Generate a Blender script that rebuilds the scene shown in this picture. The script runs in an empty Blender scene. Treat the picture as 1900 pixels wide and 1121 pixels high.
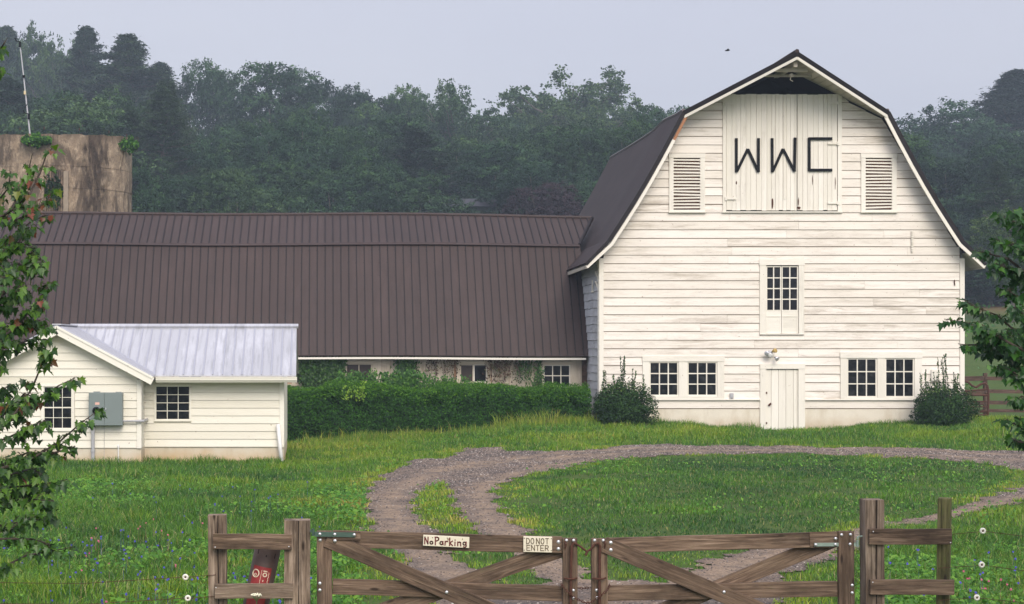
import bpy, bmesh, math, random
import numpy as np
from mathutils import Vector, Matrix

random.seed(7)
rng = np.random.default_rng(11)
sc = bpy.context.scene
COL = sc.collection
R = math.radians

# ------------------------------------------------------------------ camera
F = 3400.0                      # focal length in photo pixels
VX, VY = 600.0, 640.0           # where the camera axis meets the photo
ZC = 2.6                        # camera height
HAZE = 0.0007                   # density of the valley mist
cam_d = bpy.data.cameras.new('camera')
cam = bpy.data.objects.new('camera', cam_d)
COL.objects.link(cam)
cam.location = (0, 0, ZC)
cam.rotation_euler = (R(90), 0, 0)
cam_d.sensor_width = 36
cam_d.lens = F / 1900 * 36
cam_d.shift_x = (950 - VX) / 1900
cam_d.shift_y = (VY - 560.5) / 1900
cam_d.clip_start = 0.1
cam_d.clip_end = 5000
sc.camera = cam

# ------------------------------------------------------------------ sky and sun
SUN_EL, SUN_AZ = R(38), R(168)   # azimuth clockwise from +Y: behind the camera, a little right
w = bpy.data.worlds.new('World')
sc.world = w
w.use_nodes = True
nt = w.node_tree
nt.nodes.clear()
out = nt.nodes.new('ShaderNodeOutputWorld')
bg = nt.nodes.new('ShaderNodeBackground')
sky = nt.nodes.new('ShaderNodeTexSky')
sky.sky_type = 'NISHITA'
sky.sun_disc = False
sky.sun_elevation = SUN_EL
sky.sun_rotation = SUN_AZ
sky.air_density = 1.0
sky.dust_density = 4.0
tc = nt.nodes.new('ShaderNodeTexCoord')
nz = nt.nodes.new('ShaderNodeTexNoise')
nz.inputs['Scale'].default_value = 1.6
nz.inputs['Detail'].default_value = 4
mp = nt.nodes.new('ShaderNodeMapping')
mp.inputs['Scale'].default_value = (1, 1, 3.5)
nt.links.new(tc.outputs['Generated'], mp.inputs['Vector'])
nt.links.new(mp.outputs['Vector'], nz.inputs['Vector'])
cr = nt.nodes.new('ShaderNodeValToRGB')       # the overcast layer, in the same units as the sky texture
cr.color_ramp.elements[0].position = 0.3
cr.color_ramp.elements[0].color = (0.60, 0.60, 0.73, 1)
cr.color_ramp.elements[1].position = 0.72
cr.color_ramp.elements[1].color = (0.71, 0.705, 0.795, 1)
nt.links.new(nz.outputs['Fac'], cr.inputs['Fac'])
# cloud glows more on the sun's side of the sky
sep = nt.nodes.new('ShaderNodeSeparateXYZ')
nt.links.new(tc.outputs['Generated'], sep.inputs['Vector'])
mr = nt.nodes.new('ShaderNodeMapRange')
mr.inputs['From Min'].default_value = 0.6
mr.inputs['From Max'].default_value = -1.0
mr.inputs['To Min'].default_value = 4.3
mr.inputs['To Max'].default_value = 8.5
nt.links.new(sep.outputs['Y'], mr.inputs['Value'])
ml = nt.nodes.new('ShaderNodeVectorMath')
ml.operation = 'SCALE'
nt.links.new(cr.outputs['Color'], ml.inputs[0])
zen = nt.nodes.new('ShaderNodeMapRange')       # the cloud deck is thinner, brighter overhead
zen.inputs['From Min'].default_value = 0.10
zen.inputs['From Max'].default_value = 0.9
zen.inputs['To Min'].default_value = 1.0
zen.inputs['To Max'].default_value = 1.7
nt.links.new(sep.outputs['Z'], zen.inputs['Value'])
mm = nt.nodes.new('ShaderNodeMath')
mm.operation = 'MULTIPLY'
nt.links.new(mr.outputs['Result'], mm.inputs[0])
nt.links.new(zen.outputs['Result'], mm.inputs[1])
nt.links.new(mm.outputs[0], ml.inputs['Scale'])
mx = nt.nodes.new('ShaderNodeMix')
mx.data_type = 'RGBA'
mx.inputs['Factor'].default_value = 0.88
nt.links.new(sky.outputs['Color'], mx.inputs[6])
nt.links.new(ml.outputs['Vector'], mx.inputs[7])
nt.links.new(mx.outputs[2], bg.inputs['Color'])
bg.inputs['Strength'].default_value = 0.12
nt.links.new(bg.outputs['Background'], out.inputs['Surface'])

sun_d = bpy.data.lights.new('sun', 'SUN')
sun_d.energy = 1.5
sun_d.angle = R(34)
sun_d.color = (1.0, 0.91, 0.79)
sun = bpy.data.objects.new('sun', sun_d)
COL.objects.link(sun)
sdir = Vector((math.sin(SUN_AZ) * math.cos(SUN_EL), math.cos(SUN_AZ) * math.cos(SUN_EL), math.sin(SUN_EL)))
sun.rotation_euler = sdir.to_track_quat('Z', 'Y').to_euler()
sun.location = (0, -20, 60)

sc.view_settings.view_transform = 'Standard'
sc.view_settings.look = 'None'
sc.view_settings.exposure = 0.80
sc.view_settings.gamma = 1.0

# ------------------------------------------------------------------ helpers
def X(px, D): return (px - VX) / F * D
def Z(py, D): return ZC + (VY - py) / F * D
def P(px, py, D): return Vector((X(px, D), D, Z(py, D)))

ORG = {}
def tag(o, label=None, cat=None, group=None, kind=None):
    if label: o['label'] = label
    if cat: o['category'] = cat
    if group: o['group'] = group
    if kind: o['kind'] = kind
    return o

def thing(name, label, cat, loc, group=None):
    o = bpy.data.objects.new(name, None)
    o.empty_display_size = 0.3
    COL.objects.link(o)
    o.location = loc
    ORG[o.name] = Vector(loc)
    return tag(o, label, cat, group)

def link_mesh(name, me, mats, parent, org):
    o = bpy.data.objects.new(name, me)
    COL.objects.link(o)
    if not isinstance(mats, (list, tuple)): mats = [mats]
    for m in mats: me.materials.append(m)
    if parent is not None:
        o.parent = parent
    else:
        o.location = org
    ORG[o.name] = org
    return o

class MB:
    """collects primitives; build() links them as ONE mesh object"""
    def __init__(s):
        s.v = []; s.f = []; s.r = []; s.g = []; s.mi = []
    def add(s, verts, faces, r=None, g=None, mi=0):
        b = len(s.v)
        if r is None: r = random.random()
        s.v += [tuple(p) for p in verts]
        s.r += [r] * len(verts)
        off = (r * 37.0, r * 91.0, r * 13.0)
        if g is None: g = verts
        s.g += [(p[0] + off[0], p[1] + off[1], p[2] + off[2]) for p in g]
        for f in faces:
            s.f.append([b + i for i in f]); s.mi.append(mi)
    def box(s, x0, x1, y0, y1, z0, z1, r=None, mi=0, grain='x'):
        v = [(x0, y0, z0), (x1, y0, z0), (x1, y1, z0), (x0, y1, z0), (x0, y0, z1), (x1, y0, z1), (x1, y1, z1), (x0, y1, z1)]
        g = v if grain == 'x' else [(p[2], p[1], p[0]) for p in v]
        s.add(v, [(0, 3, 2, 1), (4, 5, 6, 7), (0, 1, 5, 4), (1, 2, 6, 5), (2, 3, 7, 6), (3, 0, 4, 7)], r, g, mi)
    def lap(s, b0, b1, t0, t1, z0, z1, y, out0=0.030, out1=0.010, back=0.03, r=None):
        """one clapboard in an XZ wall: bottom edge b0..b1, top edge t0..t1"""
        v = [(b0, y - out0, z0), (b1, y - out0, z0), (b1, y + back, z0), (b0, y + back, z0),
             (t0, y - out1, z1), (t1, y - out1, z1), (t1, y + back, z1), (t0, y + back, z1)]
        s.add(v, [(0, 3, 2, 1), (4, 5, 6, 7), (0, 1, 5, 4), (1, 2, 6, 5), (2, 3, 7, 6), (3, 0, 4, 7)], r)
    def beam(s, p0, p1, w, t, r=None, side=None, mi=0, n=1, wob=0.0):
        p0 = Vector(p0); p1 = Vector(p1)
        d = p1 - p0; L = d.length; d.normalize()
        if side is None:
            side = Vector((0, 1, 0))
            if abs(d.dot(side)) > 0.95: side = Vector((1, 0, 0))
        side = Vector(side)
        up = d.cross(side).normalized()
        side = up.cross(d).normalized()
        vs = []; gs = []; fs = []
        for i in range(n + 1):
            k = i / n
            c = p0 + d * (L * k)
            j = (random.uniform(-wob, wob), random.uniform(-wob, wob))
            ww = w * (1 + random.uniform(-wob, wob) * 4)
            for a, b in ((-1, -1), (1, -1), (1, 1), (-1, 1)):
                vs.append(c + up * (a * ww / 2 + j[0]) + side * (b * t / 2 + j[1]))
                gs.append((L * k, a * w / 2, b * t / 2))
        for i in range(n):
            o = i * 4
            for q in range(4):
                q2 = (q + 1) % 4
                fs.append((o + q, o + q2, o + 4 + q2, o + 4 + q))
        fs.append((3, 2, 1, 0)); o = n * 4; fs.append((o, o + 1, o + 2, o + 3))
        s.add(vs, fs, r, gs, mi)
    def tube(s, pts, rad, n=8, r=None, mi=0, cap=True):
        pts = [Vector(p) for p in pts]
        if not isinstance(rad, (list, tuple)): rad = [rad] * len(pts)
        vs = []; gs = []; fs = []; L = 0
        prev = None
        for i, p in enumerate(pts):
            a = pts[max(0, i - 1)]; b = pts[min(len(pts) - 1, i + 1)]
            d = (b - a)
            if d.length < 1e-9: d = Vector((0, 0, 1))
            d.normalize()
            if prev is None:
                u = d.orthogonal().normalized()
            else:
                u = prev - d * prev.dot(d)
                if u.length < 1e-6: u = d.orthogonal()
                u.normalize()
            prev = u
            vv = d.cross(u)
            if i: L += (p - pts[i - 1]).length
            for k in range(n):
                an = 2 * math.pi * k / n
                vs.append(p + (u * math.cos(an) + vv * math.sin(an)) * rad[i])
                gs.append((L, an * rad[i], 0))
        for i in range(len(pts) - 1):
            for k in range(n):
                k2 = (k + 1) % n
                fs.append((i * n + k, i * n + k2, (i + 1) * n + k2, (i + 1) * n + k))
        if cap:
            fs.append(tuple(range(n - 1, -1, -1)))
            o = (len(pts) - 1) * n
            fs.append(tuple(range(o, o + n)))
        s.add(vs, fs, r, gs, mi)
    def prism(s, poly, y0, y1, r=None, mi=0):
        n = len(poly)
        v = [(p[0], y0, p[1]) for p in poly] + [(p[0], y1, p[1]) for p in poly]
        f = [tuple(range(n)), tuple(range(2 * n - 1, n - 1, -1))]
        for i in range(n):
            j = (i + 1) % n
            f.append((i, i + n, j + n, j))
        s.add(v, f, r, None, mi)
    def dome(s, c, rad, axis=(0, -1, 0), flat=0.5, r=None, mi=0):
        c = Vector(c); ax = Vector(axis).normalized(); u = ax.orthogonal().normalized(); v2 = ax.cross(u)
        vs = []; fs = []; n = 10
        for ri, (rr, hh) in enumerate(((1, 0), (0.85, 0.5), (0.45, 0.88))):
            for k in range(n):
                a = 2 * math.pi * k / n
                vs.append(c + (u * math.cos(a) + v2 * math.sin(a)) * rad * rr + ax * rad * flat * hh)
        vs.append(c + ax * rad * flat)
        for ri in range(2):
            for k in range(n):
                k2 = (k + 1) % n
                fs.append((ri * n + k, ri * n + k2, (ri + 1) * n + k2, (ri + 1) * n + k))
        for k in range(n): fs.append((2 * n + k, 2 * n + (k + 1) % n, 3 * n))
        s.add(vs, fs, r, None, mi)
    def build(s, name, mats, parent=None, org=None, smooth=False, bevel=0):
        if parent is not None: org = ORG[parent.name]
        if org is None: org = Vector((0, 0, 0))
        org = Vector(org)
        me = bpy.data.meshes.new(name)
        me.from_pydata([(p[0] - org.x, p[1] - org.y, p[2] - org.z) for p in s.v], [], s.f)
        a = me.attributes.new('rnd', 'FLOAT', 'POINT'); a.data.foreach_set('value', s.r)
        g = me.attributes.new('gc', 'FLOAT_VECTOR', 'POINT')
        g.data.foreach_set('vector', np.array(s.g, dtype=np.float32).ravel())
        me.polygons.foreach_set('material_index', s.mi)
        if smooth: me.polygons.foreach_set('use_smooth', [True] * len(s.f))
        bm = bmesh.new(); bm.from_mesh(me); bmesh.ops.recalc_face_normals(bm, faces=bm.faces); bm.to_mesh(me); bm.free()
        me.update()
        o = link_mesh(name, me, mats, parent, org)
        if bevel:
            m = o.modifiers.new('edge', 'BEVEL'); m.width = bevel; m.segments = 2; m.limit_method = 'ANGLE'
        return o

def big(name, V, faces, mats, parent=None, org=None, rnd=None, extra=None, smooth=False):
    """numpy mesh: V (N,3); faces list of (M,k) arrays"""
    if parent is not None: org = ORG[parent.name]
    if org is None: org = Vector((0, 0, 0))
    org = Vector(org)
    me = bpy.data.meshes.new(name)
    V = np.asarray(V, dtype=np.float32) - np.array(org, dtype=np.float32)
    me.vertices.add(len(V)); me.vertices.foreach_set('co', V.ravel())
    loops = np.concatenate([f.ravel() for f in faces]).astype(np.int32)
    tot = np.concatenate([np.full(len(f), f.shape[1], dtype=np.int32) for f in faces])
    st = np.concatenate([[0], np.cumsum(tot)[:-1]]).astype(np.int32)
    me.loops.add(len(loops)); me.loops.foreach_set('vertex_index', loops)
    me.polygons.add(len(tot)); me.polygons.foreach_set('loop_start', st)
    try: me.polygons.foreach_set('loop_total', tot)
    except Exception: pass
    if smooth: me.polygons.foreach_set('use_smooth', np.ones(len(tot), dtype=bool))
    if rnd is not None:
        a = me.attributes.new('rnd', 'FLOAT', 'POINT'); a.data.foreach_set('value', np.asarray(rnd, dtype=np.float32))
    for k, val in (extra or {}).items():
        a = me.attributes.new(k, 'FLOAT', 'POINT'); a.data.foreach_set('value', np.asarray(val, dtype=np.float32))
    me.update(calc_edges=True)
    return link_mesh(name, me, mats, parent, org)

def unit(a):
    return a / np.maximum(np.linalg.norm(a, axis=1, keepdims=True), 1e-9)

def leaf_quads(C, N, size, asp=0.6, fold=0.15, up=None):
    """rhombic leaves at C facing N (both (n,3)); returns V, F (quads)"""
    n = len(C)
    N = unit(N + 1e-6)
    t = rng.normal(size=(n, 3))
    if up is not None: t = t * 0.6 + up
    T = unit(t - N * np.sum(t * N, axis=1, keepdims=True))
    B = np.cross(N, T)
    s = np.asarray(size).reshape(-1, 1) * np.ones((n, 1))
    V = np.empty((n, 4, 3))
    V[:, 0] = C - T * s * 0.5
    V[:, 1] = C + B * s * 0.5 * asp + N * s * fold
    V[:, 2] = C + T * s * 0.5
    V[:, 3] = C - B * s * 0.5 * asp + N * s * fold
    Fq = np.arange(n * 4).reshape(n, 4)
    return V.reshape(-1, 3), Fq

# ------------------------------------------------------------------ materials
class M:
    def __init__(s, name):
        s.m = bpy.data.materials.new(name); s.m.use_nodes = True
        s.nt = s.m.node_tree; s.nt.nodes.clear()
        s.out = s.n('ShaderNodeOutputMaterial'); s.b = s.n('ShaderNodeBsdfPrincipled')
        s.l(s.b.outputs[0], s.out.inputs['Surface'])
    def n(s, t, **k):
        nd = s.nt.nodes.new(t)
        for a, v in k.items(): setattr(nd, a, v)
        return nd
    def l(s, a, b): s.nt.links.new(a, b)
    def attr(s, name): 
        a = s.n('ShaderNodeAttribute'); a.attribute_name = name; return a
    def coords(s, src='gc', scale=(1, 1, 1)):
        mp = s.n('ShaderNodeMapping'); mp.inputs['Scale'].default_value = scale
        if src == 'gc': s.l(s.attr('gc').outputs['Vector'], mp.inputs['Vector'])
        else: s.l(s.n('ShaderNodeTexCoord').outputs['Object'], mp.inputs['Vector'])
        return mp.outputs['Vector']
    def noise(s, vec, scale, detail=4, rough=0.55, dist=0):
        q = s.n('ShaderNodeTexNoise'); q.inputs['Scale'].default_value = scale
        q.inputs['Detail'].default_value = detail; q.inputs['Roughness'].default_value = rough
        q.inputs['Distortion'].default_value = dist
        s.l(vec, q.inputs['Vector']); return q.outputs['Fac']
    def ramp(s, fac, stops):
        c = s.n('ShaderNodeValToRGB'); e = c.color_ramp.elements
        while len(e) < len(stops): e.new(0.5)
        for i, (p, col) in enumerate(stops):
            e[i].position = p
            e[i].color = (col, col, col, 1) if not isinstance(col, tuple) else (*col, 1)
        s.l(fac, c.inputs['Fac']); return c.outputs['Color']
    def mix(s, fac, a, b, mode='MIX'):
        q = s.n('ShaderNodeMix', data_type='RGBA', blend_type=mode)
        for sock, val in ((q.inputs[0], fac), (q.inputs[6], a), (q.inputs[7], b)):
            if isinstance(val, (int, float)): sock.default_value = val
            elif isinstance(val, tuple): sock.default_value = (*val, 1)
            else: s.l(val, sock)
        return q.outputs[2]
    def math(s, op, a, b=0.5):
        q = s.n('ShaderNodeMath', operation=op)
        for i, v in enumerate((a, b)):
            if isinstance(v, (int, float)): q.inputs[i].default_value = v
            else: s.l(v, q.inputs[i])
        return q.outputs[0]
    def bump(s, h, strength=0.3, dist=0.02):
        q = s.n('ShaderNodeBump'); q.inputs['Strength'].default_value = strength; q.inputs['Distance'].default_value = dist
        s.l(h, q.inputs['Height']); s.l(q.outputs[0], s.b.inputs['Normal'])
    def set(s, col=None, rough=0.7, metal=0, spec=0.5):
        if col is not None:
            if isinstance(col, tuple): s.b.inputs['Base Color'].default_value = (*col, 1)
            else: s.l(col, s.b.inputs['Base Color'])
        if isinstance(rough, (int, float)): s.b.inputs['Roughness'].default_value = rough
        else: s.l(rough, s.b.inputs['Roughness'])
        s.b.inputs['Metallic'].default_value = metal
        s.b.inputs['Specular IOR Level'].default_value = spec
        return s.m

def plain(name, col, rough=0.6, metal=0, spec=0.5, var=0.12, scale=8, bump=0.0):
    m = M(name); v = m.coords('obj'); nf = m.noise(v, scale, 5)
    c = m.mix(nf, tuple(x * (1 - var) for x in col), tuple(min(1, x * (1 + var)) for x in col))
    if bump: m.bump(nf, bump, 0.01)
    return m.set(c, rough, metal, spec)

def old_paint(name, base, grime, dirt=0.5, peel=0.25, rough=0.65, peelcol=(0.33, 0.29, 0.24)):
    """painted boards, the grain runs along gc.x"""
    m = M(name); g = m.coords('gc', (1, 1, 1)); gs = m.coords('gc', (0.5, 4, 5)); gf = m.coords('gc', (2, 30, 45))
    ob = m.coords('obj', (0.25, 0.25, 0.55))
    r = m.attr('rnd').outputs['Fac']
    c = m.mix(r, base, tuple(b * k for b, k in zip(base, (0.90, 0.895, 0.87))))
    big_ = m.noise(ob, 1.3, 6, 0.65)
    st = m.noise(gs, 1.7, 7, 0.7, 0.4)
    gm = m.math('MULTIPLY', m.ramp(st, [(0.42, 0.0), (0.64, 1.0)]), m.ramp(big_, [(0.38, 0.10), (0.58, 1.0)]))
    rk_ = m.ramp(m.math('FRACT', m.math('MULTIPLY', r, 7.31), 0), [(0.45, 0.55), (0.95, 1.75)])      # some boards weather worse
    c = m.mix(m.math('MINIMUM', m.math('MULTIPLY', m.math('MULTIPLY', gm, dirt), rk_), 0.95), c, grime)
    fine = m.noise(gf, 2.2, 6, 0.7)
    pm = m.math('MULTIPLY', m.ramp(fine, [(0.57, 0.0), (0.66, 1.0)]), m.ramp(st, [(0.42, 0.0), (0.60, 1.0)]))
    c = m.mix(m.math('MULTIPLY', pm, peel), c, peelcol)
    sp = m.noise(g, 16, 2, 0.5)
    c = m.mix(m.ramp(sp, [(0.73, 0.0), (0.77, 0.75)]), c, (0.22, 0.13, 0.07))
    m.bump(fine, 0.35, 0.006)
    return m.set(c, rough, 0, 0.35)

mat_white = old_paint('weathered_white_paint', (0.81, 0.755, 0.675), (0.42, 0.365, 0.29), 0.58, 0.95)
mat_trim = old_paint('white_trim_paint', (0.80, 0.76, 0.67), (0.50, 0.46, 0.38), 0.4, 0.3)
mat_shingle = old_paint('greyed_shingle_paint', (0.50, 0.51, 0.53), (0.25, 0.25, 0.26), 0.8, 0.6)
mat_back = plain('dark_lap_gap', (0.34, 0.20, 0.12), 0.9)
mat_annex = old_paint('cream_siding', (0.80, 0.765, 0.655), (0.60, 0.56, 0.44), 0.25, 0.04)
mat_annex_trim = old_paint('cream_trim', (0.82, 0.79, 0.69), (0.62, 0.58, 0.48), 0.2, 0.03)
mat_boards = old_paint('dingy_cream_boards', (0.60, 0.53, 0.42), (0.28, 0.22, 0.15), 0.8, 0.5)

def stained_concrete(name, base, stain, low, zlow, zhigh):
    m = M(name); o = m.coords('obj', (1, 1, 1)); o2 = m.coords('obj', (1.6, 1.6, 0.5))
    c = m.mix(m.noise(o, 3, 6, 0.65), base, tuple(b * 0.82 for b in base))
    c = m.mix(m.ramp(m.noise(o2, 1.8, 7, 0.7), [(0.48, 0.0), (0.68, 0.6)]), c, stain)
    sx = m.n('ShaderNodeSeparateXYZ'); m.l(m.coords('obj'), sx.inputs[0])
    h = m.math('ADD', sx.outputs['Z'], m.math('MULTIPLY', m.noise(o, 2.2, 4), -0.45))
    mrr = m.n('ShaderNodeMapRange'); mrr.inputs['From Min'].default_value = zhigh; mrr.inputs['From Max'].default_value = zlow
    m.l(h, mrr.inputs['Value'])
    c = m.mix(m.math('MULTIPLY', mrr.outputs[0], 0.75), c, low)    # mud splashed up from the soil
    m.bump(m.noise(o, 25, 5), 0.3, 0.01)
    return m.set(c, 0.85, 0, 0.3)

mat_fnd = stained_concrete('painted_foundation', (0.74, 0.68, 0.56), (0.52, 0.45, 0.33), (0.42, 0.30, 0.17), -0.25, 0.25)
mat_fnd2 = stained_concrete('annex_foundation', (0.66, 0.60, 0.48), (0.48, 0.41, 0.29), (0.50, 0.30, 0.11), -0.25, 0.15)

def metal_roof(name, col, col2, rough, metal, streak=0.3):
    m = M(name); o = m.coords('obj', (0.6, 0.6, 0.6)); o2 = m.coords('obj', (6, 0.5, 0.5)); sp = m.coords('obj')
    c = m.mix(m.noise(o, 1.2, 5, 0.6), col, col2)
    sxx = m.n('ShaderNodeSeparateXYZ'); m.l(sp, sxx.inputs[0]); wn = m.n('ShaderNodeTexWhiteNoise', noise_dimensions='1D')
    m.l(m.math('FLOOR', m.math('MULTIPLY', sxx.outputs['X'], 1.0936)), wn.inputs['W'])
    c = m.mix(m.math('MULTIPLY', wn.outputs['Value'], 0.22), c, tuple(k * 0.62 for k in col))      # sheet to sheet differences
    c = m.mix(m.ramp(m.noise(m.coords('obj', (1.2, .3, .3)), 1.6, 6, .7), [(.48, 0.0), (.72, .35)]), c, tuple(min(1, k * 1.5) for k in col2))
    c = m.mix(m.math('MULTIPLY', m.ramp(m.noise(o2, 2, 4), [(0.5, 0.0), (0.75, 1.0)]), streak), c, tuple(k * 0.55 for k in col))
    c = m.mix(m.ramp(m.noise(sp, 60, 2), [(0.70, 0.0), (0.76, 0.5)]), c, tuple(min(1, k * 1.8) for k in col2))
    m.bump(m.noise(o, 3, 3), 0.15, 0.02)
    return m.set(c, rough, metal, 0.5 if metal else 0.22)
mat_roof = metal_roof('brown_metal_roofing', (0.043, 0.029, 0.026), (0.056, 0.038, 0.034), 0.58, 0.0, 0.25)
mat_roof_edge = metal_roof('brown_metal_rib', (0.011, 0.008, 0.009), (0.014, 0.010, 0.011), 0.55, 0.0)
mat_flash = plain('greyed_roof_flashing', (0.12, 0.10, 0.105), 0.45)
mat_barnroof = metal_roof('dark_barn_roofing', (0.027, 0.017, 0.016), (0.044, 0.029, 0.027), 0.65, 0.0)
mat_galv = metal_roof('galvanised_roofing', (0.42, 0.425, 0.45), (0.54, 0.545, 0.57), 0.42, 0.30, 0.55)
mat_galv_edge = plain('galvanised_rib', (0.40, 0.41, 0.46), 0.4, 0.4)
mat_bare = plain('bare_orange_wood', (0.33, 0.15, 0.07), 0.8)
mat_soffit = old_paint('soffit_boards', (0.50, 0.45, 0.37), (0.24, 0.20, 0.15), 0.8, 0.4)

m = M('window_glass'); rr = m.noise(m.coords('obj'), 1.4, 3)
m.bump(rr, 0.12, 0.05)
gc_ = m.mix(m.ramp(m.noise(m.coords('obj'), 5, 4), [(0.5, 0.0), (0.7, 1.0)]), (0.006, 0.007, 0.009), (0.030, 0.030, 0.030))
mat_glass = m.set(gc_, 0.12, 0, 0.22)
mat_dirtyglass = plain('dusty_glass', (0.045, 0.032, 0.026), 0.35, 0, 0.3, 0.4, 3)
mat_black = plain('black_painted_wood', (0.008, 0.008, 0.009), 0.8, 0, 0.12)
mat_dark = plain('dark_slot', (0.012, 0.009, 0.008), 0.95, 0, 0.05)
mat_rust = plain('rusty_iron', (0.075, 0.028, 0.016), 0.8, 0.1, 0.4, 0.5, 30, 0.3)
mat_bolt = plain('bright_bolt', (0.62, 0.62, 0.64), 0.35, 0.7)
mat_greymetal = plain('grey_enamel_metal', (0.17, 0.205, 0.195), 0.5, 0.0, 0.5, 0.06, 3)
mat_pipe = plain('grey_pipe', (0.42, 0.42, 0.43), 0.45, 0.3)
mat_whitepipe = plain('white_pipe', (0.72, 0.71, 0.68), 0.5)
mat_green_strap = plain('green_painted_steel', (0.055, 0.10, 0.075), 0.5, 0.2, 0.5, 0.4, 20)
mat_grey_strap = plain('grey_green_steel', (0.25, 0.32, 0.27), 0.5, 0.3, 0.5, 0.3, 20)
mat_fl_yellow = plain('yellow_lens', (0.40, 0.27, 0.08), 0.6)

def old_wood(name, c1, c2, c3, moss=0.15):
    m = M(name); g = m.coords('gc', (1.3, 22, 22)); g2 = m.coords('gc', (0.9, 5, 5)); g3 = m.coords('gc', (2.2, 3, 3))
    r = m.attr('rnd').outputs['Fac']
    grain = m.noise(g, 2.4, 7, 0.65, 0.5)
    blot = m.noise(g2, 1.6, 6, 0.65)
    c = m.ramp(grain, [(0.30, c1), (0.52, c2), (0.74, c3)])
    c = m.mix(m.math('MULTIPLY', m.ramp(blot, [(0.46, 0.0), (0.62, 1.0)]), 0.72), c, tuple(k * 0.45 for k in c1))
    c = m.mix(m.math('MULTIPLY', m.ramp(m.noise(g3, 2.5, 4), [(0.54, 0.0), (0.72, 1.0)]), 0.5), c, (0.17, 0.125, 0.085))
    c = m.mix(m.math('MULTIPLY', m.ramp(m.noise(m.coords('gc', (4, 9, 9)), 2.6, 5), [(0.6, 0.0), (0.7, 1.0)]), moss), c, (0.10, 0.12, 0.035))
    c = m.mix(m.math('MULTIPLY', r, 0.35), c, tuple(k * 0.6 for k in c2))
    kn = m.n('ShaderNodeTexVoronoi'); kn.inputs['Scale'].default_value = 1.0; m.l(m.coords('gc', (2.6, 9, 9)), kn.inputs['Vector'])
    c = m.mix(m.ramp(kn.outputs['Distance'], [(0.06, 0.85), (0.13, 0.0)]), c, (0.018, 0.011, 0.008))      # knots
    c = m.mix(m.ramp(m.noise(m.coords('gc', (.8, 60, 60)), 1.5, 3, .6), [(0.62, 0.0), (0.68, .8)]), c, (0.02, 0.014, 0.010))    # checks
    m.bump(grain, 0.8, 0.008)
    return m.set(c, 0.88, 0, 0.2)
mat_wood = old_wood('weathered_rail_wood', (0.050, 0.032, 0.022), (0.175, 0.118, 0.080), (0.36, 0.26, 0.185))
mat_post = old_wood('weathered_post_wood', (0.085, 0.058, 0.040), (0.27, 0.20, 0.145), (0.48, 0.385, 0.295))
mat_mosspost = old_wood('mossy_post_wood', (0.05, 0.048, 0.022), (0.16, 0.15, 0.06), (0.30, 0.26, 0.13), 0.9)
mat_bgfence = old_wood('dull_fence_wood', (0.05, 0.03, 0.024), (0.12, 0.075, 0.055), (0.19, 0.12, 0.09))
mat_bark = old_wood('tree_bark', (0.025, 0.020, 0.016), (0.075, 0.060, 0.048), (0.15, 0.13, 0.11), 0.4)

def leaf_mat(name, stops, trans=0.3, rough=0.5, tr_gain=1.5, spec=0.3, objvar=0.0):
    m = M(name); r = m.attr('rnd').outputs['Fac']
    c = m.ramp(r, stops)
    if objvar:
        oi = m.n('ShaderNodeObjectInfo')
        br_ = m.ramp(oi.outputs['Random'], [(0.0, (1 - objvar, 1 - objvar, 1 - objvar * .8)), (0.35, (1 - objvar * .1, 1, 1.05)), (0.7, (1.1 + objvar * .6, 1.05 + objvar * .4, .85)), (1.0, (.8, 1 - objvar * .3, 1 - objvar * .3))])
        c = m.mix(1.0, c, br_, 'MULTIPLY')
    m.set(c, rough, 0, spec)
    t = m.n('ShaderNodeBsdfTranslucent')
    g = m.mix(1.0, c, (tr_gain, tr_gain * 1.1, tr_gain * 0.6), 'MULTIPLY')
    m.l(g, t.inputs['Color'])
    mxs = m.n('ShaderNodeMixShader'); mxs.inputs[0].default_value = trans
    m.l(m.b.outputs[0], mxs.inputs[1]); m.l(t.outputs[0], mxs.inputs[2]); m.l(mxs.outputs[0], m.out.inputs['Surface'])
    return m.m
# ------------------------------------------------------------------ terrain
_cp = [(0, 863, 41), (300, 865, 42), (530, 863, 42.3), (600, 836, 47), (545, 826, 49.3), (800, 812, 49.6), (1000, 792, 49.8), (1095, 786, 50),
       (1215, 789, 50), (1330, 797, 50), (1425, 805, 50), (1470, 812, 50), (1500, 800, 50), (1600, 794, 50), (1690, 789, 50), (1800, 783, 50),
       (1900, 800, 47)]
_pts = [(X(a, D), D, Z(b, D)) for a, b, D in _cp]
_pts += [(X(a, D), D, ZC - h) for a, D, h in ((1200, 43.5, 2.42), (1500, 43, 2.42), (1900, 42, 2.45), (800, 40, 2.55), (500, 36, 2.68),
         (0, 34, 2.70), (1400, 34, 2.45), (1900, 32, 2.5), (700, 30, 2.62), (1400, 25, 2.55), (300, 25, 2.70), (1900, 22, 2.65),
         (600, 18, 2.68), (1400, 18, 2.64), (100, 14, 2.66), (1100, 14, 2.68), (1900, 14, 2.66), (900, 5, 2.7), (-900, 20, 2.7), (2600, 30, 2.5), (-500, 44, 2.75))]
_pts += [(x, y, ZC - 2.35) for x, y in ((12.5, 56), (0, 56), (25, 56), (-12, 56), (26, 48))]
_A = np.array(_pts)
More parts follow.
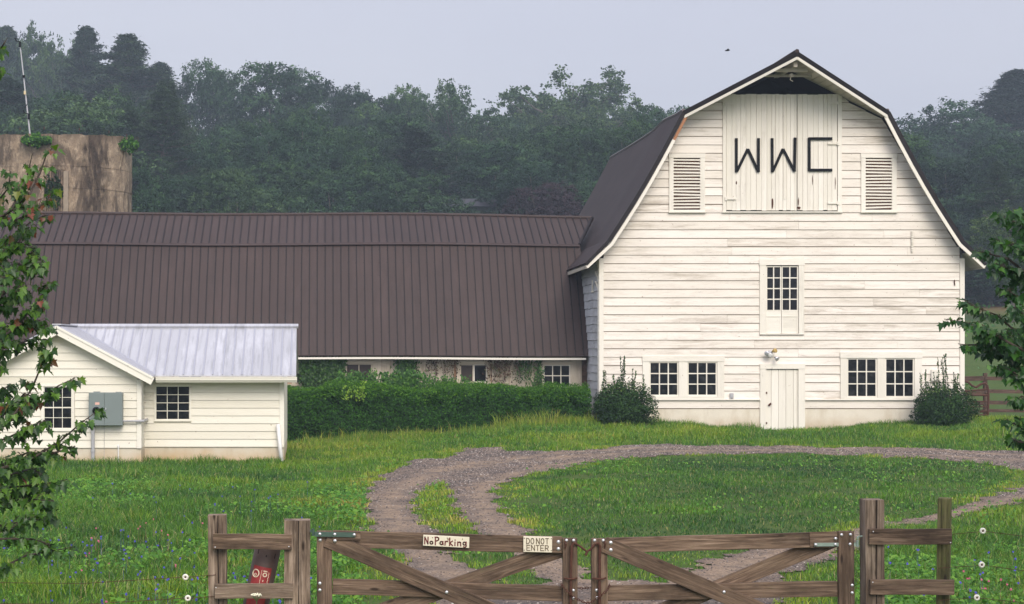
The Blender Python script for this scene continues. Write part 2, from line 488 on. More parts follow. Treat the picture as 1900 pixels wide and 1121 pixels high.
def H(x, y):
    x = np.asarray(x, dtype=float); y = np.asarray(y, dtype=float)
    sh = x.shape; xf = x.ravel(); yf = y.ravel(); o = np.zeros_like(xf)
    for i in range(0, len(xf), 20000):
        d2 = (xf[i:i+20000, None] - _A[None, :, 0]) ** 2 + (yf[i:i+20000, None] - _A[None, :, 1]) ** 2
        wt = 1 / (d2 + 0.5) ** 1.6
        o[i:i+20000] = (wt * _A[None, :, 2]).sum(1) / wt.sum(1)
    far = np.interp(yf, [56, 62, 80, 120, 150, 200, 300, 900], [0.25, 0.35, 1.4, 4.0, 6.6, 9.5, 12, 14])
    k = np.clip((yf - 52) / 8, 0, 1); k = k * k * (3 - 2 * k)
    o = o * (1 - k) + far * k
    o += 0.020 * np.sin(xf * 1.7 + yf * 0.9) * np.sin(yf * 1.3 - xf * 0.5) * (yf < 60)
    o += np.where(yf > 60, 0.25 * np.sin(xf * 0.13 + 1) * np.sin(yf * 0.11), 0)
    return o.reshape(sh)
def Hs(x, y): return float(H(np.array([x]), np.array([y]))[0])
def on_ground(px, py):
    D = np.full(len(px), 30.0)
    for _ in range(60):
        h = H((px - VX) / F * D, D) - ZC
        D = 0.5 * D + 0.5 * np.clip(-h * F / np.maximum(py - VY, 5), 5, 80)
    return np.stack([(px - VX) / F * D, D], 1)
def inside(pts, poly):
    x = pts[:, 0]; y = pts[:, 1]; c = np.zeros(len(x), bool); n = len(poly); j = n - 1
    for i in range(n):
        xi, yi = poly[i]; xj, yj = poly[j]
        t = ((yi > y) != (yj > y)) & (x < (xj - xi) * (y - yi) / (yj - yi + 1e-12) + xi)
        c ^= t; j = i
    return c
_outer = [(2060, 850), (1960, 842), (1900, 838), (1600, 831), (1400, 828), (1223, 826), (1152, 827), (1125, 835), (1004, 838), (943, 838), (935, 832), (869, 831), (849, 840), (836, 850), (762, 853), (757, 863), (711, 885), (681, 908), (675, 927), (680, 955), (688, 982), (728, 1018), (755, 1052), (790, 1121), (820, 1200), (850, 1290), (1430, 1290), (1436, 1121), (1450, 1080), (1480, 1058), (1540, 1036), (1600, 1005), (1644, 987), (1747, 968), (1781, 960), (1900, 934), (1990, 915), (2100, 900), (2160, 875)]
_inner = [(1240, 845), (1400, 842), (1500, 843), (1600, 847), (1700, 851), (1800, 859), (1870, 867), (1915, 880), (1925, 892), (1900, 906), (1781, 937), (1747, 951), (1644, 968), (1560, 998), (1430, 1017), (1350, 1035), (1285, 1060), (1223, 1078), (1130, 1084), (1085, 1070), (1070, 1052), (1040, 1025), (1000, 1000), (974, 982), (937, 958), (920, 931), (918, 911), (937, 894), (1004, 876), (1105, 857)]
_strip = [(809, 896), (832, 908), (842, 942), (869, 972), (890, 989), (950, 1029), (997, 1058), (1005, 1085), (960, 1085), (900, 1075), (836, 1026), (802, 987), (772, 958), (768, 925)]
OUTER, INNER, STRIP = [on_ground(np.array([p[0] for p in q], float), np.array([p[1] for p in q], float)) for q in (_outer, _inner, _strip)]
def wob(p, amp=0.16):
    x, y = p[:, 0], p[:, 1]
    q = p.copy()
    for k, (a, b, c) in enumerate(((5.1, 3.3, 1), (9.7, -7.1, .6), (17.3, 13.9, .45), (31, -23, .3))):
        q[:, 0] += amp * c * 0.5 * np.sin(a * x + b * y + k); q[:, 1] += amp * c * 1.0 * np.sin(b * x - a * y * 0.6 + 2 * k)
    return q
def on_drive(p):
    q = wob(p)
    return inside(q, OUTER) & ~inside(q, INNER) & ~inside(q, STRIP)

# ground sheet
gx = np.concatenate([np.arange(-900, -60, 40), np.arange(-60, -16, 3), np.arange(-16, 26, 0.25), np.arange(26, 80, 3), np.arange(80, 901, 40)])
gy = np.concatenate([np.arange(-200, 8, 16), np.arange(8, 60, 0.25), np.arange(60, 200, 4), np.arange(200, 1200, 50)])
GX, GY = np.meshgrid(gx, gy); GZ = H(GX, GY)
nx, ny = len(gx), len(gy)
idx = np.arange(nx * ny).reshape(ny, nx)
q = np.stack([idx[:-1, :-1].ravel(), idx[:-1, 1:].ravel(), idx[1:, 1:].ravel(), idx[1:, :-1].ravel()], 1)
m = M('meadow_ground'); o_ = m.coords('obj', (1, 1, 1))
c = m.mix(m.noise(o_, 0.5, 6, 0.6), (0.040, 0.085, 0.016), (0.085, 0.120, 0.024))
c = m.mix(m.ramp(m.noise(o_, 1.7, 6, 0.7), [(0.55, 0.0), (0.75, 0.6)]), c, (0.10, 0.065, 0.035))
c = m.mix(m.ramp(m.noise(o_, 9, 4, 0.7), [(0.45, 0.0), (0.7, 0.7)]), c, (0.022, 0.045, 0.010))
sx = m.n('ShaderNodeSeparateXYZ'); m.l(o_, sx.inputs[0])
br = m.n('ShaderNodeMapRange'); br.inputs['From Min'].default_value = 128; br.inputs['From Max'].default_value = 141
m.l(m.math('ADD', sx.outputs['Y'], m.math('MULTIPLY', m.noise(o_, 0.15, 3), 9)), br.inputs['Value'])
c = m.mix(m.math('MULTIPLY', br.outputs[0], 0.85), c, (0.17, 0.085, 0.045))      # mown brown crest of the pasture
m.bump(m.noise(o_, 14, 5), 0.6, 0.05)
mat_ground = m.set(c, 0.95, 0, 0.15)
tag(big('ground', np.stack([GX.ravel(), GY.ravel(), GZ.ravel()], 1), [q], mat_ground, smooth=True), kind='structure')

# driveway sheet
dx = np.arange(-1.5, 22, 0.07); dy = np.arange(12.5, 47.5, 0.10)
DX, DY = np.meshgrid(dx, dy)
cx = (DX[:-1, :-1] + 0.035).ravel(); cy = (DY[:-1, :-1] + 0.05).ravel()
keep = on_drive(np.stack([cx, cy], 1))
nx2, ny2 = len(dx), len(dy); idx = np.arange(nx2 * ny2).reshape(ny2, nx2)
q = np.stack([idx[:-1, :-1].ravel(), idx[:-1, 1:].ravel(), idx[1:, 1:].ravel(), idx[1:, :-1].ravel()], 1)[keep]
used, inv = np.unique(q, return_inverse=True)
VX_, VY_ = DX.ravel()[used], DY.ravel()[used]
DRV = np.stack([VX_, VY_, H(VX_, VY_) + 0.012], 1)
_ruts = [[(2000, 866), (1900, 856), (1600, 840), (1300, 837), (1050, 849), (880, 864), (790, 882), (735, 908), (722, 945), (742, 985), (800, 1035), (880, 1095)],
         [(2000, 850), (1700, 833), (1400, 831), (1150, 834), (1000, 845), (900, 858), (800, 872)],
         [(1090, 857), (1000, 870), (915, 893), (890, 920), (905, 955), (945, 995), (1000, 1035), (1080, 1078), (1180, 1095), (1300, 1078), (1450, 1030), (1650, 979), (1800, 948), (1950, 915)]]
WORN = np.zeros(len(DRV)); _q = wob(DRV[:, :2], .10)
for rt in _ruts:
    rg = on_ground(np.array([a for a, b in rt], float), np.array([b for a, b in rt], float))
    for a, b in zip(rg, rg[1:]):
        d_ = b - a; t_ = np.clip(((_q - a) @ d_) / (d_ @ d_), 0, 1); ds = np.linalg.norm(_q - (a + t_[:, None] * d_), axis=1)
        WORN = np.maximum(WORN, np.exp(-(ds / .30) ** 2))
m = M('gravel_drive'); o_ = m.coords('obj', (1, 1, 1))
c = m.mix(m.ramp(m.noise(o_, 0.8, 6, 0.65), [(0.40, 0.0), (0.62, 1.0)]), (0.115, 0.096, 0.085), (0.25, 0.18, 0.125))
c = m.mix(m.ramp(m.noise(o_, 2.6, 5, 0.7), [(0.48, 0.0), (0.62, 0.8)]), c, (0.095, 0.080, 0.080))
c = m.mix(m.math('MULTIPLY', m.attr('worn').outputs['Fac'], m.ramp(m.noise(o_, 1.8, 5, .7), [(.36, .15), (.58, .95)])), c, (0.31, 0.23, 0.16))      # compacted wheel ruts
vo = m.n('ShaderNodeTexVoronoi'); vo.inputs['Scale'].default_value = 34; m.l(o_, vo.inputs['Vector'])
c = m.mix(0.55, c, m.ramp(vo.outputs['Color'], [(0.15, 0.22), (0.5, 0.48), (0.95, 0.72)]), 'OVERLAY')
m.bump(vo.outputs['Distance'], 0.9, 0.03)
mat_drive = m.set(c, 0.95, 0, 0.2)
tag(big('driveway', DRV, [inv.reshape(-1, 4)], mat_drive, extra={'worn': WORN}), kind='structure')

# loose gravel, too many stones to count
n = 110000
D_ = np.sqrt(rng.uniform(15 ** 2, 46 ** 2, n)); pxs = rng.uniform(640, 1980, n)
gp = np.stack([(pxs - VX) / F * D_, D_], 1); gp = gp[on_drive(gp)]
_w = np.zeros(len(gp))
for rt in _ruts:
    rg = on_ground(np.array([a for a, b in rt], float), np.array([b for a, b in rt], float))
    for a, b in zip(rg, rg[1:]):
        d_ = b - a; t_ = np.clip(((gp - a) @ d_) / (d_ @ d_), 0, 1); _w = np.maximum(_w, np.exp(-(np.linalg.norm(gp - (a + t_[:, None] * d_), axis=1) / .3) ** 2))
gp = gp[rng.random(len(gp)) > _w * .85]
n = len(gp); s = rng.uniform(0.006, 0.015, n) * (0.7 + gp[:, 1] / 50)
base = np.stack([gp[:, 0], gp[:, 1], H(gp[:, 0], gp[:, 1]) + 0.010], 1)
sh = np.array([(-1, -.7, 0), (1, -.8, 0), (.8, .8, 0), (-.9, .7, 0), (-.45, -.3, .8), (.5, -.2, .9), (.1, .5, .7)])
V = base[:, None, :] + (sh[None] * rng.uniform(0.6, 1.2, (n, 7, 3))) * s[:, None, None]
b = (np.arange(n) * 7)[:, None]
fq = np.concatenate([b + np.array([[0, 1, 5, 4]])], 0); ft = np.concatenate([b + np.array([k]) for k in ((1, 2, 5), (2, 6, 5), (2, 3, 6), (3, 4, 6), (3, 0, 4), (4, 5, 6))], 0)
m = M('gravel_stone'); c = m.ramp(m.attr('rnd').outputs['Fac'], [(0.0, (0.05, 0.042, 0.041)), (0.5, (0.13, 0.108, 0.096)), (0.93, (0.28, 0.23, 0.19)), (1.0, (0.42, 0.38, 0.34))])
mat_stone = m.set(c, 0.9, 0, 0.2)
tag(big('gravel', V.reshape(-1, 3), [fq, ft], mat_stone, rnd=np.repeat(rng.random(n), 7)),
    'loose grey and tan gravel scattered over the curved farm driveway', 'gravel', kind='stuff')

# ------------------------------------------------------------------ grass
def blocked(p):
    x, y = p[:, 0], p[:, 1]
    bl = on_drive(p)
    bl |= (x > 7.4) & (x < 17.6) & (y > 49.9)
    bl |= (y > 52.25)& (x < 8)
    bl |= (x < -0.92) & (y > 42.0) & (y < 46.6)
    bl |= (x < -4.08) & (y > 41.2) & (y < 46.6)
    return bl
def vnoise(x, y, seed):
    r = np.random.default_rng(seed); o = np.zeros_like(x)
    for k in range(7):
        f = 0.35 * 1.65 ** k; a = r.uniform(0, 6.28); o += np.sin(f * (x * math.cos(a) + y * math.sin(a)) + r.uniform(0, 6.28)) * np.sin(f * (x * math.sin(a) - y * math.cos(a)) * 1.1 + r.uniform(0, 6.28)) / (1 + 0.35 * k)
    return o
def blades(p, h, wd, lean, tone, seedn):
    n = len(p); r = np.random.default_rng(seedn)
    z = H(p[:, 0], p[:, 1])
    a = r.uniform(0, 6.283, n); la = r.uniform(0, 6.283, n); L = r.uniform(0.1, 1, n) * lean
    b0 = np.stack([p[:, 0], p[:, 1], z - 0.01], 1)
    sd = np.stack([np.cos(a), np.sin(a) * 0.5, np.zeros(n)], 1) * (wd / 2)[:, None]
    ld = np.stack([np.cos(la), np.sin(la), np.zeros(n)], 1)
    mid = b0 + ld * (h * L * 0.35)[:, None] + np.array([0, 0, 1]) * (h * 0.6)[:, None]
    tip = b0 + ld * (h * L)[:, None] + np.array([0, 0, 1]) * (h * (1 - 0.25 * L))[:, None]
    V = np.stack([b0 - sd, b0 + sd, mid + sd * 0.8, mid - sd * 0.8, tip], 1).reshape(-1, 3)
    i = (np.arange(n) * 5)[:, None]
    return V, i + np.array([[0, 1, 2, 3]]), i + np.array([[3, 2, 4]]), np.repeat(tone, 5), np.repeat(r.random(n), 5)
def scatter(n, d0, d1, p0=-60, p1=1960):
    D = np.sqrt(rng.uniform(d0 ** 2, d1 ** 2, n)); px = rng.uniform(p0, p1, n)
    return np.stack([(px - VX) / F * D, D], 1)
m = M('grass_blades'); rn = m.attr('rnd').outputs['Fac']; tn = m.attr('tone').outputs['Fac']
c1 = m.ramp(tn, [(0.0, (0.018, 0.064, 0.018)), (0.40, (0.066, 0.165, 0.014)), (0.70, (0.165, 0.240, 0.016)), (1.0, (0.31, 0.25, 0.07))])
c = m.mix(1.0, c1, m.ramp(rn, [(0, (.62, .66, .62)), (.6, (1.25, 1.22, 1.15)), (1, (2.2, 2.0, 1.9))]), 'MULTIPLY')
c = m.mix(m.ramp(rn, [(0.93, 0.0), (0.95, 0.8)]), c, (0.32, 0.27, 0.12))
m.set(c, 0.5, 0, 0.35)
t = m.n('ShaderNodeBsdfTranslucent'); m.l(m.mix(1.0, c, (1.3, 1.5, 0.7), 'MULTIPLY'), t.inputs['Color'])
ms = m.n('ShaderNodeMixShader'); ms.inputs[0].default_value = 0.3
m.l(m.b.outputs[0], ms.inputs[1]); m.l(t.outputs[0], ms.inputs[2]); m.l(ms.outputs[0], m.out.inputs['Surface'])
mat_grass = m.m

def drive_near(p, d=0.45):
    o = np.zeros(len(p), bool)
    for a in range(6):
        o |= on_drive(p + d * np.array([math.cos(a * 1.047), math.sin(a * 1.047)]))
    return o
GV = []; GQ = []; GT = []; GTN = []; GR = []; off = 0
def add_blades(p, h, wd, lean, tone, seedn):
    global off
    V, q, t, tn, r = blades(p, h, wd, lean, np.clip(tone, 0, 1), seedn)
    GV.append(V); GQ.append(q + off); GT.append(t + off); GTN.append(tn); GR.append(r); off += len(V)
# general sward
p = scatter(430000, 15.5, 53); p = p[~blocked(p)]
pin = inside(p, INNER)
nA = vnoise(p[:, 0], p[:, 1], 3); nB = vnoise(p[:, 0] * 3, p[:, 1] * 3, 4)
near = drive_near(p)
h = np.where(pin, 0.055, 0.085) * (1 + 0.45 * rng.random(len(p))) * (1 + 0.35 * np.clip(nB * 0.5, -1, 1))
rough = (~pin) & ((p[:, 0] < -1.2) | (p[:, 1] > 45.3) | ((p[:, 0] > 7) & (p[:, 1] < 25)))
h = np.where(rough, h * 1.6, h); h = h * (1 - .25 * near)
h = np.where(p[:, 1] < 24, h * 0.9, h)
tone = 0.32 + 0.11 * nA + 0.09 * nB + 0.25 * near * (0.55 + 0.45 * np.clip(nB, -1, 1)) + rng.normal(0, 0.09, len(p))
tone = np.where(pin & ~near, tone - 0.11, tone)
xr = p[:, 0] * 3400 / p[:, 1] + 600
ssp = lambda v, a, b: np.clip((v - a) / (b - a), 0, 1) ** 2 * (3 - 2 * np.clip((v - a) / (b - a), 0, 1))
tone = tone + 0.20 * ssp(xr + 60 * nB, 400, 620) * (1 - ssp(xr + 60 * nB, 720, 860)) * ssp(p[:, 1] + nA * 2, 25, 33)
tone = tone + 0.12 * ssp(p[:, 1] + .6 * nB, 43.5, 46.5)
keepm = (vnoise(p[:, 0] * 7, p[:, 1] * 7, 41) * .6 + vnoise(p[:, 0] * 2.5, p[:, 1] * 2.5, 42) * .5 + rng.normal(0, .5, len(p))) > -0.75
p = p[keepm]; h = h[keepm]; tone = tone[keepm]
cl_ = np.clip(vnoise(p[:, 0] * 5, p[:, 1] * 5, 43) * .5, -.6, .9); h = h * (1 + .55 * cl_); tone = tone + .07 * cl_
wd = rng.uniform(0.006, 0.013, len(p)) * (0.6 + p[:, 1] / 38)
add_blades(p, h, wd, 0.9, tone, 21)
for (a_, b_) in ((-260, -60), (1960, 2330)):       # the yard goes on beyond both sides
    p2_ = scatter(42000 if a_ < 0 else 75000, 15.5, 53, a_, b_); p2_ = p2_[~blocked(p2_)]; n2 = vnoise(p2_[:, 0], p2_[:, 1], 3)
    add_blades(p2_, rng.uniform(.07, .15, len(p2_)), rng.uniform(0.006, 0.013, len(p2_)) * (0.6 + p2_[:, 1] / 38), .9, .32 + .11 * n2 + rng.normal(0, .09, len(p2_)), 23)
# taller clumps along walls and hedge
def line_grass(x0, x1, y, n, hmin, hmax, tone, spread=0.25, seedn=1):
    xs = rng.uniform(x0, x1, n); ys = y - np.abs(rng.normal(0, spread, n)) - 0.03
    pp = np.stack([xs, ys], 1); pp = pp[~blocked(pp)]
    cl = 0.5 + 0.5 * np.sin(pp[:, 0] * 3.1 + seedn) * np.sin(pp[:, 0] * 1.3 + 2 * seedn)
    hh = hmin + (hmax - hmin) * rng.random(len(pp)) ** 2 * (0.25 + 0.75 * cl)
    add_blades(pp, hh, rng.uniform(0.008, 0.016, len(pp)), 0.55, tone + rng.normal(0, 0.1, len(pp)), seedn + 50)
line_grass(7.6, 11.9, 50.0, 5000, 0.10, 0.42, 0.36, seedn=3)
line_grass(13.2, 17.5, 50.0, 4500, 0.10, 0.34, 0.36, seedn=4)
line_grass(11.9, 13.3, 50.0, 900, 0.05, 0.14, 0.36, seedn=5)
line_grass(-10, -4.1, 41.2, 5000, 0.12, 0.42, 0.30, seedn=6)
line_grass(-4.1, -0.9, 42.0, 3500, 0.10, 0.40, 0.40, seedn=7)
line_grass(-0.7, 7.3, 49.5, 14000, 0.12, 0.42, 0.48, 0.55, seedn=8)
line_grass(4.6, 7.3, 49.2, 800, 0.30, 0.75, 0.74, 0.25, seedn=9)
line_grass(-0.7, 4.6, 49.2, 500, 0.25, 0.60, 0.80, 0.35, seedn=19)
line_grass(-1, 16, 45.8, 9000, 0.08, 0.22, 0.5, 0.8, seedn=10)
# coarse weedy meadow near the fence
for (a, b_, d0, d1, n, hh, tn_) in ((-60, 640, 16, 34, 60000, 0.17, 0.25), (1600, 1960, 15.5, 25, 30000, 0.20, 0.30)):
    pp = scatter(n, d0, d1, a, b_); pp = pp[~blocked(pp)]; pp = pp[~inside(pp, INNER)]
    k = vnoise(pp[:, 0] * 2, pp[:, 1] * 2, 9)
    pp = pp[(k + rng.normal(0, 0.5, len(k))) > -0.3]; k = vnoise(pp[:, 0] * 2, pp[:, 1] * 2, 9)
    add_blades(pp, hh * (0.5 + rng.random(len(pp)) * 0.7), rng.uniform(0.007, 0.014, len(pp)), 1.0, tn_ + 0.09 * k + rng.normal(0, 0.10, len(pp)), 77)
tag(big('grass', np.concatenate(GV), [np.concatenate(GQ), np.concatenate(GT)], mat_grass, rnd=np.concatenate(GR), extra={'tone': np.concatenate(GTN)}),
    'green grass covering the farmyard, lawn circle and meadow around the driveway', 'grass', kind='stuff')
del GV, GQ, GT, GTN, GR

# broad weed leaves and clover in the meadow
C_ = []; N_ = []; S_ = []; R_ = []
for (a, b_, d0, d1, n) in ((-60, 680, 16, 36, 34000), (1590, 1960, 15.5, 24, 12000), (700, 1900, 22, 40, 5000), (-60, 1300, 45, 49.4, 4000)):
    pp = scatter(n, d0, d1, a, b_); pp = pp[~blocked(pp)]
    k = vnoise(pp[:, 0] * 1.5, pp[:, 1] * 1.5, 14); pp = pp[k + rng.normal(0, 0.35, len(k)) > 0.55]
    C_.append(np.stack([pp[:, 0], pp[:, 1], H(pp[:, 0], pp[:, 1]) + rng.uniform(0.05, 0.16, len(pp))], 1))
C_ = np.concatenate(C_); n = len(C_)
N_ = np.stack([rng.normal(0, .5, n), rng.normal(-0.4, .5, n), np.full(n, 1.0)], 1)
V, Fq = leaf_quads(C_, N_, rng.uniform(0.035, 0.085, n), 0.65)
mat_weed = leaf_mat('weed_leaf', [(0, (0.035, 0.12, 0.012)), (0.6, (0.085, 0.23, 0.02)), (1, (0.17, 0.33, 0.035))], 0.3)
tag(big('meadow_weeds', V, [Fq], mat_weed, rnd=np.repeat(rng.random(n), 4)),
    'bright green broad-leaved weeds and clover mixed through the meadow grass', 'weeds', kind='stuff')
# tiny wildflowers
def flowers(name, specs, mat, label, seed):
    C_ = []
    for (a, b_, d0, d1, n) in specs:
        pp = scatter(n, d0, d1, a, b_); pp = pp[~blocked(pp)]; pp = pp[~inside(pp, INNER)]
        C_.append(np.stack([pp[:, 0], pp[:, 1], H(pp[:, 0], pp[:, 1]) + rng.uniform(0.16, 0.34, len(pp))], 1))
    C_ = np.concatenate(C_); n = len(C_)
    Vs = []; Fs = []; k = 0
    for j in range(3):
        N_ = np.stack([rng.normal(0, .5, n), rng.normal(-1, .4, n), rng.normal(0.5, .4, n)], 1)
        V, Fq = leaf_quads(C_ + rng.normal(0, 0.004, C_.shape), N_, rng.uniform(0.016, 0.028, n), 0.9)
        Vs.append(V); Fs.append(Fq + k); k += len(V)
    # thin stalks
    sd = np.array([0.0018, 0, 0]); gz = C_.copy(); gz[:, 2] -= 0.3
    V = np.stack([gz - sd, gz + sd, C_], 1).reshape(-1, 3); Ft = np.arange(n * 3).reshape(n, 3) + k
    tag(big(name, np.concatenate(Vs + [V]), [np.concatenate(Fs), Ft], mat), label, 'wildflowers', kind='stuff')
mat_blue = plain('cornflower_petal', (0.06, 0.055, 0.36), 0.6, 0, 0.3, 0.4, 40)
mat_pink = plain('clover_petal', (0.42, 0.10, 0.16), 0.6, 0, 0.3, 0.4, 40)
flowers('cornflowers', [(-20, 400, 16.5, 24, 90), (0, 600, 24, 32, 30), (1600, 1920, 15.5, 21, 45), (380, 600, 15, 20, 30)], mat_blue, 'scattered tiny blue wildflowers dotting the meadow near the fence', 1)
flowers('clover_flowers', [(150, 420, 16.5, 25, 18), (1780, 1920, 15.5, 19, 18)], mat_pink, 'scattered pink clover heads low in the meadow near the fence', 2)
# ------------------------------------------------------------------ the white barn
DB = 50.0
def bx(px): return X(px, DB)
def bz(py): return Z(py, DB)
XC = 12.5; HW = 4.97
barn = thing('barn', 'tall white clapboard barn with dark gambrel roof and a W W C hay door', 'barn', (XC, DB, 0.2))
PROF = [(0, 7.72), (2.76, 6.31), (4.78, 2.84), (5.40, 2.20)]      # half width, height above camera (roof top surface)
def half(z, off=0.16):
    zr = z - ZC + off
    for (w0, z0), (w1, z1) in zip(PROF, PROF[1:]):
        if z1 <= zr <= z0: return min(w0 + (w1 - w0) * (z0 - zr) / (z0 - z1), HW)
    return HW if zr < 2.3 else 0
OPEN = [  # px: x0,x1,y0,y1
    (1341, 1560, 100, 392), (1241, 1307.5, 285, 393.5), (1597, 1663, 285, 392), (1409, 1491.5, 481.6, 621),
    (1409.7, 1493, 675, 830), (1192, 1343, 660.7, 741), (1558.6, 1709.5, 654, 741)]
OPW = [(bx(a), bx(b), bz(d), bz(c)) for a, b, c, d in OPEN]
def cuts(x0, x1, z0, z1, ops):
    segs = [(x0, x1)]
    for a, b, lo, hi in ops:
        if min(z1, hi) - max(z0, lo) < 0.25 * (z1 - z0): continue
        ns = []
        for s0, s1 in segs:
            if b <= s0 or a >= s1: ns.append((s0, s1)); continue
            if a - s0 > 0.03: ns.append((s0, a))
            if s1 - b > 0.03: ns.append((b, s1))
        segs = ns
    return segs
sid = MB(); back = MB()
pitch = 15.75 / 68; z = bz(741)
row = 0
CB = 0.115
while z < bz(118):
    z1 = z + pitch
    h0, h1 = half(z), half(z1)
    if z > bz(470): jit = 0.0
    zt = z1 - 0.015
    if h1 < 0.3: break
    corner = CB if h0 >= HW - 0.001 else 0.0
    for (oa, ob, lo, hi) in OPW:           # a ripped board above or below an opening
        for (za, zb2) in ((z, min(z1, lo)), (max(z, hi), z1)):
            if min(z1, hi) - max(z, lo) >= 0.25 * pitch and zb2 - za > 0.02 and ob - oa < 4 and not (hi > bz(150)):
                sid.lap(oa, ob, oa, ob, za + .002, zb2 - .012, DB, .03, .012); back.box(oa, ob, DB + .02, DB + .07, za, zb2)
    for s0, s1 in cuts(XC - h0 + corner, XC + h0 - corner, z, z1, OPW):
        # partial overlap rows around an opening are trimmed flush by the frames
        pieces = [s0]
        x = s0 + random.uniform(1.0, 5.5)
        while x < s1 - 0.8:
            pieces.append(x); x += random.uniform(2.2, 5.5)
        pieces.append(s1)
        for a, b in zip(pieces, pieces[1:]):
            ta = a + (h0 - h1 if a == XC - h0 + corner and corner == 0 else 0)
            tb = b - (h0 - h1 if b == XC + h0 - corner and corner == 0 else 0)
            dz = random.gauss(0, 0.0022); dy = random.uniform(-0.003, 0.005)
            sid.lap(a + 0.002, b - 0.002, ta + 0.002, tb - 0.002, z + dz, zt + dz, DB, 0.030 + dy, 0.010)
        xa_ = s0 + (h0 - h1 if s0 == XC - h0 + corner else 0); xb_ = s1 - (h0 - h1 if s1 == XC + h0 - corner else 0)
        if xb_ > xa_: back.box(xa_, xb_, DB + 0.02, DB + 0.07, z - 0.001, z1 - 0.001)
    z = z1; row += 1
# boards below the window ledge
for k, (ya, yb) in enumerate(((741, 757.5),)):
    for s0, s1 in cuts(XC - HW + CB, XC + HW - CB, bz(yb), bz(ya), OPW[4:5]):
        sid.lap(s0, s1, s0, s1, bz(yb), bz(ya) - 0.025, DB, 0.032, 0.014)
        back.box(s0, s1, DB + 0.02, DB + 0.07, bz(yb) - 0.02, bz(ya))
sid.build('clapboard_siding', mat_white, barn)
back.build('sheathing', mat_back, barn)
# ledge
lg = MB()
for s0, s1 in cuts(XC - HW + CB, XC + HW - CB, bz(743), bz(740), OPW[4:5]):
    lg.box(s0, s1, DB - 0.075, DB + 0.02, bz(742.5), bz(740.6))
lg.build('ledge_board', mat_trim, barn)
fd = MB()
for s0, s1 in cuts(XC - HW, XC + HW, -0.3, bz(758), OPW[4:5]):
    fd.box(s0, s1, DB - 0.012, DB + 0.2, -0.4, bz(757.5) - 0.022)
fd.build('foundation', mat_fnd, barn)
for sx_ in (-1, 1):
    cb = MB(); xa = XC + sx_ * (HW + 0.012); xb = XC + sx_ * (HW - CB + 0.004)
    cb.box(min(xa, xb), max(xa, xb), DB - 0.048, DB + 0.06, bz(757), ZC + 2.36, grain='z')
    cb.box(XC + sx_ * (HW + 0.012) - 0.012, XC + sx_ * (HW + 0.012) + 0.012, DB + 0.062, DB + 0.17, bz(757), ZC + 2.3, grain='z')
    cb.build('corner_board', mat_trim, barn)

# openings -------------------------------------------------------------
def frame(mb, x0, x1, z0, z1, wl, wr, wt, wb, y0=DB - 0.055, y1=DB + 0.06, ear=0.0):
    mb.box(x0 - ear, x1 + ear, y0 - 0.008, y1, z1 - wt, z1, grain='x')
    if wb: mb.box(x0, x1, y0 - 0.004, y1, z0, z0 + wb, grain='x')
    mb.box(x0, x0 + wl, y0, y1, z0 + wb, z1 - wt - 0.002, grain='z')
    mb.box(x1 - wr, x1, y0, y1, z0 + wb, z1 - wt - 0.002, grain='z')
def panes(parent, x0, x1, z0, z1, nc, nr, y, st=0.035, mt=0.022, mats=mat_trim, glass=mat_glass, name='sash', extra_mid=None):
    s = MB()
    s.box(x0, x1, y - 0.02, y + 0.02, z1 - st, z1); s.box(x0, x1, y - 0.02, y + 0.02, z0, z0 + st * 1.2)
    s.box(x0, x0 + st, y - 0.018, y + 0.02, z0 + st * 1.2 + .001, z1 - st - .001, grain='z'); s.box(x1 - st, x1, y - 0.018, y + 0.02, z0 + st * 1.2 + .001, z1 - st - .001, grain='z')
    ix0, ix1, iz0, iz1 = x0 + st, x1 - st, z0 + st * 1.2, z1 - st
    for i in range(1, nc):
        xx = ix0 + (ix1 - ix0) * i / nc; s.box(xx - mt / 2, xx + mt / 2, y - 0.014, y + 0.012, iz0, iz1, grain='z')
    for i in range(1, nr):
        zz = iz0 + (iz1 - iz0) * i / nr; t = mt if i != extra_mid else mt * 2.2
        s.box(ix0, ix1, y - 0.011, y + 0.0115, zz - t / 2, zz + t / 2)
    so = s.build(name, mats, parent)
    g = MB(); g.box(ix0 - 0.01, ix1 + 0.01, y + 0.013, y + 0.019, iz0 - 0.01, iz1 + 0.01)
    g.build('glass', glass, so)
    return so
# hay door: two big boarded leaves with shorter hinges
zt, zb = bz(175.5), bz(390.5)
hf = MB()
hf.box(bx(1340.5), bx(1346.5), DB - 0.06, DB + 0.05, zb - 0.03, bz(176), grain='z')
hf.box(bx(1553.5), bx(1561), DB - 0.06, DB + 0.05, zb - 0.03, bz(173), grain='z')
hf.box(bx(1339), bx(1562), DB - 0.075, DB + 0.05, zb - 0.065, zb - 0.031)
hf.build('hay_door_frame', mat_trim, barn)
def boarded(mb, x0, x1, z0, z1, y, wmin, wmax, gap=0.006, thick=0.03, zj=0.0):
    x = x0
    while x < x1 - 0.01:
        wv = random.uniform(wmin, wmax); xe = min(x + wv, x1)
        if x1 - xe < wmin * 0.5: xe = x1
        yy = y + random.uniform(-0.004, 0.004)
        mb.box(x + gap / 2, xe - gap / 2, yy, yy + thick, z0 + random.uniform(-zj, zj), z1 + random.uniform(-zj, zj), grain='z')
        x = xe
hd = None
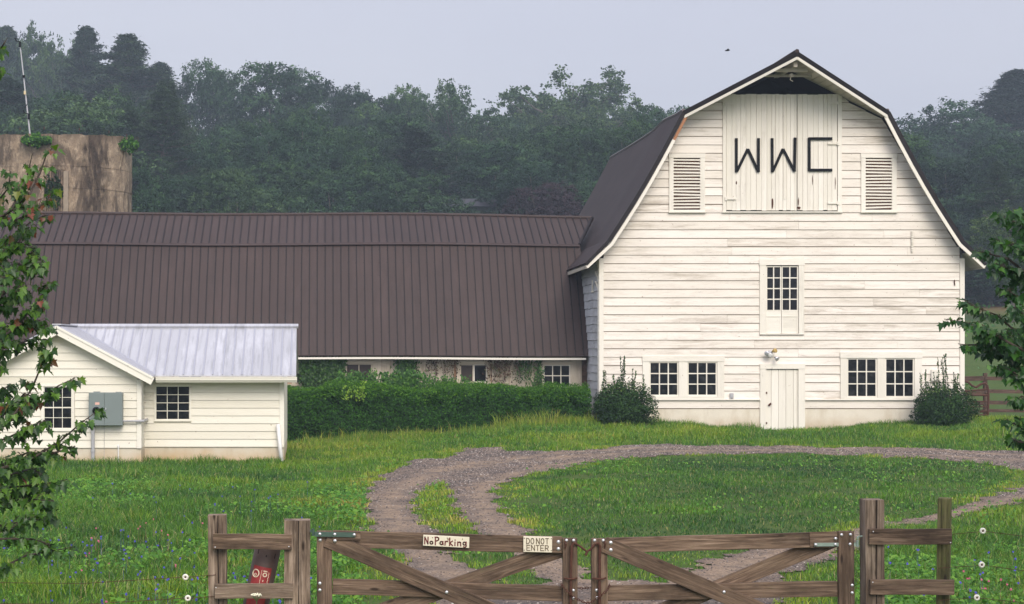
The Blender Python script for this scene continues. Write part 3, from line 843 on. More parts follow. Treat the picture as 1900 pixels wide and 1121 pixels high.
for (a, b) in ((1347.2, 1478.0), (1479.2, 1552.8)):
    d = MB(); boarded(d, bx(a), bx(b), zb, zt, DB - 0.03, 0.085, 0.17, 0.006, 0.03, 0.01)
    d.box(bx(a), bx(b), DB + 0.002, DB + 0.02, zb + 0.03, zt - 0.03, r=0.1)
    # flat battens seen on the face
    if a < 1400:
        d.box(bx(1453.5), bx(1457.5), DB - 0.05, DB - 0.035, zb + 0.3, zt - 0.05, grain='z')
    do = d.build('hay_door', mat_trim, barn)
    for (hx, hy, s_) in ((1346, 193, 1), (1346, 369, 1)) if a < 1400 else ((1554, 192, -1), (1554, 267, -1), (1554, 377, -1)):
        h = MB(); h.box(min(bx(hx), bx(hx + s_ * 19)), max(bx(hx), bx(hx + s_ * 19)), DB - 0.075, DB - 0.062, bz(hy + 1.6), bz(hy - 1.6))
        h.box(bx(hx) - 0.03, bx(hx) + 0.03, DB - 0.09, DB - 0.06, bz(hy + 3.2), bz(hy - 3.2)); h.build('hinge', mat_trim, do)
    for (kx, ky, kw, kh) in ((1432.5, 378, 2.4, 10), (1366, 340, 1.6, 4)) if a < 1400 else ((1481.8, 386, 4, 3.2), (1481, 375, 1.2, 10), (1507, 335, 0.8, 14), (1549, 341, 1.0, 12)):
        # ragged holes and splits worn through the paint
        k = MB(); n_ = 9; pl = []
        for i in range(n_):
            an = 2 * math.pi * i / n_; rr_ = random.uniform(0.6, 1.05)
            pl.append((bx(kx) + math.cos(an) * kw / 68 * rr_, bz(ky) + math.sin(an) * kh / 68 * rr_))
        k.prism(pl[::-1], DB - 0.0365, DB - 0.0345); k.build('worn_hole', mat_rust, do)
# lettering W W C: flat black slats
def stroke(mb, a, b, wpx=5.2, y=DB - 0.062, t=0.03):
    mb.beam((bx(a[0]), y, bz(a[1])), (bx(b[0]), y, bz(b[1])), wpx / 68, t)
for L in ([((1365.4, 257), (1365.4, 320)), ((1366.5, 318), (1386.5, 277)), ((1386.5, 277), (1405.5, 318)), ((1406.3, 257), (1406.3, 320))],
          [((1431.6, 257), (1432.0, 320)), ((1433, 318), (1451.7, 277)), ((1451.7, 277), (1472.2, 317)), ((1474.0, 256), (1473.0, 319))],
          [((1500.5, 256), (1500.5, 318)), ((1500.0, 257.8), (1543, 257.8)), ((1501, 316), (1543, 316))]):
    lt = MB()
    for i, (a, b) in enumerate(L): stroke(lt, a, b, 4.9, DB - 0.062 - 0.003 * (i % 2) - 0.0012 * i)
    lt.build('letter', mat_black, barn)
# louvred vents
mat_slotback = plain('rusty_slot_back', (0.26, 0.115, 0.07), 0.9, 0, .1)  # rust-brown backing that shows between the slats
for (a, b, fx) in ((1250, 1298, (1241, 1307.5)), (1606, 1653.5, (1597, 1663))):
    v = MB(); frame(v, bx(fx[0]), bx(fx[1]), bz(393), bz(285), 0.12, 0.13, 0.12, 0.05, ear=0.01)
    v.box(bx(fx[0]) - 0.02, bx(fx[1]) + 0.02, DB - 0.09, DB + 0.02, bz(393) - 0.03, bz(393) - 0.002)
    vo_ = v.build('louvre_vent', mat_trim, barn)
    s = MB(); n_ = 16; z0, z1 = bz(388), bz(294)
    for i in range(n_):
        zz = z0 + (z1 - z0) * (i + 0.5) / n_; tl = random.gauss(0, 0.006)
        pts = []
        wv = bx(b) - bx(a) + 0.03
        p0 = (bx(a) - 0.015, 0, 0)
        # slat sloping outward and down
        x0_, x1_ = bx(a) - 0.015, bx(b) + 0.015
        v8 = [(x0_, DB - 0.045, zz - 0.024 + tl), (x1_, DB - 0.045, zz - 0.024 - tl), (x1_, DB + 0.03, zz + 0.002 - tl), (x0_, DB + 0.03, zz + 0.002 + tl),
              (x0_, DB - 0.045, zz + 0.012 + tl), (x1_, DB - 0.045, zz + 0.012 - tl), (x1_, DB + 0.03, zz + 0.034 - tl), (x0_, DB + 0.03, zz + 0.034 + tl)]
        s.add(v8, [(0, 3, 2, 1), (4, 5, 6, 7), (0, 1, 5, 4), (1, 2, 6, 5), (2, 3, 7, 6), (3, 0, 4, 7)])
    s.build('slats', mat_trim, vo_)
    k = MB(); k.box(bx(a) - 0.02, bx(b) + 0.02, DB + 0.055, DB + 0.06, z0, z1); k.build('dark_backing', mat_slotback, vo_)
# loft casement doors
lw = MB(); frame(lw, bx(1409), bx(1491.5), bz(619.5), bz(481.6), 0.175, 0.150, 0.155, 0.0, ear=0.012)
lw.box(bx(1409), bx(1491), DB - 0.07, DB + 0.05, bz(621), bz(619.3))
lo = lw.build('loft_window', mat_trim, barn)
for (a, b) in ((1421.4, 1449.2), (1450.0, 1480.6)):
    so = panes(lo, bx(a), bx(b), bz(577.5), bz(494), 2, 4, DB - 0.0, 0.028, 0.030, name='casement')
    k = MB(); k.box(bx(a), bx(b), DB - 0.02, DB + 0.02, bz(619), bz(577.5) - 0.001); k.box(bx(a), bx(b), DB - 0.032, DB - 0.021, bz(588), bz(586.6)); k.box(bx(a), bx(a) + 0.04, DB - 0.028, DB - 0.021, bz(618), bz(588.5), grain='z')
    k.box(bx(b) - 0.04, bx(b), DB - 0.028, DB - 0.021, bz(618), bz(588.5), grain='z'); k.build('kick_panel', mat_trim, so)
# ground floor windows
for gi, (fx, wins) in enumerate((((1192, 1343), ((1204, 1259), (1274.5, 1330.5))), ((1558.6, 1709.5), ((1570.5, 1627), (1641, 1696))))):
    yt = 660.7 if gi == 0 else 654; yb = 735.5 if gi == 0 else 738; yi = 671 if gi == 0 else 664.5
    fr = MB(); z0, z1 = bz(yb + 5), bz(yt)
    x0, x1 = bx(fx[0]), bx(fx[1]); zi0, zi1 = bz(yb), bz(yi)
    fr.box(x0 - 0.01, x1 + 0.012, DB - 0.066, DB + 0.03, zi1 + 0.001, z1)
    fr.box(x0, x1, DB - 0.06, DB + 0.03, z0, zi0 - 0.001)
    xs = [x0, bx(wins[0][0]), bx(wins[0][1]), bx(wins[1][0]), bx(wins[1][1]), x1]
    for i in (0, 2, 4): fr.box(xs[i], xs[i + 1], DB - 0.055, DB + 0.06, zi0, zi1, grain='z')
    fo = fr.build('window', mat_trim, barn)
    for a, b in wins:
        panes(fo, bx(a) + 0.004, bx(b) - 0.004, zi0, zi1, 3, 3, DB - 0.012, 0.038, 0.03)
# front door
df = MB(); frame(df, bx(1409.7), bx(1493), -0.2, bz(675), 0.165, 0.18, 0.14, 0.0, ear=0.004)
dfo = df.build('door_frame', mat_trim, barn)
d = MB(); x = bx(1421.3)
for wv in (0.14, 0.2, 0.2, 0.205, 0.10, 0.055):
    xe = min(x + wv, bx(1481)); d.box(x + 0.004, xe - 0.004, DB - 0.012 + random.uniform(-.003, .003), DB + 0.02, -0.1, bz(686), grain='z'); x = xe
d.box(bx(1421), bx(1481.2), DB + 0.021, DB + 0.03, -0.1, bz(686), r=0)
do = d.build('front_door', mat_trim, barn)
k = MB(); k.beam((bx(1425.5), DB - 0.045, bz(752.5)), (bx(1430), DB - 0.03, bz(748.5)), 0.045, 0.04); k.build('latch', mat_rust, do)
for yy in (729, 785): k = MB(); k.box(bx(1420), bx(1422.6), DB - 0.062, DB - 0.02, bz(yy + 1.7), bz(yy - 1.7)); k.build('hinge', mat_rust, do)
# floodlight cluster, junction box, meter plate, hook, old fixings
fl = MB(); c0 = Vector((bx(1427), DB - 0.05, bz(655)))
fl.tube([c0, c0 + Vector((0, -0.06, 0))], 0.07, 12)
flo = fl.build('floodlight', mat_pipe, barn, smooth=True)
for (dx_, dz_, mt_, ax) in ((-0.07, 0.0, mat_bolt, (-.5, -.8, -.1)), (0.065, 0.045, mat_fl_yellow, (.5, -.8, .2)), (0.0, -0.03, mat_whitepipe, (-.2, -.9, -.3)), (0.13, -0.115, mat_bolt, (.4, -.8, -.5))):
    k = MB(); c = c0 + Vector((dx_, -0.09, dz_)); a = Vector(ax).normalized()
    k.tube([c, c + a * 0.05, c + a * 0.11, c + a * 0.115], [0.03, 0.05, 0.065, 0.04], 10); k.build('lamp_head', mt_, flo, smooth=True)
k = MB(); k.box(bx(1353.5), bx(1360), DB - 0.085, DB - 0.03, bz(739.5), bz(729.5)); k.box(bx(1355), bx(1358.5), DB - 0.092, DB - 0.0851, bz(737), bz(732)); k.build('outlet_box', mat_pipe, barn, bevel=0.008)
k = MB(); k.box(bx(1726.5), bx(1740), DB - 0.09, DB - 0.03, bz(706.5), bz(686)); k.box(bx(1728), bx(1738.5), DB - 0.096, DB - 0.0905, bz(705), bz(687.5)); k.build('utility_box', mat_trim, barn, bevel=0.01)
k = MB(); c = (bx(1770), DB - 0.045, bz(525)); k.tube([(c[0], c[1], c[2] + .08), c, (c[0] + .01, c[1], c[2] - .07)], 0.014, 6); k.build('iron_hook', mat_rust, barn)
k = MB()
for i in range(9):
    k.box(bx(1689.5), bx(1693.5), DB - 0.07, DB - 0.035, bz(432 + i * 4.4), bz(429.2 + i * 4.4))
k.box(bx(1690.7), bx(1692), DB - 0.05, DB - 0.034, bz(470), bz(428)); k.build('insulator_bracket', mat_trim, barn)

# roof -------------------------------------------------------------------
def roof_pt(i, side, y, lift=0.0):
    wv, zz = PROF[i]
    t = (y - 50) / 12
    sag = [-0.03, -0.05, -0.04, -0.05][i] * math.sin(math.pi * min(max(t, 0), 1))
    bump_ = 0.10 * math.exp(-((y - 52.3) / 1.1) ** 2) if i == 1 else 0
    return (XC + side * wv, y, ZC + zz + sag + bump_ + lift)
def front_y(i): return (DB - 1.65, DB - 0.48, DB - 0.45, DB - 0.45)[i]
ys = np.linspace(0, 1, 25)
for side in (-1, 1):
    for (a, b, nm) in ((0, 1, 'upper_roof'), (1, 2, 'lower_roof'), (2, 3, 'flared_eave')):
        mb = MB(); vs = []; nS = 6 if nm == 'lower_roof' else 3
        for t in ys:
            for k_ in range(nS + 1):
                s_ = k_ / nS
                ya = front_y(a) * (1 - t) + 62.2 * t; yb_ = front_y(b) * (1 - t) + 62.2 * t
                pa = roof_pt(a, side, ya); pb = roof_pt(b, side, yb_)
                p = [pa[j] * (1 - s_) + pb[j] * s_ for j in range(3)]
                if nm == 'lower_roof': p[2] -= 0.13 * math.sin(math.pi * s_) * 1.0; 
                vs.append(tuple(p))
        fs = [(i * (nS + 1) + j, i * (nS + 1) + j + 1, (i + 1) * (nS + 1) + j + 1, (i + 1) * (nS + 1) + j) for i in range(len(ys) - 1) for j in range(nS)]
        mb.add(vs, fs, 0.5)
        o = mb.build(nm, mat_barnroof, barn)
        sm = o.modifiers.new('th', 'SOLIDIFY'); sm.thickness = 0.05; sm.offset = 0
        # ribs
        rb = MB()
        yv = np.arange(50.2, 62.0, 0.45)
        for y in yv:
            t = (y - 49.5) / 12.7
            pts = []
            for k_ in range(nS + 1):
                s_ = k_ / nS
                ya = front_y(a) * (1 - t) + 62.2 * t; yb_ = front_y(b) * (1 - t) + 62.2 * t
                pa = roof_pt(a, side, ya, 0.03); pb = roof_pt(b, side, yb_, 0.03)
                p = [pa[j] * (1 - s_) + pb[j] * s_ for j in range(3)]
                if nm == 'lower_roof': p[2] -= 0.13 * math.sin(math.pi * s_)
                pts.append(p)
            rb.tube(pts, 0.012, 4)
        if nm != 'flared_eave': rb.build('seams', mat_barnroof, o)
    # knee flashing
    kf = MB(); kf.tube([roof_pt(1, side, y, 0.035) for y in np.linspace(DB - 0.45, 62.1, 14)], 0.05, 6); kf.build('knee_flashing', mat_flash, barn)
rc = MB(); rc.tube([roof_pt(0, 1, y, 0.03) for y in np.linspace(DB - 1.66, 62.2, 14)], 0.06, 6); rc.build('ridge_cap', mat_barnroof, barn)
# rake boards along the front edge and soffit planking
def fpt(i, side, dz=0.0, dy=0.0): p = roof_pt(i, side, front_y(i)); return Vector((p[0], p[1] + dy, p[2] + dz))
def lowcurve(side, n=6, dz=0.0, dy=0.0):
    pa, pb = fpt(1, side), fpt(2, side); o = []
    for k_ in range(n + 1):
        s_ = k_ / n; p = pa.lerp(pb, s_); p.z += -0.13 * math.sin(math.pi * s_) + dz; p.y += dy; o.append(p)
    return o
for side in (-1, 1):
    rk = MB()
    rk.beam(fpt(0, side, -0.135), fpt(1, side, -0.135), 0.10, 0.05, r=.3)
    lc = lowcurve(side, 6, -0.13, 0.0)
    lc = [p - Vector((side * 0.07, 0, 0)) for p in lc]
    lc2 = lc if side == 1 else lc[1:]
    for p, q_ in zip(lc2, lc2[1:]): rk.beam(p, q_, 0.085, 0.05, r=.3)
    a_ = lc[-1]; b_ = fpt(3, side, -0.10) - Vector((side * 0.02, 0, 0)); rk.beam(a_, b_, 0.085, 0.05, r=.3)
    rk.build('rake_board', mat_trim, barn)
    if side == -1:
        k = MB(); k.beam(lc[0], lc[1], 0.075, 0.05); k.build('bare_rake_board', mat_bare, barn)
    ed = MB(); ed.beam(fpt(0, side, -0.045, -0.012), fpt(1, side, -0.045, -0.012), 0.12, 0.06)
    lc = lowcurve(side, 6, -0.03, -0.012)
    for p, q_ in zip(lc, lc[1:]): ed.beam(p, q_, 0.11, 0.06)
    ed.beam(fpt(2, side, -0.03, -0.012), fpt(3, side, -0.03, -0.012), 0.08, 0.06)
    ed.build('roof_edge', mat_roof_edge, barn)
    # soffit: narrow boards parallel to the ridge
    sf = MB()
    for k_ in range(14):
        s0, s1 = k_ / 14 + 0.003, (k_ + 1) / 14 - 0.003
        def pt(s_, t):
            yf = front_y(0) * (1 - s_) + front_y(1) * s_ + 0.04
            y = yf * (1 - t) + (DB + 0.02) * t
            wv = PROF[0][0] * (1 - s_) + PROF[1][0] * s_; zz = PROF[0][1] * (1 - s_) + PROF[1][1] * s_
            return Vector((XC + side * wv, y, ZC + zz - 0.09))
        q4 = [pt(s0, 0), pt(s1, 0), pt(s1, 1), pt(s0, 1)]
        sf.add(q4 + [p - Vector((0, 0, 0.02)) for p in q4], [(0, 1, 2, 3), (7, 6, 5, 4), (0, 4, 5, 1), (1, 5, 6, 2), (2, 6, 7, 3), (3, 7, 4, 0)], random.random(), [(p.y, p.x, p.z) for p in q4] * 2)
    sf.build('soffit', mat_soffit, barn)
    # eave fascia along the side and eave soffit
    ef = MB(); y0 = DB - 0.45
    p = [roof_pt(3, side, y, -0.09) for y in np.linspace(y0, 62.1, 10)]
    for u_, v_ in zip(p, p[1:]): ef.beam(Vector(u_) - Vector((side * 0.02, 0, 0)), Vector(v_) - Vector((side * .02, 0, 0)), 0.09, 0.03, side=(1, 0, 0))
    ef.build('eave_board', mat_soffit, barn)
    es = MB()
    for k_ in range(24):
        ya, yb_ = y0 + 0.04 + k_ * 0.52, y0 + 0.04 + k_ * 0.52 + 0.5
        q4 = [Vector((XC + side * (HW + .0), ya, ZC + 2.60 - 0.10)), Vector((XC + side * 5.36, ya, ZC + 2.14)), Vector((XC + side * 5.36, yb_, ZC + 2.14)), Vector((XC + side * (HW + .0), yb_, ZC + 2.60 - 0.10))]
        es.add(q4 + [p_ - Vector((0, 0, 0.02)) for p_ in q4], [(0, 1, 2, 3), (7, 6, 5, 4), (0, 4, 5, 1), (1, 5, 6, 2), (2, 6, 7, 3), (3, 7, 4, 0)])
    es.build('eave_soffit', mat_soffit, barn)
# hay hood beam, track and pulley
hb = MB()
hb.box(bx(1450) - 0.45, bx(1450) + 0.4, DB - 1.2, DB - 1.1, ZC + 7.28, ZC + 7.36)
hb.box(bx(1450) - 0.62, bx(1450) + 0.62, DB - 0.8, DB - 0.72, ZC + 7.20, ZC + 7.26)
hb.box(bx(1450) - 0.05, bx(1450) + 0.05, DB - 1.5, DB + 0.6, ZC + 7.36, ZC + 7.48)
hbo = hb.build('hay_hood_beam', mat_soffit, barn)
k = MB(); c = Vector((bx(1450), DB - 1.05, ZC + 7.2)); k.tube([c + Vector((0, -.04, 0)), c + Vector((0, .04, 0))], 0.05, 12)
k.tube([c, c + Vector((-.03, 0, -.12)), c + Vector((.04, 0, -.16))], 0.014, 6); k.build('pulley', mat_soffit, hbo)
# near-black screen added to keep the hay opening dark; rear wall closes the barn
k = MB(); k.prism([(XC - 4.6, ZC), (XC + 4.6, ZC), (XC + 4.5, ZC + 2.7), (XC + 2.6, ZC + 6.1), (XC, ZC + 7.5), (XC - 2.6, ZC + 6.1), (XC - 4.5, ZC + 2.7)], DB + 1.6, DB + 1.65); k.build('dark_loft_screen', mat_dark, barn)
bw = MB()
prof2 = [(XC + s_ * wv, ZC + zz - 0.12) for s_, (wv, zz) in [(-1, PROF[1]), (-1, (4.7, 2.8))]] 
poly = [(XC - HW, -0.3), (XC + HW, -0.3), (XC + HW, ZC + 2.45), (XC + 4.66, ZC + 2.72), (XC + 2.7, ZC + 6.2), (XC, ZC + 7.55), (XC - 2.7, ZC + 6.2), (XC - 4.66, ZC + 2.72), (XC - HW, ZC + 2.45)]
bw.prism(poly, 61.6, 61.75)
bw.build('rear_wall', mat_boards, barn)
# side walls clad in shingle courses
for side in (-1, 1):
    sw = MB(); bk = MB(); z = -0.2; xw = XC + side * HW
    bk.box(min(xw - side * 0.08, xw - side * 0.03), max(xw - side * 0.08, xw - side * 0.03), DB + 0.18, 61.6, -0.3, ZC + 2.5)
    while z < ZC + 2.40:
        y = DB + 0.175; pz = 0.225
        while y < 61.6:
            wv = random.uniform(0.35, 0.62); ye = min(y + wv, 61.6)
            if 61.6 - ye < 0.1: ye = 61.6
            o0, o1 = 0.03 + random.uniform(-.004, .006), 0.008; dz = random.gauss(0, 0.006)
            v8 = [(xw + side * o0, y + .003, z + dz), (xw + side * o0, ye - .003, z + dz), (xw - side * .02, ye - .003, z + dz), (xw - side * .02, y + .003, z + dz),
                  (xw + side * o1, y + .003, z + pz - .004), (xw + side * o1, ye - .003, z + pz - .004), (xw - side * .02, ye - .003, z + pz - .004), (xw - side * .02, y + .003, z + pz - .004)]
            sw.add(v8, [(0, 3, 2, 1), (4, 5, 6, 7), (0, 1, 5, 4), (1, 2, 6, 5), (2, 3, 7, 6), (3, 0, 4, 7)], None, [(p[1], p[0], p[2]) for p in v8])
            y = ye
        z += pz
    sw.build('shingle_wall', mat_shingle, barn); bk.build('side_sheathing', mat_back, barn)
# three short wooden struts at the left corner under the eave
for (a, b, c_, d_) in ((1106.5, 484, 1112, 503), (1105.5, 505, 1112, 523), (1105.5, 523, 1112, 541)):
    k = MB(); k.beam((X(a, 50.35) , 50.35, Z(b, 50.35)), (X(c_, 50.1), 50.1, Z(d_, 50.1)), 0.045, 0.05); k.build('wall_strut', mat_trim, barn)
k = MB(); k.box(XC - HW - 0.06, XC - HW - 0.03, 50.95, 51.02, Z(543, 51), Z(520, 51), grain='z'); k.box(XC - HW - 0.055, XC - HW - 0.03, 50.8, 51.2, Z(542, 51), Z(540, 51)); k.build('wall_cleat', mat_trim, barn)
# ------------------------------------------------------------------ long low barn (wing)
wing = thing('dairy_barn', 'long low barn with brown ribbed metal gambrel roof and cream board wall behind the hedge', 'barn', (0, 52.3, 0.1))
WX0, WX1 = -17.0, 7.43
EV = (51.85, Z(660, 51.85)); KN = (53.9, Z(454, 53.9)); RD = (55.9, Z(402, 55.9))
def wsag(x, k):                         # old roof: the ridge dips toward the tall barn
    t = (x + 17) / 24.4
    return (-0.02, -0.03, -0.085)[k] * max(0, (t - 0.62) / 0.38) ** 1.2 + (0.025 * math.sin(x * 0.55) if k else 0.008 * math.sin(x * .8)) + (0.05 if k == 2 else 0)
def wpt(x, k, lift=0.0):
    y, z = (EV, KN, RD)[k]
    return Vector((x, y, z + wsag(x, k) + lift))
# the roof runs on under the tall barn's eave as far as its wall
for (a, b, nm) in ((0, 1, 'lower_roof'), (1, 2, 'upper_roof')):
    mb = MB(); xs = np.linspace(WX0, WX1 + 0.12, 60); vs = []
    for x in xs:
        for k_ in range(5):
            s_ = k_ / 4; p = wpt(x, a).lerp(wpt(x, b), s_)
            if a == 0: p.z += 0.06 * math.sin(math.pi * s_)
            vs.append(p)
    mb.add(vs, [(i * 5 + j, i * 5 + j + 1, (i + 1) * 5 + j + 1, (i + 1) * 5 + j) for i in range(59) for j in range(4)], 0.5)
    if a == 1:      # the upper slope runs on to die into the tall barn's roof
        mb.add([wpt(WX1 + .12, 1), wpt(WX1 + .12, 2), wpt(8.24, 2)], [(0, 1, 2)], .5)
    o = mb.build(nm, mat_roof, wing); sm = o.modifiers.new('th', 'SOLIDIFY'); sm.thickness = 0.04; sm.offset = 0
    rb = MB(); x = WX1 - 0.06; n_ = 0
    rs = random.Random(a)
    while x > WX0:
        pts = []
        for k_ in range(6):
            s_ = k_ / 5; xx = x + rs.uniform(-.003, .003); p = wpt(xx, a, 0.03).lerp(wpt(xx, b, 0.03), s_)
            if a == 0: p.z += 0.06 * math.sin(math.pi * s_)
            pts.append(p)
        for p, q_ in zip(pts, pts[1:]): rb.beam(p, q_, 0.034, 0.030, side=(1, 0, 0), r=0.4)
        for k_ in range(3):
            pass
        x -= 0.2286; n_ += 1
    if a == 1:
        for x in (WX1 + .17, WX1 + .40, WX1 + .60):
            s_ = (x - WX1 - .12) / (8.24 - WX1 - .12); p = wpt(x, 1, .03).lerp(wpt(x, 2, .03), s_)
            rb.beam(p, wpt(x, 2, .03), .034, .03, side=(1, 0, 0), r=.4)
    rb.build('roof_ribs', mat_roof_edge, o)
    if a == 0:
        sc_ = MB()
        for row_ in range(8):
            s_ = 0.06 + row_ * 0.125; x = WX1 - 0.06 - 0.03
            while x > WX0:
                p = wpt(x, 0, 0.026).lerp(wpt(x, 1, 0.026), s_); p.z += 0.06 * math.sin(math.pi * s_)
                sc_.box(p.x - .006, p.x + .006, p.y - .012, p.y, p.z - .006, p.z + .010, r=.5); x -= 0.2286
        sc_.build('screws', mat_roof_edge, o)
fl = MB()
xs = np.linspace(WX0, WX1 + .1, 40)
for x0, x1 in zip(xs, xs[1:]):
    a, b = wpt(x0, 1, 0.055), wpt(x1, 1, 0.055)
    fl.beam(a + Vector((0, -0.05, -0.035)), b + Vector((0, -0.05, -0.035)), 0.12, 0.02, side=(0, 0.55, -0.8), r=.5)
fl.build('knee_flashing', mat_roof, wing)
fl = MB()
for x0, x1 in zip(xs, list(xs[1:-1]) + [8.18]):
    fl.tube([wpt(x0, 2, 0.03), wpt(x1, 2, 0.03)], 0.055, 8, r=.5, cap=False)
fl.build('ridge_cap', mat_roof, wing)
k = MB(); k.tube([wpt(WX1 + .1, 1, .05), wpt(8.20, 2, .04)], 0.045, 6); k.build('end_flashing', mat_roof_edge, wing)
# rear slopes
k = MB()
for p, q_ in (((RD[0], RD[1] + 0.0), (58.0, KN[1])), ((58.0, KN[1]), (60.0, EV[1]))):
    k.add([(WX0, p[0], p[1] - .03), (WX1 + .1, p[0], p[1] - .1), (WX1 + .1, q_[0], q_[1]), (WX0, q_[0], q_[1]), (WX0, p[0], p[1] - .07), (WX1 + .1, p[0], p[1] - .14), (WX1 + .1, q_[0], q_[1] - .04), (WX0, q_[0], q_[1] - .04)],
          [(0, 1, 2, 3), (7, 6, 5, 4), (0, 4, 5, 1), (1, 5, 6, 2), (2, 6, 7, 3), (3, 7, 4, 0)], .5)
k.build('rear_roof', mat_roof, wing)
k = MB(); k.prism([(52.35, 0), (59.5, 0), (59.5, ZC - .4), (58, ZC + 2.8), (55.9, ZC + 3.8), (53.9, ZC + 2.85), (52.35, ZC - .4)], 0, 0.1)
k.v = [(WX0 + .2 + p[1], p[0], p[2]) for p in k.v]; k.build('end_wall', mat_boards, wing)
k = MB(); k.box(WX0, WX1, 59.5, 59.6, -.2, ZC - .4); k.build('rear_wall', mat_boards, wing)
# fascia, slightly bowed
k = MB()
for x0, x1 in zip(xs, xs[1:]):
    k.beam(wpt(x0, 0, -0.07) + Vector((0, 0.0, 0)), wpt(min(x1, WX1), 0, -0.07), 0.055, 0.03, r=.3)
k.build('eave_fascia', mat_trim, wing)
WD = 52.3
# wall
wins = [(548, 571, 677, 712), (642, 690, 675, 708), (853.5, 903.5, 676, 710), (1008, 1058, 677, 718), (330, 375, 677, 712), (180, 225, 677, 712), (60, 105, 677, 712)]
k = MB(); x = WX0
wW = [(X(a, WD), X(b, WD), Z(d, WD), Z(c, WD)) for a, b, c, d in wins]
zb_, zt_ = -0.1, Z(655, WD)
while x < WX1:
    xe = min(x + random.uniform(0.22, 0.30), WX1); segs = [(zb_, zt_)]
    for a, b, lo, hi in wW:
        if xe > a and x < b:
            segs = [(zb_, lo), (hi, zt_)]
    for s0, s1 in segs: k.box(x + .004, xe - .004, WD - 0.02 + random.uniform(-.003, .003), WD + 0.01, s0, s1, grain='z')
    x = xe
k.build('board_wall', mat_boards, wing)
k = MB()
segs = sorted(wW); px_ = WX0
for a, b, lo, hi in segs:
    k.box(px_, a + .0, WD + .012, WD + .04, zb_, zt_); k.box(a, b, WD + .012, WD + .04, zb_, lo); px_ = b
k.box(px_, WX1, WD + .012, WD + .04, zb_, zt_); k.build('sheathing', mat_back, wing)
for i, (a, b, lo, hi) in enumerate(wW):
    k = MB(); frame(k, a - .10, b + .10, lo - .06, hi + .09, .10, .10, .09, .06, y0=WD - .05, y1=WD + .05)
    fo = k.build('window', mat_boards, wing)
    if i == 3: panes(fo, a, b, lo, hi, 3, 2, WD - 0.0, .03, .025, mat_trim, mat_glass)
    elif i == 2:
        panes(fo, a, (a + b) / 2, lo, hi, 1, 1, WD + .0, .03, .02, mat_boards, mat_dirtyglass); panes(fo, (a + b) / 2 + .002, b, lo, hi, 1, 1, WD + .005, .03, .02, mat_trim, mat_glass)
    else: panes(fo, a, b, lo, hi, 2, 1, WD + .0, .03, .03, mat_boards, mat_dirtyglass)
for px_ in (1063, 1000, 940, 830, 720, 632): k = MB(); k.box(X(px_, WD) - .05, X(px_, WD) + .05, WD - .045, WD - .022, zb_, zt_ - .02, grain='z'); k.build('batten', mat_boards, wing)
k = MB(); k.box(WX1 - .06, WX1 + .08, WD - .12, WD + .3, -0.1, Z(663, WD)); k.build('corner_post', mat_bgfence, wing)

# ------------------------------------------------------------------ small cream outbuilding
D1, D2 = 41.2, 42.0
ann = thing('outbuilding', 'small cream sided outbuilding with pale galvanised metal roof at the left', 'building', (X(262, D2), D2, -0.1))
def siding(x0f, x1f, z0, z1, y, pitch, ops):
    s = MB(); z = z1
    z = z0
    while z < z1 - 0.02:
        zt_ = min(z + pitch, z1); a0, b0 = x0f(z), x1f(z); a1, b1 = x0f(zt_), x1f(zt_)
        if b1 - a1 < 0.05: break
        for s0, s1 in cuts(a0, b0, z, zt_, ops):
            ta = s0 + (a1 - a0 if s0 == a0 else 0); tb = s1 + (b1 - b0 if s1 == b0 else 0)
            s.lap(s0, s1, ta, tb, z, zt_ - 0.006, y, 0.022, 0.004, 0.02)
        z = zt_
    return s
# gable section
XG = X(105, D1); GH = X(262, D1) - XG; slope = 0.53
zs0 = Z(831, D1); zpk = Z(603, 40.9) - 0.05
zEave = Z(700, 40.9)
w1 = (X(81, D1), X(134, D1), Z(796, D1), Z(717, D1))
def gh(z): return min(GH, max(0, (zpk - 0.14 - z) / slope))
s = siding(lambda z: XG - gh(z), lambda z: XG + gh(z) - (0.0 if gh(z) < GH else 0.10), zs0, zpk - 0.2, D1, 0.178, [(w1[0] - .06, w1[1] + .06, w1[2] - .05, w1[3] + .05)])
s.build('gable_siding', mat_annex, ann)
bk = MB(); bk.prism([(XG - GH, zs0), (w1[0] - .06, zs0), (w1[0] - .06, zpk - .2 - (XG - w1[0] + .06) * slope), (XG - GH, zEave - .1)], D1 + .021, D1 + .05)
bk.prism([(w1[1] + .06, zs0), (XG + GH, zs0), (XG + GH, zEave - .1), (w1[1] + .06, zpk - .2 - max(0, (w1[1] + .06 - XG)) * slope)], D1 + .021, D1 + .05)
bk.prism([(w1[0] - .06, w1[3] + .05), (w1[1] + .06, w1[3] + .05), (w1[1] + .06, zpk - .2 - max(0, (w1[1] + .06 - XG)) * slope), (XG, zpk - .16), (w1[0] - .06, zpk - .2 - (XG - w1[0] + .06) * slope)], D1 + .021, D1 + .05)
bk.box(w1[0] - .06, w1[1] + .06, D1 + .021, D1 + .05, zs0, w1[2] - .05)
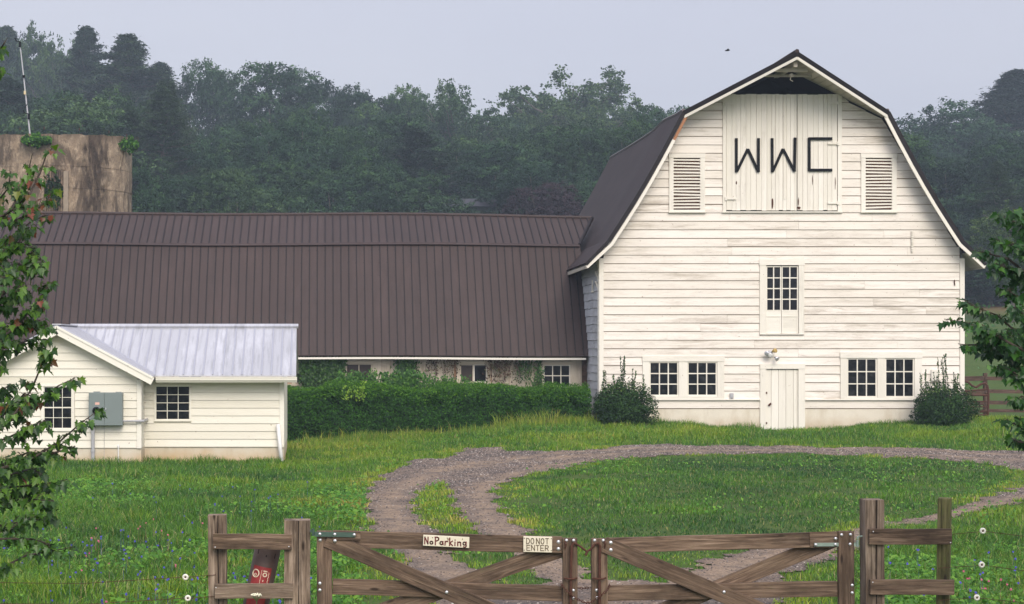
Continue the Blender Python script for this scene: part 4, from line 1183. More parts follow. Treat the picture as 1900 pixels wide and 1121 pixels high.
# right section
XA, XB = X(262, D2), X(527, D2); zt2 = Z(706, D2); zs2 = Z(829, D2)
w2 = (X(286, D2), X(355, D2), Z(782, D2), Z(713.5, D2))
bk.box(XA, w2[0], D2 + .021, D2 + .05, zs2, zt2); bk.box(w2[1], XB, D2 + .021, D2 + .05, zs2, zt2); bk.box(w2[0], w2[1], D2 + .021, D2 + .05, zs2, w2[2])
bk.build('sheathing', mat_annex, ann)
s = siding(lambda z: XA, lambda z: XB - 0.10, zs2, zt2, D2, 0.178, [w2]); s.build('side_siding', mat_annex, ann)
k = MB(); k.box(XG - GH - 0.02, XG + GH + 0.0, D1 + .01, D1 + .4, -0.35, zs0 + .0); k.box(XG + GH - .25, XG + GH + .0, D1 + .4, D2 + .1, -.35, zs0)
k.box(XG + GH + .001, XB - .01, D2 + .012, D2 + .3, -0.35, zs2 - .0); k.box(XB - .3, XB - .012, D2 + .3, 46.2, -0.35, zs2); k.build('foundation', mat_fnd2, ann)
for (x, y, z0, z1) in ((XG + GH - .045, D1, zs0, zEave - .06), (XG - GH + .045, D1, zs0, zEave - .06), (XB - .05, D2, zs2, zt2)):
    k = MB(); k.box(x - .05, x + .05, y - .032, y + .02, z0 - .01, z1, grain='z'); k.box(x - .01 if x < XG else x + .035, x + .01 if x < XG else x + .053, y + .0205, y + .14, z0 - .01, z1, grain='z'); k.build('corner_trim', mat_annex_trim, ann)
k = MB(); k.box(XG + GH - .02, XG + GH, D1 + .06, D2 + .02, zs0, zEave); k.box(XB - .03, XB - .005, D2 + .06, 46.1, zs2, zt2); k.box(XG - GH, XG - GH + .03, D1 + .06, 46.1, zs0, zEave); k.box(XG - GH, XB - .03, 46.11, 46.2, -.2, zt2)
k.prism([(46.1 - .0, zt2), (42.1, zt2), (43.75, zt2 + .85)], 0, .03); 
for i in range(len(k.v) - 6, len(k.v)): p = k.v[i]; k.v[i] = (XB - .03 + p[1], p[0], p[2])
k.build('side_walls', mat_annex, ann)
for (ww, D_, nc, nr, em) in ((w1, D1, 3, 4, 2), (w2, D2, 3, 4, None)):
    k = MB(); frame(k, ww[0] - .055, ww[1] + .055, ww[2] - .05, ww[3] + .05, .055, .055, .05, .05, y0=D_ - .035, y1=D_ + .04) if D_ == D1 else frame(k, ww[0], ww[1], ww[2], ww[3], .03, .03, .03, .03, y0=D_ - .035, y1=D_ + .04)
    fo = k.build('window', mat_annex_trim, ann)
    if D_ == D1: panes(fo, ww[0], ww[1], ww[2], ww[3], nc, nr, D_ - .0, .02, .012, mat_annex_trim, mat_glass, extra_mid=2)
    else: panes(fo, ww[0] + .03, ww[1] - .03, ww[2] + .03, ww[3] - .03, nc, nr, D_ - .0, .02, .014, mat_annex_trim, mat_glass)
# roof: gable ridge runs back; side wing ridge runs right, meeting in a valley
yF = 40.88; GW = X(283, yF) - X(105, yF); XGr = X(105, yF)
zR = Z(603, yF); zE = zR - GW * slope
yE = 41.62; zE2 = zE + 0.0
yR = 43.75
zR2 = zE2 + (yR - yE) * slope
def slab(pts, th, mat, name, parent):
    k = MB(); n = len(pts); lo = [(p[0], p[1], p[2] - th) for p in pts]
    f = [tuple(range(n)), tuple(range(2 * n - 1, n - 1, -1))] + [(i, i + n, (i + 1) % n + n, (i + 1) % n) for i in range(n)]
    k.add(list(pts) + lo, f, .5); return k.build(name, mat, parent)
yB = 2 * yR - yE
xv = XGr + (zR - zR2) / slope         # where the side ridge meets the gable slope
slab([(XGr, yF, zR), (XGr + GW, yF, zE), (XGr + GW, yE, zE), (xv, yR, zR2), (XGr + GW, yB, zE), (XGr, yB, zR)], .03, mat_galv, 'gable_roof_right', ann)
slab([(XGr, yF, zR), (XGr, yB, zR), (XGr - GW, yB, zE), (XGr - GW, yF, zE)], .03, mat_galv, 'gable_roof_left', ann)
xR = X(549.5, yE)
so = slab([(XGr + GW, yE, zE2), (xR, yE, zE2), (xR - .02, yR, zR2), (xv, yR, zR2)], .03, mat_galv, 'side_roof_front', ann)
slab([(xv, yR, zR2 - .001), (xR - .02, yR, zR2 - .001), (xR, yB, zE2), (XGr + GW, yB, zE2)], .03, mat_galv, 'side_roof_rear', ann)
rb = MB(); x = xR - 0.12
while x > xv + .03:
    zl = 0.012
    if x >= XGr + GW: y0_, z0_ = yE - .01, zE2
    else:
        t = (XGr + GW - x) / (XGr + GW - xv); y0_ = yE + (yR - yE) * t + .02; z0_ = zE2 + (y0_ - yE) * slope
    rb.beam((x, y0_, z0_ + zl), (x - .003, yR - .10, zR2 - .10 * slope + zl), 0.022, 0.030, side=(1, 0, 0), r=.4); x -= 0.222
rb.build('roof_ribs', mat_galv_edge, so)
rb = MB(); rb2 = MB(); y = yF + .10
while y < 46:
    # ribs on the gable slope stop at the valley
    xe = XGr + GW
    if yE < y < yR: xe = XGr + GW - (y - yE) / (yR - yE) * (XGr + GW - xv) - .02
    elif y >= yR: xe = xv + (y - yR) / (yB - yR) * (XGr + GW - xv) - .02
    rb.beam((XGr + .03, y, zR - .03 * slope + .012), (xe, y, zR - (xe - XGr) * slope + .012), .022, .03, r=.4)
    rb2.beam((XGr - .03, y, zR - .03 * slope + .012), (XGr - GW, y, zE + .012), .022, .03, r=.4)
    y += .2286
rb.build('gable_ribs', mat_galv_edge, ann); rb2.build('gable_ribs', mat_galv_edge, ann)
k = MB(); k.beam((XGr, yF - .01, zR + .012), (XGr, yB, zR + .012), .03, .20, side=(1, 0, 0)); k.build('gable_ridge_cap', mat_galv, ann)
k = MB(); k.beam((xv - .1, yR - .03, zR2 + .015), (xR + .02, yR - .03, zR2 + .015), .045, .14, side=(0, 1, .45)); k.beam((xv - .1, yR + .05, zR2 + .0), (xR + .02, yR + .05, zR2 + .0), .045, .14, side=(0, 1, -.45)); k.build('side_ridge_cap', mat_galv, ann)
k = MB(); k.beam((XGr + GW - .02, yE + .0, zE + .022), (xv, yR - .0, zR2 + .022), .02, .05, side=(1, 0, 0)); k.build('valley_flashing', mat_galv_edge, ann)
for sg in (1, -1):
    k = MB(); k.beam((XGr, yF + .02, zR - .125), (XGr + sg * (GW - .0), yF + .02, zE - .125), .17, .035)
    k.beam((XGr, yF + .0, zR - .045), (XGr + sg * (GW + .0), yF + .0, zE - .045), .05, .03); k.build('rake_board', mat_annex_trim, ann)
    k = MB(); k.add([(XGr, yF + .05, zR - .05), (XGr + sg * GW, yF + .05, zE - .05), (XGr + sg * GW, D1 + .02, zE - .05), (XGr, D1 + .02, zR - .05)] + [(XGr, yF + .05, zR - .07), (XGr + sg * GW, yF + .05, zE - .07), (XGr + sg * GW, D1 + .02, zE - .07), (XGr, D1 + .02, zR - .07)], [(0, 1, 2, 3), (7, 6, 5, 4), (0, 4, 5, 1), (1, 5, 6, 2), (2, 6, 7, 3), (3, 7, 4, 0)]); k.build('soffit', mat_annex_trim, ann)
k = MB(); zg = zE2 - .045
xg0, xg1 = XGr + GW + .01, xR + .02
k.add([(xg0, yE - .10, zg), (xg0, yE - .10, zg - .06), (xg0, yE - .06, zg - .12), (xg0, yE + .02, zg - .12), (xg0, yE + .02, zg), (xg1, yE - .10, zg), (xg1, yE - .10, zg - .06), (xg1, yE - .06, zg - .12), (xg1, yE + .02, zg - .12), (xg1, yE + .02, zg)],
      [(0, 1, 6, 5), (1, 2, 7, 6), (2, 3, 8, 7), (3, 4, 9, 8), (0, 4, 3, 2, 1), (5, 6, 7, 8, 9), (4, 0, 5, 9)])
k.box(xg0, xg1, yE - .112, yE - .095, zg - .012, zg + .008); k.build('gutter', mat_annex_trim, ann)
k = MB(); k.box(xg0, xg1 - .02, yE + .03, D2 - .03, zg - .10, zg - .08); k.build('eave_soffit', mat_annex_trim, ann)
k = MB(); k.tube([(X(515.5, 41.85), 41.9, Z(787, 41.9)), (X(523.5, 41.75), 41.8, Z(868, 41.8))], .045, 10); k.build('downspout', mat_whitepipe, ann, smooth=True)
# meter cabinet
cb = MB(); cx0, cx1, cz0, cz1 = X(167, D1), X(229.3, D1), Z(789, D1), Z(728, D1)
cb.box(cx0, cx1, D1 - .24, D1 - .025, cz0, cz1)
co = cb.build('electrical_cabinet', mat_greymetal, ann, bevel=.008)
xm = X(196.2, D1)
k = MB(); k.box(cx0 + .006, xm - .004, D1 - .256, D1 - .241, cz0 + .008, cz1 - .008); k.build('meter_cover', mat_greymetal, co, bevel=.004)
k = MB(); k.box(xm + .004, cx1 - .006, D1 - .256, D1 - .241, cz0 + .008, cz1 - .008); k.build('cabinet_door', mat_greymetal, co, bevel=.004)
k = MB(); k.tube([(xm + .03, D1 - .275, Z(758, D1)), (xm + .03, D1 - .255, Z(758, D1))], .014, 8); k.box(xm + .024, xm + .036, D1 - .28, D1 - .257, Z(760, D1), Z(756, D1)); k.build('handle', mat_bolt, co)
k = MB(); k.tube([(X(181.5, D1), D1 - .262, Z(761, D1)), (X(181.5, D1), D1 - .32, Z(761, D1)), (X(181.5, D1), D1 - .34, Z(761, D1))], [.085, .085, .06], 16); k.build('meter', mat_glass, co, smooth=False)
k = MB()
mat_sticker = plain('warning_sticker', (0.70, 0.42, 0.34), .5, 0, .3, .3, 60)
k.box(X(179, D1), X(187, D1), D1 - .2585, D1 - .257, Z(750.5, D1), Z(746, D1)); k.build('sticker', mat_sticker, co)
k = MB(); k.box(cx0 + .10, cx0 + .24, D1 - .2, D1 - .06, cz1 + .001, cz1 + .02); k.build('hub_plate', mat_greymetal, co); k = MB(); k.box(cx1 - .16, cx1 - .04, D1 - .2, D1 - .06, cz1 + .001, cz1 + .012); k.build('hub_plate', mat_greymetal, co)
k = MB(); xx = X(173.5, D1); k.tube([(xx, D1 - .10, cz0), (xx, D1 - .10, -0.2)], .040, 10); k.tube([(xx, D1 - .10, Z(835, D1)), (xx, D1 - .10, Z(838, D1))], .052, 10); k.tube([(xx, D1 - .10, cz0 + .0), (xx, D1 - .10, cz0 - .05)], .052, 10); k.build('conduit', mat_pipe, ann, smooth=False)
k = MB(); zz = Z(781, D1); k.tube([(cx1, D1 - .10, zz), (X(262, D1), D1 - .10, zz)], .022, 10); k.tube([(cx1 + .28, D1 - .10, zz), (X(264, D1), D1 - .10, zz)], .029, 10); k.tube([(X(262, D1), D1 - .10, zz), (X(266, D1), D1 - .08, zz), (X(267, D1), D1 + .0, zz), (X(267, D1), D2, zz)], .032, 10); k.build('conduit_elbow', mat_pipe, ann)
k = MB(); xx = X(220, D1); k.tube([(xx, D1 - .04, -0.1), (xx, D1 - .04, Z(829, D1))], .013, 8); k.dome((xx, D1 - .03, Z(828, D1)), .032, (0, -1, 0)); k.build('vent_pipe', mat_whitepipe, ann)
k = MB(); xx = X(193.5, D1); k.tube([(xx, D1 - .035, cz0), (xx + .005, D1 - .035, Z(800, D1)), (xx, D1 - .035, -.1)], .004, 5); k.build('ground_wire', mat_pipe, ann)
# the next roof plane beyond the ridge, its vent hood
k = MB(); c = Vector((X(152, 45.5), 45.5, Z(611, 45.5))); k.add([c + Vector(v) for v in ((-.30, -.3, -.12), (.28, -.3, -.12), (.28, .3, -.12), (-.30, .3, -.12), (-.02, -.3, .13), (-.02, .3, .13))], [(0, 1, 4), (1, 2, 5, 4), (2, 3, 5), (3, 0, 4, 5), (3, 2, 1, 0)]); k.build('roof_vent', mat_galv, ann)

# ------------------------------------------------------------------ silo
DS = 75.0; SX = X(103, DS); SR = 141 / F * DS; SZ = Z(256.5, DS)
silo = thing('silo', 'roofless weathered concrete silo behind the long barn', 'silo', (SX, DS, 0.2))
m = M('stained_concrete'); o_ = m.coords('obj', (1, 1, 1)); ov = m.coords('obj', (1.4, 1.4, 0.45))
c = m.mix(m.noise(o_, 1.1, 7, 0.7), (0.42, 0.32, 0.22), (0.21, 0.16, 0.115))
c = m.mix(m.ramp(m.noise(m.coords('obj', (3, 3, 2)), 1.4, 6, .7), [(0.50, 0), (0.66, .8)]), c, (0.56, 0.45, 0.32))
c = m.mix(m.ramp(m.noise(ov, 1.0, 6, 0.75, .3), [(0.48, 0.0), (0.58, 0.85)]), c, (0.060, 0.044, 0.034))
sx = m.n('ShaderNodeSeparateXYZ'); m.l(o_, sx.inputs[0])
# a run of black algae down one side, and round the rim
xx = m.math('ABSOLUTE', m.math('SUBTRACT', m.math('ADD', sx.outputs['X'], m.math('MULTIPLY', m.noise(o_, 1.6, 5), 1.2)), X(188, DS) - SX + .6))
st = m.ramp(xx, [(0.22, 1.0), (0.62, 0.0)])
c = m.mix(m.math('MULTIPLY', st, m.ramp(m.noise(m.coords('obj', (5, 5, 1.2)), 1.5, 5, .7), [(.30, .25), (.55, 1)])), c, (0.030, 0.022, 0.018))
rim = m.n('ShaderNodeMapRange'); rim.inputs['From Min'].default_value = SZ - .2 - 0.62; rim.inputs['From Max'].default_value = SZ - .2 - 0.05
m.l(m.math('ADD', sx.outputs['Z'], m.math('MULTIPLY', m.math('SUBTRACT', m.noise(o_, 2.5, 5), .5), 0.9)), rim.inputs['Value'])
c = m.mix(m.math('MULTIPLY', rim.outputs[0], .7), c, (0.085, 0.062, 0.045))
c = m.mix(m.ramp(m.noise(m.coords('obj', (5, 5, 5)), 2, 7, .8), [(.42, .45), (.60, 0)]), c, (.11, .085, .065))
c = m.mix(m.ramp(m.noise(m.coords('obj', (7, 7, 7)), 2, 5, .8), [(0.66, 0), (0.74, .8)]), c, (0.10, 0.11, 0.02))
m.bump(m.noise(o_, 9, 6), .5, .03)
mat_silo = m.set(c, 0.95, 0, .15)
n_ = 96; levels = [0.2 - .6, 3, 6]; zl = SZ
lv = [SZ - h for h in (0, .9, 1.35, 2.4, 3.4, 4.6, 6, 8, 10.2, SZ + .3)]
op = (X(84, DS - SR), X(117, DS - SR), Z(396, DS - SR) - 1.2, Z(315, DS - SR))
k = MB()
def ring(rad, z, jit=0):
    return [(SX + rad * math.sin(2 * math.pi * i / n_), DS - rad * math.cos(2 * math.pi * i / n_), z + (jit * math.sin(i * 1.7) * math.sin(i * .63)) - (.19 * max(0, math.cos(2 * math.pi * i / n_)) if jit else 0)) for i in range(n_)]
zs_ = sorted(set([round(v_, 4) for v_ in lv + [op[2], op[3]]]), reverse=True)
outer = []; inner = []
for i, z in enumerate(zs_): outer.append(ring(SR + (.012 if i % 2 else 0), z, .035 if i == 0 else 0)); inner.append(ring(SR - .18, z, .035 if i == 0 else 0))
vs = []; 
for rr_ in outer: vs += rr_
for rr_ in inner: vs += rr_
nl = len(zs_); fs = []
def isopen(i, li):
    xm_ = SX + SR * math.sin(2 * math.pi * (i + .5) / n_); zm = (zs_[li] + zs_[li + 1]) / 2
    return op[0] < xm_ < op[1] and op[2] < zm < op[3] and math.cos(2 * math.pi * (i + .5) / n_) > 0
for li in range(nl - 1):
    for i in range(n_):
        j = (i + 1) % n_; a, b = li * n_, (li + 1) * n_; A, B_ = (nl + li) * n_, (nl + li + 1) * n_
        if isopen(i, li):
            if not isopen((i - 1) % n_, li): fs.append((a + i, A + i, B_ + i, b + i))
            if not isopen(j, li): fs.append((a + j, b + j, B_ + j, A + j))
            if li and not isopen(i, li - 1): fs.append((a + i, a + j, A + j, A + i))
            if li < nl - 2 and not isopen(i, li + 1): fs.append((b + i, B_ + i, B_ + j, b + j))
            continue
        fs.append((a + i, a + j, b + j, b + i)); fs.append((A + i, B_ + i, B_ + j, A + j))
for i in range(n_):
    j = (i + 1) % n_; fs.append((i, nl * n_ + i, nl * n_ + j, j))
k.add(vs, fs, .5); k.build('silo_wall', mat_silo, silo)
k = MB()
for h_ in (1.42, 2.28):
    rr_ = ring(SR + .012, SZ - h_); st_ = [i for i, p in enumerate(rr_) if op[0] - .05 < p[0] < op[1] + .05 and p[1] < DS][-1] + 1; pp_ = [rr_[(st_ + i) % n_] for i in range(n_)]; pp_ = [p for p in pp_ if not (op[0] - .05 < p[0] < op[1] + .05 and p[1] < DS)] if SZ - h_ < op[3] else pp_ + pp_[:1]; k.tube(pp_, .010, 4)
k.build('pour_joint', mat_silo, silo)
k = MB(); k.box(op[1] + .02, op[1] + .2, DS - SR - .03, DS - SR + .1, op[2], op[3] - .05, grain='z'); k.build('opening_jamb', plain('pale_concrete_jamb', (.27, .22, .165), .9, 0, .2, .35, 6), silo)
k = MB()
for i in range(0, n_, 7): p = ring(SR - .08, SZ)[i]; k.tube([p, (p[0], p[1], p[2] + .10)], .018, 5)
k.build('rim_bolt', mat_rust, silo)
# mast
ma = thing('antenna_mast', 'thin leaning metal weather mast rising from the silo rim', 'antenna', (X(58, 73.5), 73.5, SZ - 1))
pA, pB = Vector((X(57, 73.5), 73.5, Z(262, 73.5))), Vector((X(37.5, 73.5), 73.5, Z(86, 73.5)))
k = MB(); k.tube([pA, pA.lerp(pB, .45), pB], [.035, .03, .022], 8); k.build('mast_pole', mat_pipe, ma)
for (px_, py_, dxp, dyp) in ((37, 82, -7, -6), (53.5, 216, -8, -6)):
    k = MB(); c = P(px_, py_, 73.45); k.tube([c + Vector((0, 0, .09)), c + Vector((0, 0, -.12))], .05, 8); e_ = P(px_ + dxp, py_ + dyp, 73.45)
    k.tube([c + Vector((0, 0, .1)), e_], .018, 6); k.tube([e_, e_ + Vector((-.05, 0, .12))], .03, 6); k.build('wind_sensor', mat_black, ma)
k = MB(); c = P(44.3, 142, 73.45); k.tube([c + Vector((0, -.02, .05)), c + Vector((0, -.02, -.05))], .055, 8); k.build('clamp', mat_black, ma)
k = MB(); c = P(46.2, 172, 73.4); k.box(c.x - .04, c.x + .04, c.y - .04, c.y + .04, c.z - .07, c.z + .07); k.build('instrument_box', plain('yellow_box', (.60, .50, .28), .5), ma)
k = MB(); k.tube([P(50.5, 193, 73.45), P(45.5, 201, 73.4)], .015, 5); k.build('arm', mat_black, ma)

# ------------------------------------------------------------------ far house among the trees
hx, hy = X(876, 150), 150.0; hz = Z(388, 150)
house = thing('far_house', 'distant house with dull grey roof half hidden in the dark trees', 'house', (hx, hy, Hs(hx, hy)))
k = MB(); k.box(hx - 3.4, hx + 1.9, hy - 2.4, hy + 2.4, Hs(hx, hy) - .5, hz + .0); k.build('wall', plain('dark_green_wall', (.05, .07, .05), .9), house)
k = MB(); k.add([(hx - 3.6, hy - 3.0, hz), (hx + 1.75, hy - 3.0, hz), (hx + 2.0, hy, hz + .85), (hx - 3.6, hy, hz + .85), (hx + 1.75, hy + 3, hz), (hx - 3.6, hy + 3, hz)], [(0, 1, 2, 3), (3, 2, 4, 5), (0, 3, 5), (1, 4, 2), (0, 5, 4, 1)]); k.build('roof', plain('grey_shingle_roof', (.055, .055, .065), .95, 0, .1), house)
k = MB()
for a in (-2.2, .4): k.box(hx + a - .5, hx + a + .5, hy - 2.45, hy - 2.41, hz - 2, hz - .8)
k.build('window', mat_glass, house)

# ------------------------------------------------------------------ rail fence and iron gate beyond the barn
DF = 58.0
bf = thing('pasture_fence', 'brown three rail wooden fence beyond the right corner of the barn', 'fence', (X(1828, DF), DF, Hs(X(1828, DF), DF)))
for px_ in (1700, 1828, 1955, 2080):
    k = MB(); x = X(px_, DF); k.box(x - .055, x + .055, DF - .05, DF + .05, Hs(x, DF) - .2, Z(692, DF), grain='z'); k.build('post', mat_bgfence, bf)
for (a, b, ya, yb, th) in ((1700, 1826, 704, 702, 9), (1828, 1955, 702, 704, 7), (1955, 2080, 704, 705, 7), (1828, 1955, 726, 727, 7), (1955, 2080, 727, 727, 7), (1828, 1955, 747, 748, 7), (1955, 2080, 748, 748, 7), (1700, 1826, 729, 728, 8), (1700, 1826, 748, 748, 7), (1828, 1955, 762, 763, 6), (1700, 1826, 763, 763, 6)):
    k = MB(); k.beam(P(a, ya, DF - .06), P(b, yb, DF - .06), th / F * DF, .035, n=3, wob=.006); k.build('rail', mat_bgfence, bf)
DG2 = 56.8
ig = thing('iron_gate', 'rusty curved iron farm gate against the pasture fence at the barn corner', 'gate', (X(1833, DG2), DG2, Hs(X(1833, DG2), DG2)))
k = MB()
k.tube([P(x, y, DG2) for x, y in ((1833, 771), (1834, 740), (1834, 727), (1832, 716), (1827, 711), (1820, 713), (1811, 719), (1804, 716), (1796, 709), (1789, 708), (1780, 712), (1770, 718))], .035, 6)
k.build('gate_frame', mat_rust, ig)
for i, yy in enumerate((724, 733.5, 745, 755, 763, 770)):
    k = MB(); k.tube([P(1770, yy + .5, DG2), P(1800, yy + (1.5 if i == 0 else 0), DG2), P(1834, yy - (2 if i == 0 else 0), DG2)], .03 if i < 2 else .02, 6); k.build('bar', mat_rust, ig)
# ------------------------------------------------------------------ entrance gates and fences
DG = 14.17
def g(px, py, dy=0.0): return P(px, py, DG + dy)     # note: points given on the plane DG, shifted in depth only by dy metres
def gp(px, py, dy=0.0):
    p = P(px, py, DG); return Vector((p.x, p.y + dy, p.z))
PX = DG / F
def rail(mb, a, b, hpx, dy, th=.038, n=6, wob=.0022, r=None):
    mb.beam(gp(a[0], a[1], dy), gp(b[0], b[1], dy), hpx * PX, th, r=r, n=n, wob=wob)
def gz(px): return Hs(X(px, DG), DG)
def post(name, par, px0, px1, py, dy, depth, mat, lean=0, round_=False, twin=False):
    k = MB(); x0, x1 = X(px0, DG), X(px1, DG); zt = Z(py, DG); zb = gz(px0) - .35; cx_ = (x0 + x1) / 2; wv = x1 - x0
    lz = lean * PX
    y = DG + dy
    if round_:
        k.tube([(cx_ + lz * 2, y, zb), (cx_ + lz, y, (zb + zt) / 2), (cx_, y, zt - .02), (cx_, y, zt)], [wv / 2 * 1.02, wv / 2 * 1.01, wv / 2, wv / 2 * .9], 20)
    else:
        k.beam((cx_ + lz * 2, y, zb), (cx_, y, zt), wv, depth, n=10, wob=.0015, side=(0, 1, 0))
    if not round_ and depth > .11:
        k.beam((cx_ + wv * .08 + lz, y - depth / 2 - .0005, zb + .3), (cx_ + wv * .05, y - depth / 2 - .0005, zt - .0), .007, .004, mi=1, side=(0, 1, 0), n=6, wob=.003)
        return k.build(name, [mat, mat_dark], par, bevel=.006)
    return k.build(name, mat, par, bevel=0 if round_ else .006, smooth=round_)
def bolts(par, pts, dy, rad=4.2):
    for (a, b) in pts:
        k = MB(); k.dome(gp(a, b, dy), rad * PX, (0, -1, 0), .5); k.build('bolt', mat_bolt, par, smooth=True)

# left fence panel
lf = thing('left_rail_fence', 'short weathered two rail fence panel left of the gates', 'fence', (X(480, DG), DG, gz(480)))
post('post', lf, 384.5, 418.5, 957.5, .12, .13, mat_post, lean=2)
post('gate_post', lf, 527, 575.5, 966.5, .10, .17, mat_post, lean=0)
k = MB(); rail(k, (395, 1004.5), (541.5, 1005.5), 28.5, 0.0); k.build('rail', mat_wood, lf, bevel=.004)
k = MB(); rail(k, (398.5, 1097), (544, 1096), 27.5, 0.0); k.build('rail', mat_post, lf, bevel=.004)
# right fence panel
rf = thing('right_rail_fence', 'short weathered two rail fence panel right of the gates with a mossy end post', 'fence', (X(1690, DG), DG, gz(1690)))
post('gate_post', rf, 1608, 1643, 928.5, .11, .16, mat_post, lean=1)
k = MB(); x0, x1 = X(1748, DG), X(1780, DG); xc_ = (x0 + x1) / 2
v8 = []
for zz, sx_ in ((gz(1760) - .35, -.03), (Z(926.5, DG), 0.0)):
    for (a, b) in ((-.068, -.02), (.02, -.055), (.068, .05), (-.02, .09)): v8.append((xc_ + a + sx_, DG + .12 + b, zz))
k.add(v8, [(0, 3, 2, 1), (4, 5, 6, 7), (0, 1, 5, 4), (1, 2, 6, 5), (2, 3, 7, 6), (3, 0, 4, 7)], .5, [(p[2], p[0], p[1]) for p in v8])
k.build('mossy_post', mat_mosspost, rf, bevel=.008)
k = MB(); rail(k, (1612.5, 996), (1766, 996), 29, 0.01); k.build('rail', mat_wood, rf, bevel=.004)
k = MB(); rail(k, (1614.5, 1089.5), (1770.5, 1090), 28, 0.01); k.build('rail', mat_wood, rf, bevel=.004)
for par, pts in ((lf, ((536, 1014), (399.5, 1015), (401, 1090))), (rf, ((1619, 986), (1762, 1006.5), (1618, 1080)))):
    for p in pts: k = MB(); k.dome(gp(p[0], p[1], -.02), 1.3 * PX, (0, -1, 0)); k.build('nail_head', mat_bolt, par)

# left gate
lg_ = thing('left_gate', 'left leaf of the weathered wooden farm gate hung by a green strap hinge', 'gate', (X(815, DG), DG, gz(815)))
k = MB(); k.beam(gp(602, 1225, -.01), gp(602, 984.5, -.01), 28.5 * PX, .045, n=6, wob=.002); k.build('hinge_stile', mat_wood, lg_, bevel=.004)
k = MB(); rail(k, (617, 1000), (1043, 1011.5), 31, .012, .040); k.build('top_rail', mat_wood, lg_, bevel=.004)
k = MB(); rail(k, (617, 1088.5), (1043, 1101.5), 28.5, .012, .040); k.build('middle_rail', mat_wood, lg_, bevel=.004)
k = MB(); rail(k, (617, 1196), (1043, 1209), 28.5, .012, .040); k.build('bottom_rail', mat_wood, lg_, bevel=.004)
k = MB(); rail(k, (606, 999), (1043, 1190), 30, -.030, .034, 8); k.build('brace', mat_wood, lg_, bevel=.004)
k = MB(); rail(k, (1043, 1020), (617, 1168), 30, .052, .034, 8); k.build('rear_brace', mat_wood, lg_, bevel=.004)
k = MB(); k.beam(gp(1057, 1235, -.012), gp(1057, 998, -.012), 27 * PX, .05, n=6, wob=.002); k.build('meeting_stile', mat_wood, lg_, bevel=.004)
k = MB(); rail(k, (617, 992.5), (668.5, 994), 17, -.052, .008, n=2); k.build('hinge_block', mat_wood, lg_, bevel=.002)
# right gate
rg_ = thing('right_gate', 'right leaf of the weathered wooden farm gate hung by a pale steel strap hinge', 'gate', (X(1340, DG), DG, gz(1340)))
k = MB(); k.beam(gp(1570, 1225, -.01), gp(1568, 985, -.01), 29 * PX, .045, n=6, wob=.002); k.build('hinge_stile', mat_wood, rg_, bevel=.004)
k = MB(); rail(k, (1126.5, 1012.5), (1554, 1001), 28, .012, .040); k.build('top_rail', mat_wood, rg_, bevel=.004)
k = MB(); rail(k, (1126.5, 1101.5), (1554, 1092.5), 28.5, .012, .040); k.build('middle_rail', mat_wood, rg_, bevel=.004)
k = MB(); rail(k, (1126.5, 1209), (1554, 1196), 28.5, .012, .040); k.build('bottom_rail', mat_wood, rg_, bevel=.004)
k = MB(); rail(k, (1119, 1009), (1556, 1194), 30, -.030, .034, 8); k.build('brace', mat_wood, rg_, bevel=.004)
k = MB(); rail(k, (1552, 1001), (1126, 1180), 29, .052, .034, 8); k.build('rear_brace', mat_wood, rg_, bevel=.004)
k = MB(); k.beam(gp(1112.5, 1235, -.012), gp(1111, 998.7, -.012), 30 * PX, .05, n=6, wob=.002); k.build('meeting_stile', mat_wood, rg_, bevel=.004)
k = MB(); rail(k, (1501.5, 1001.5), (1553, 1000), 29.5, -.014, .008, n=2); k.build('hinge_block', mat_wood, rg_, bevel=.002)
# strap hinges
k = MB(); rail(k, (584, 989.5), (659, 991), 8.6, -.066, .007, n=1, wob=0)
k.tube([gp(581, 993, -.05), gp(581, 980, -.05)], 2.6 * PX, 8); k.beam(gp(577, 985, -.0), gp(586, 990.5, -.05), 4 * PX, .02); ho = k.build('strap_hinge', mat_green_strap, lg_)
bolts(ho, ((593.5, 989.5), (621, 990), (657, 990.7)), -.071, 2.9)
bolts(lg_, ((594, 1001.5),), -.035, 3.2); bolts(lg_, ((621.5, 1002),), -.058, 3.4); bolts(lg_, ((593.5, 1081.5), (593.5, 1094)), -.035, 3.2); bolts(lg_, ((828, 1097.5),), -.05, 3.2)
bolts(lg_, ((1036, 1005.5), (1036, 1018.5)), -.01, 3.6); bolts(lg_, ((1050, 1001.8), (1063, 1002)), -.04, 3.0); bolts(lg_, ((1062.5, 1094.5), (1062.5, 1109)), -.04, 3.0)
k = MB(); rail(k, (1509, 1010), (1586, 1009.5), 6.5, -.026, .007, n=1, wob=0); k.tube([gp(1589, 1014, -.03), gp(1589, 1002, -.03)], 2.6 * PX, 8)
k.tube([gp(1589, 1000, -.03), gp(1589, 996.5, -.03), gp(1593, 995.5, -.0), gp(1601, 995.5, .02)], 1.6 * PX, 8); ho = k.build('strap_hinge', mat_grey_strap, rg_)
bolts(ho, ((1511.5, 1010), (1548, 1009.5), (1575, 1009)), -.036, 2.9)
bolts(rg_, ((1548, 998.5), (1559, 991.5), (1575.5, 991)), -.04, 2.9); bolts(rg_, ((1579, 1085), (1579, 1099)), -.034, 2.9); bolts(rg_, ((1341, 1097),), -.05, 3.0)
bolts(rg_, ((1131.5, 1005.8), (1131.5, 1019.3)), -.048, 3.6); bolts(rg_, ((1102, 1002), (1118, 1002)), -.04, 3.0); bolts(rg_, ((1105.5, 1094), (1106.5, 1108)), -.04, 3.0)
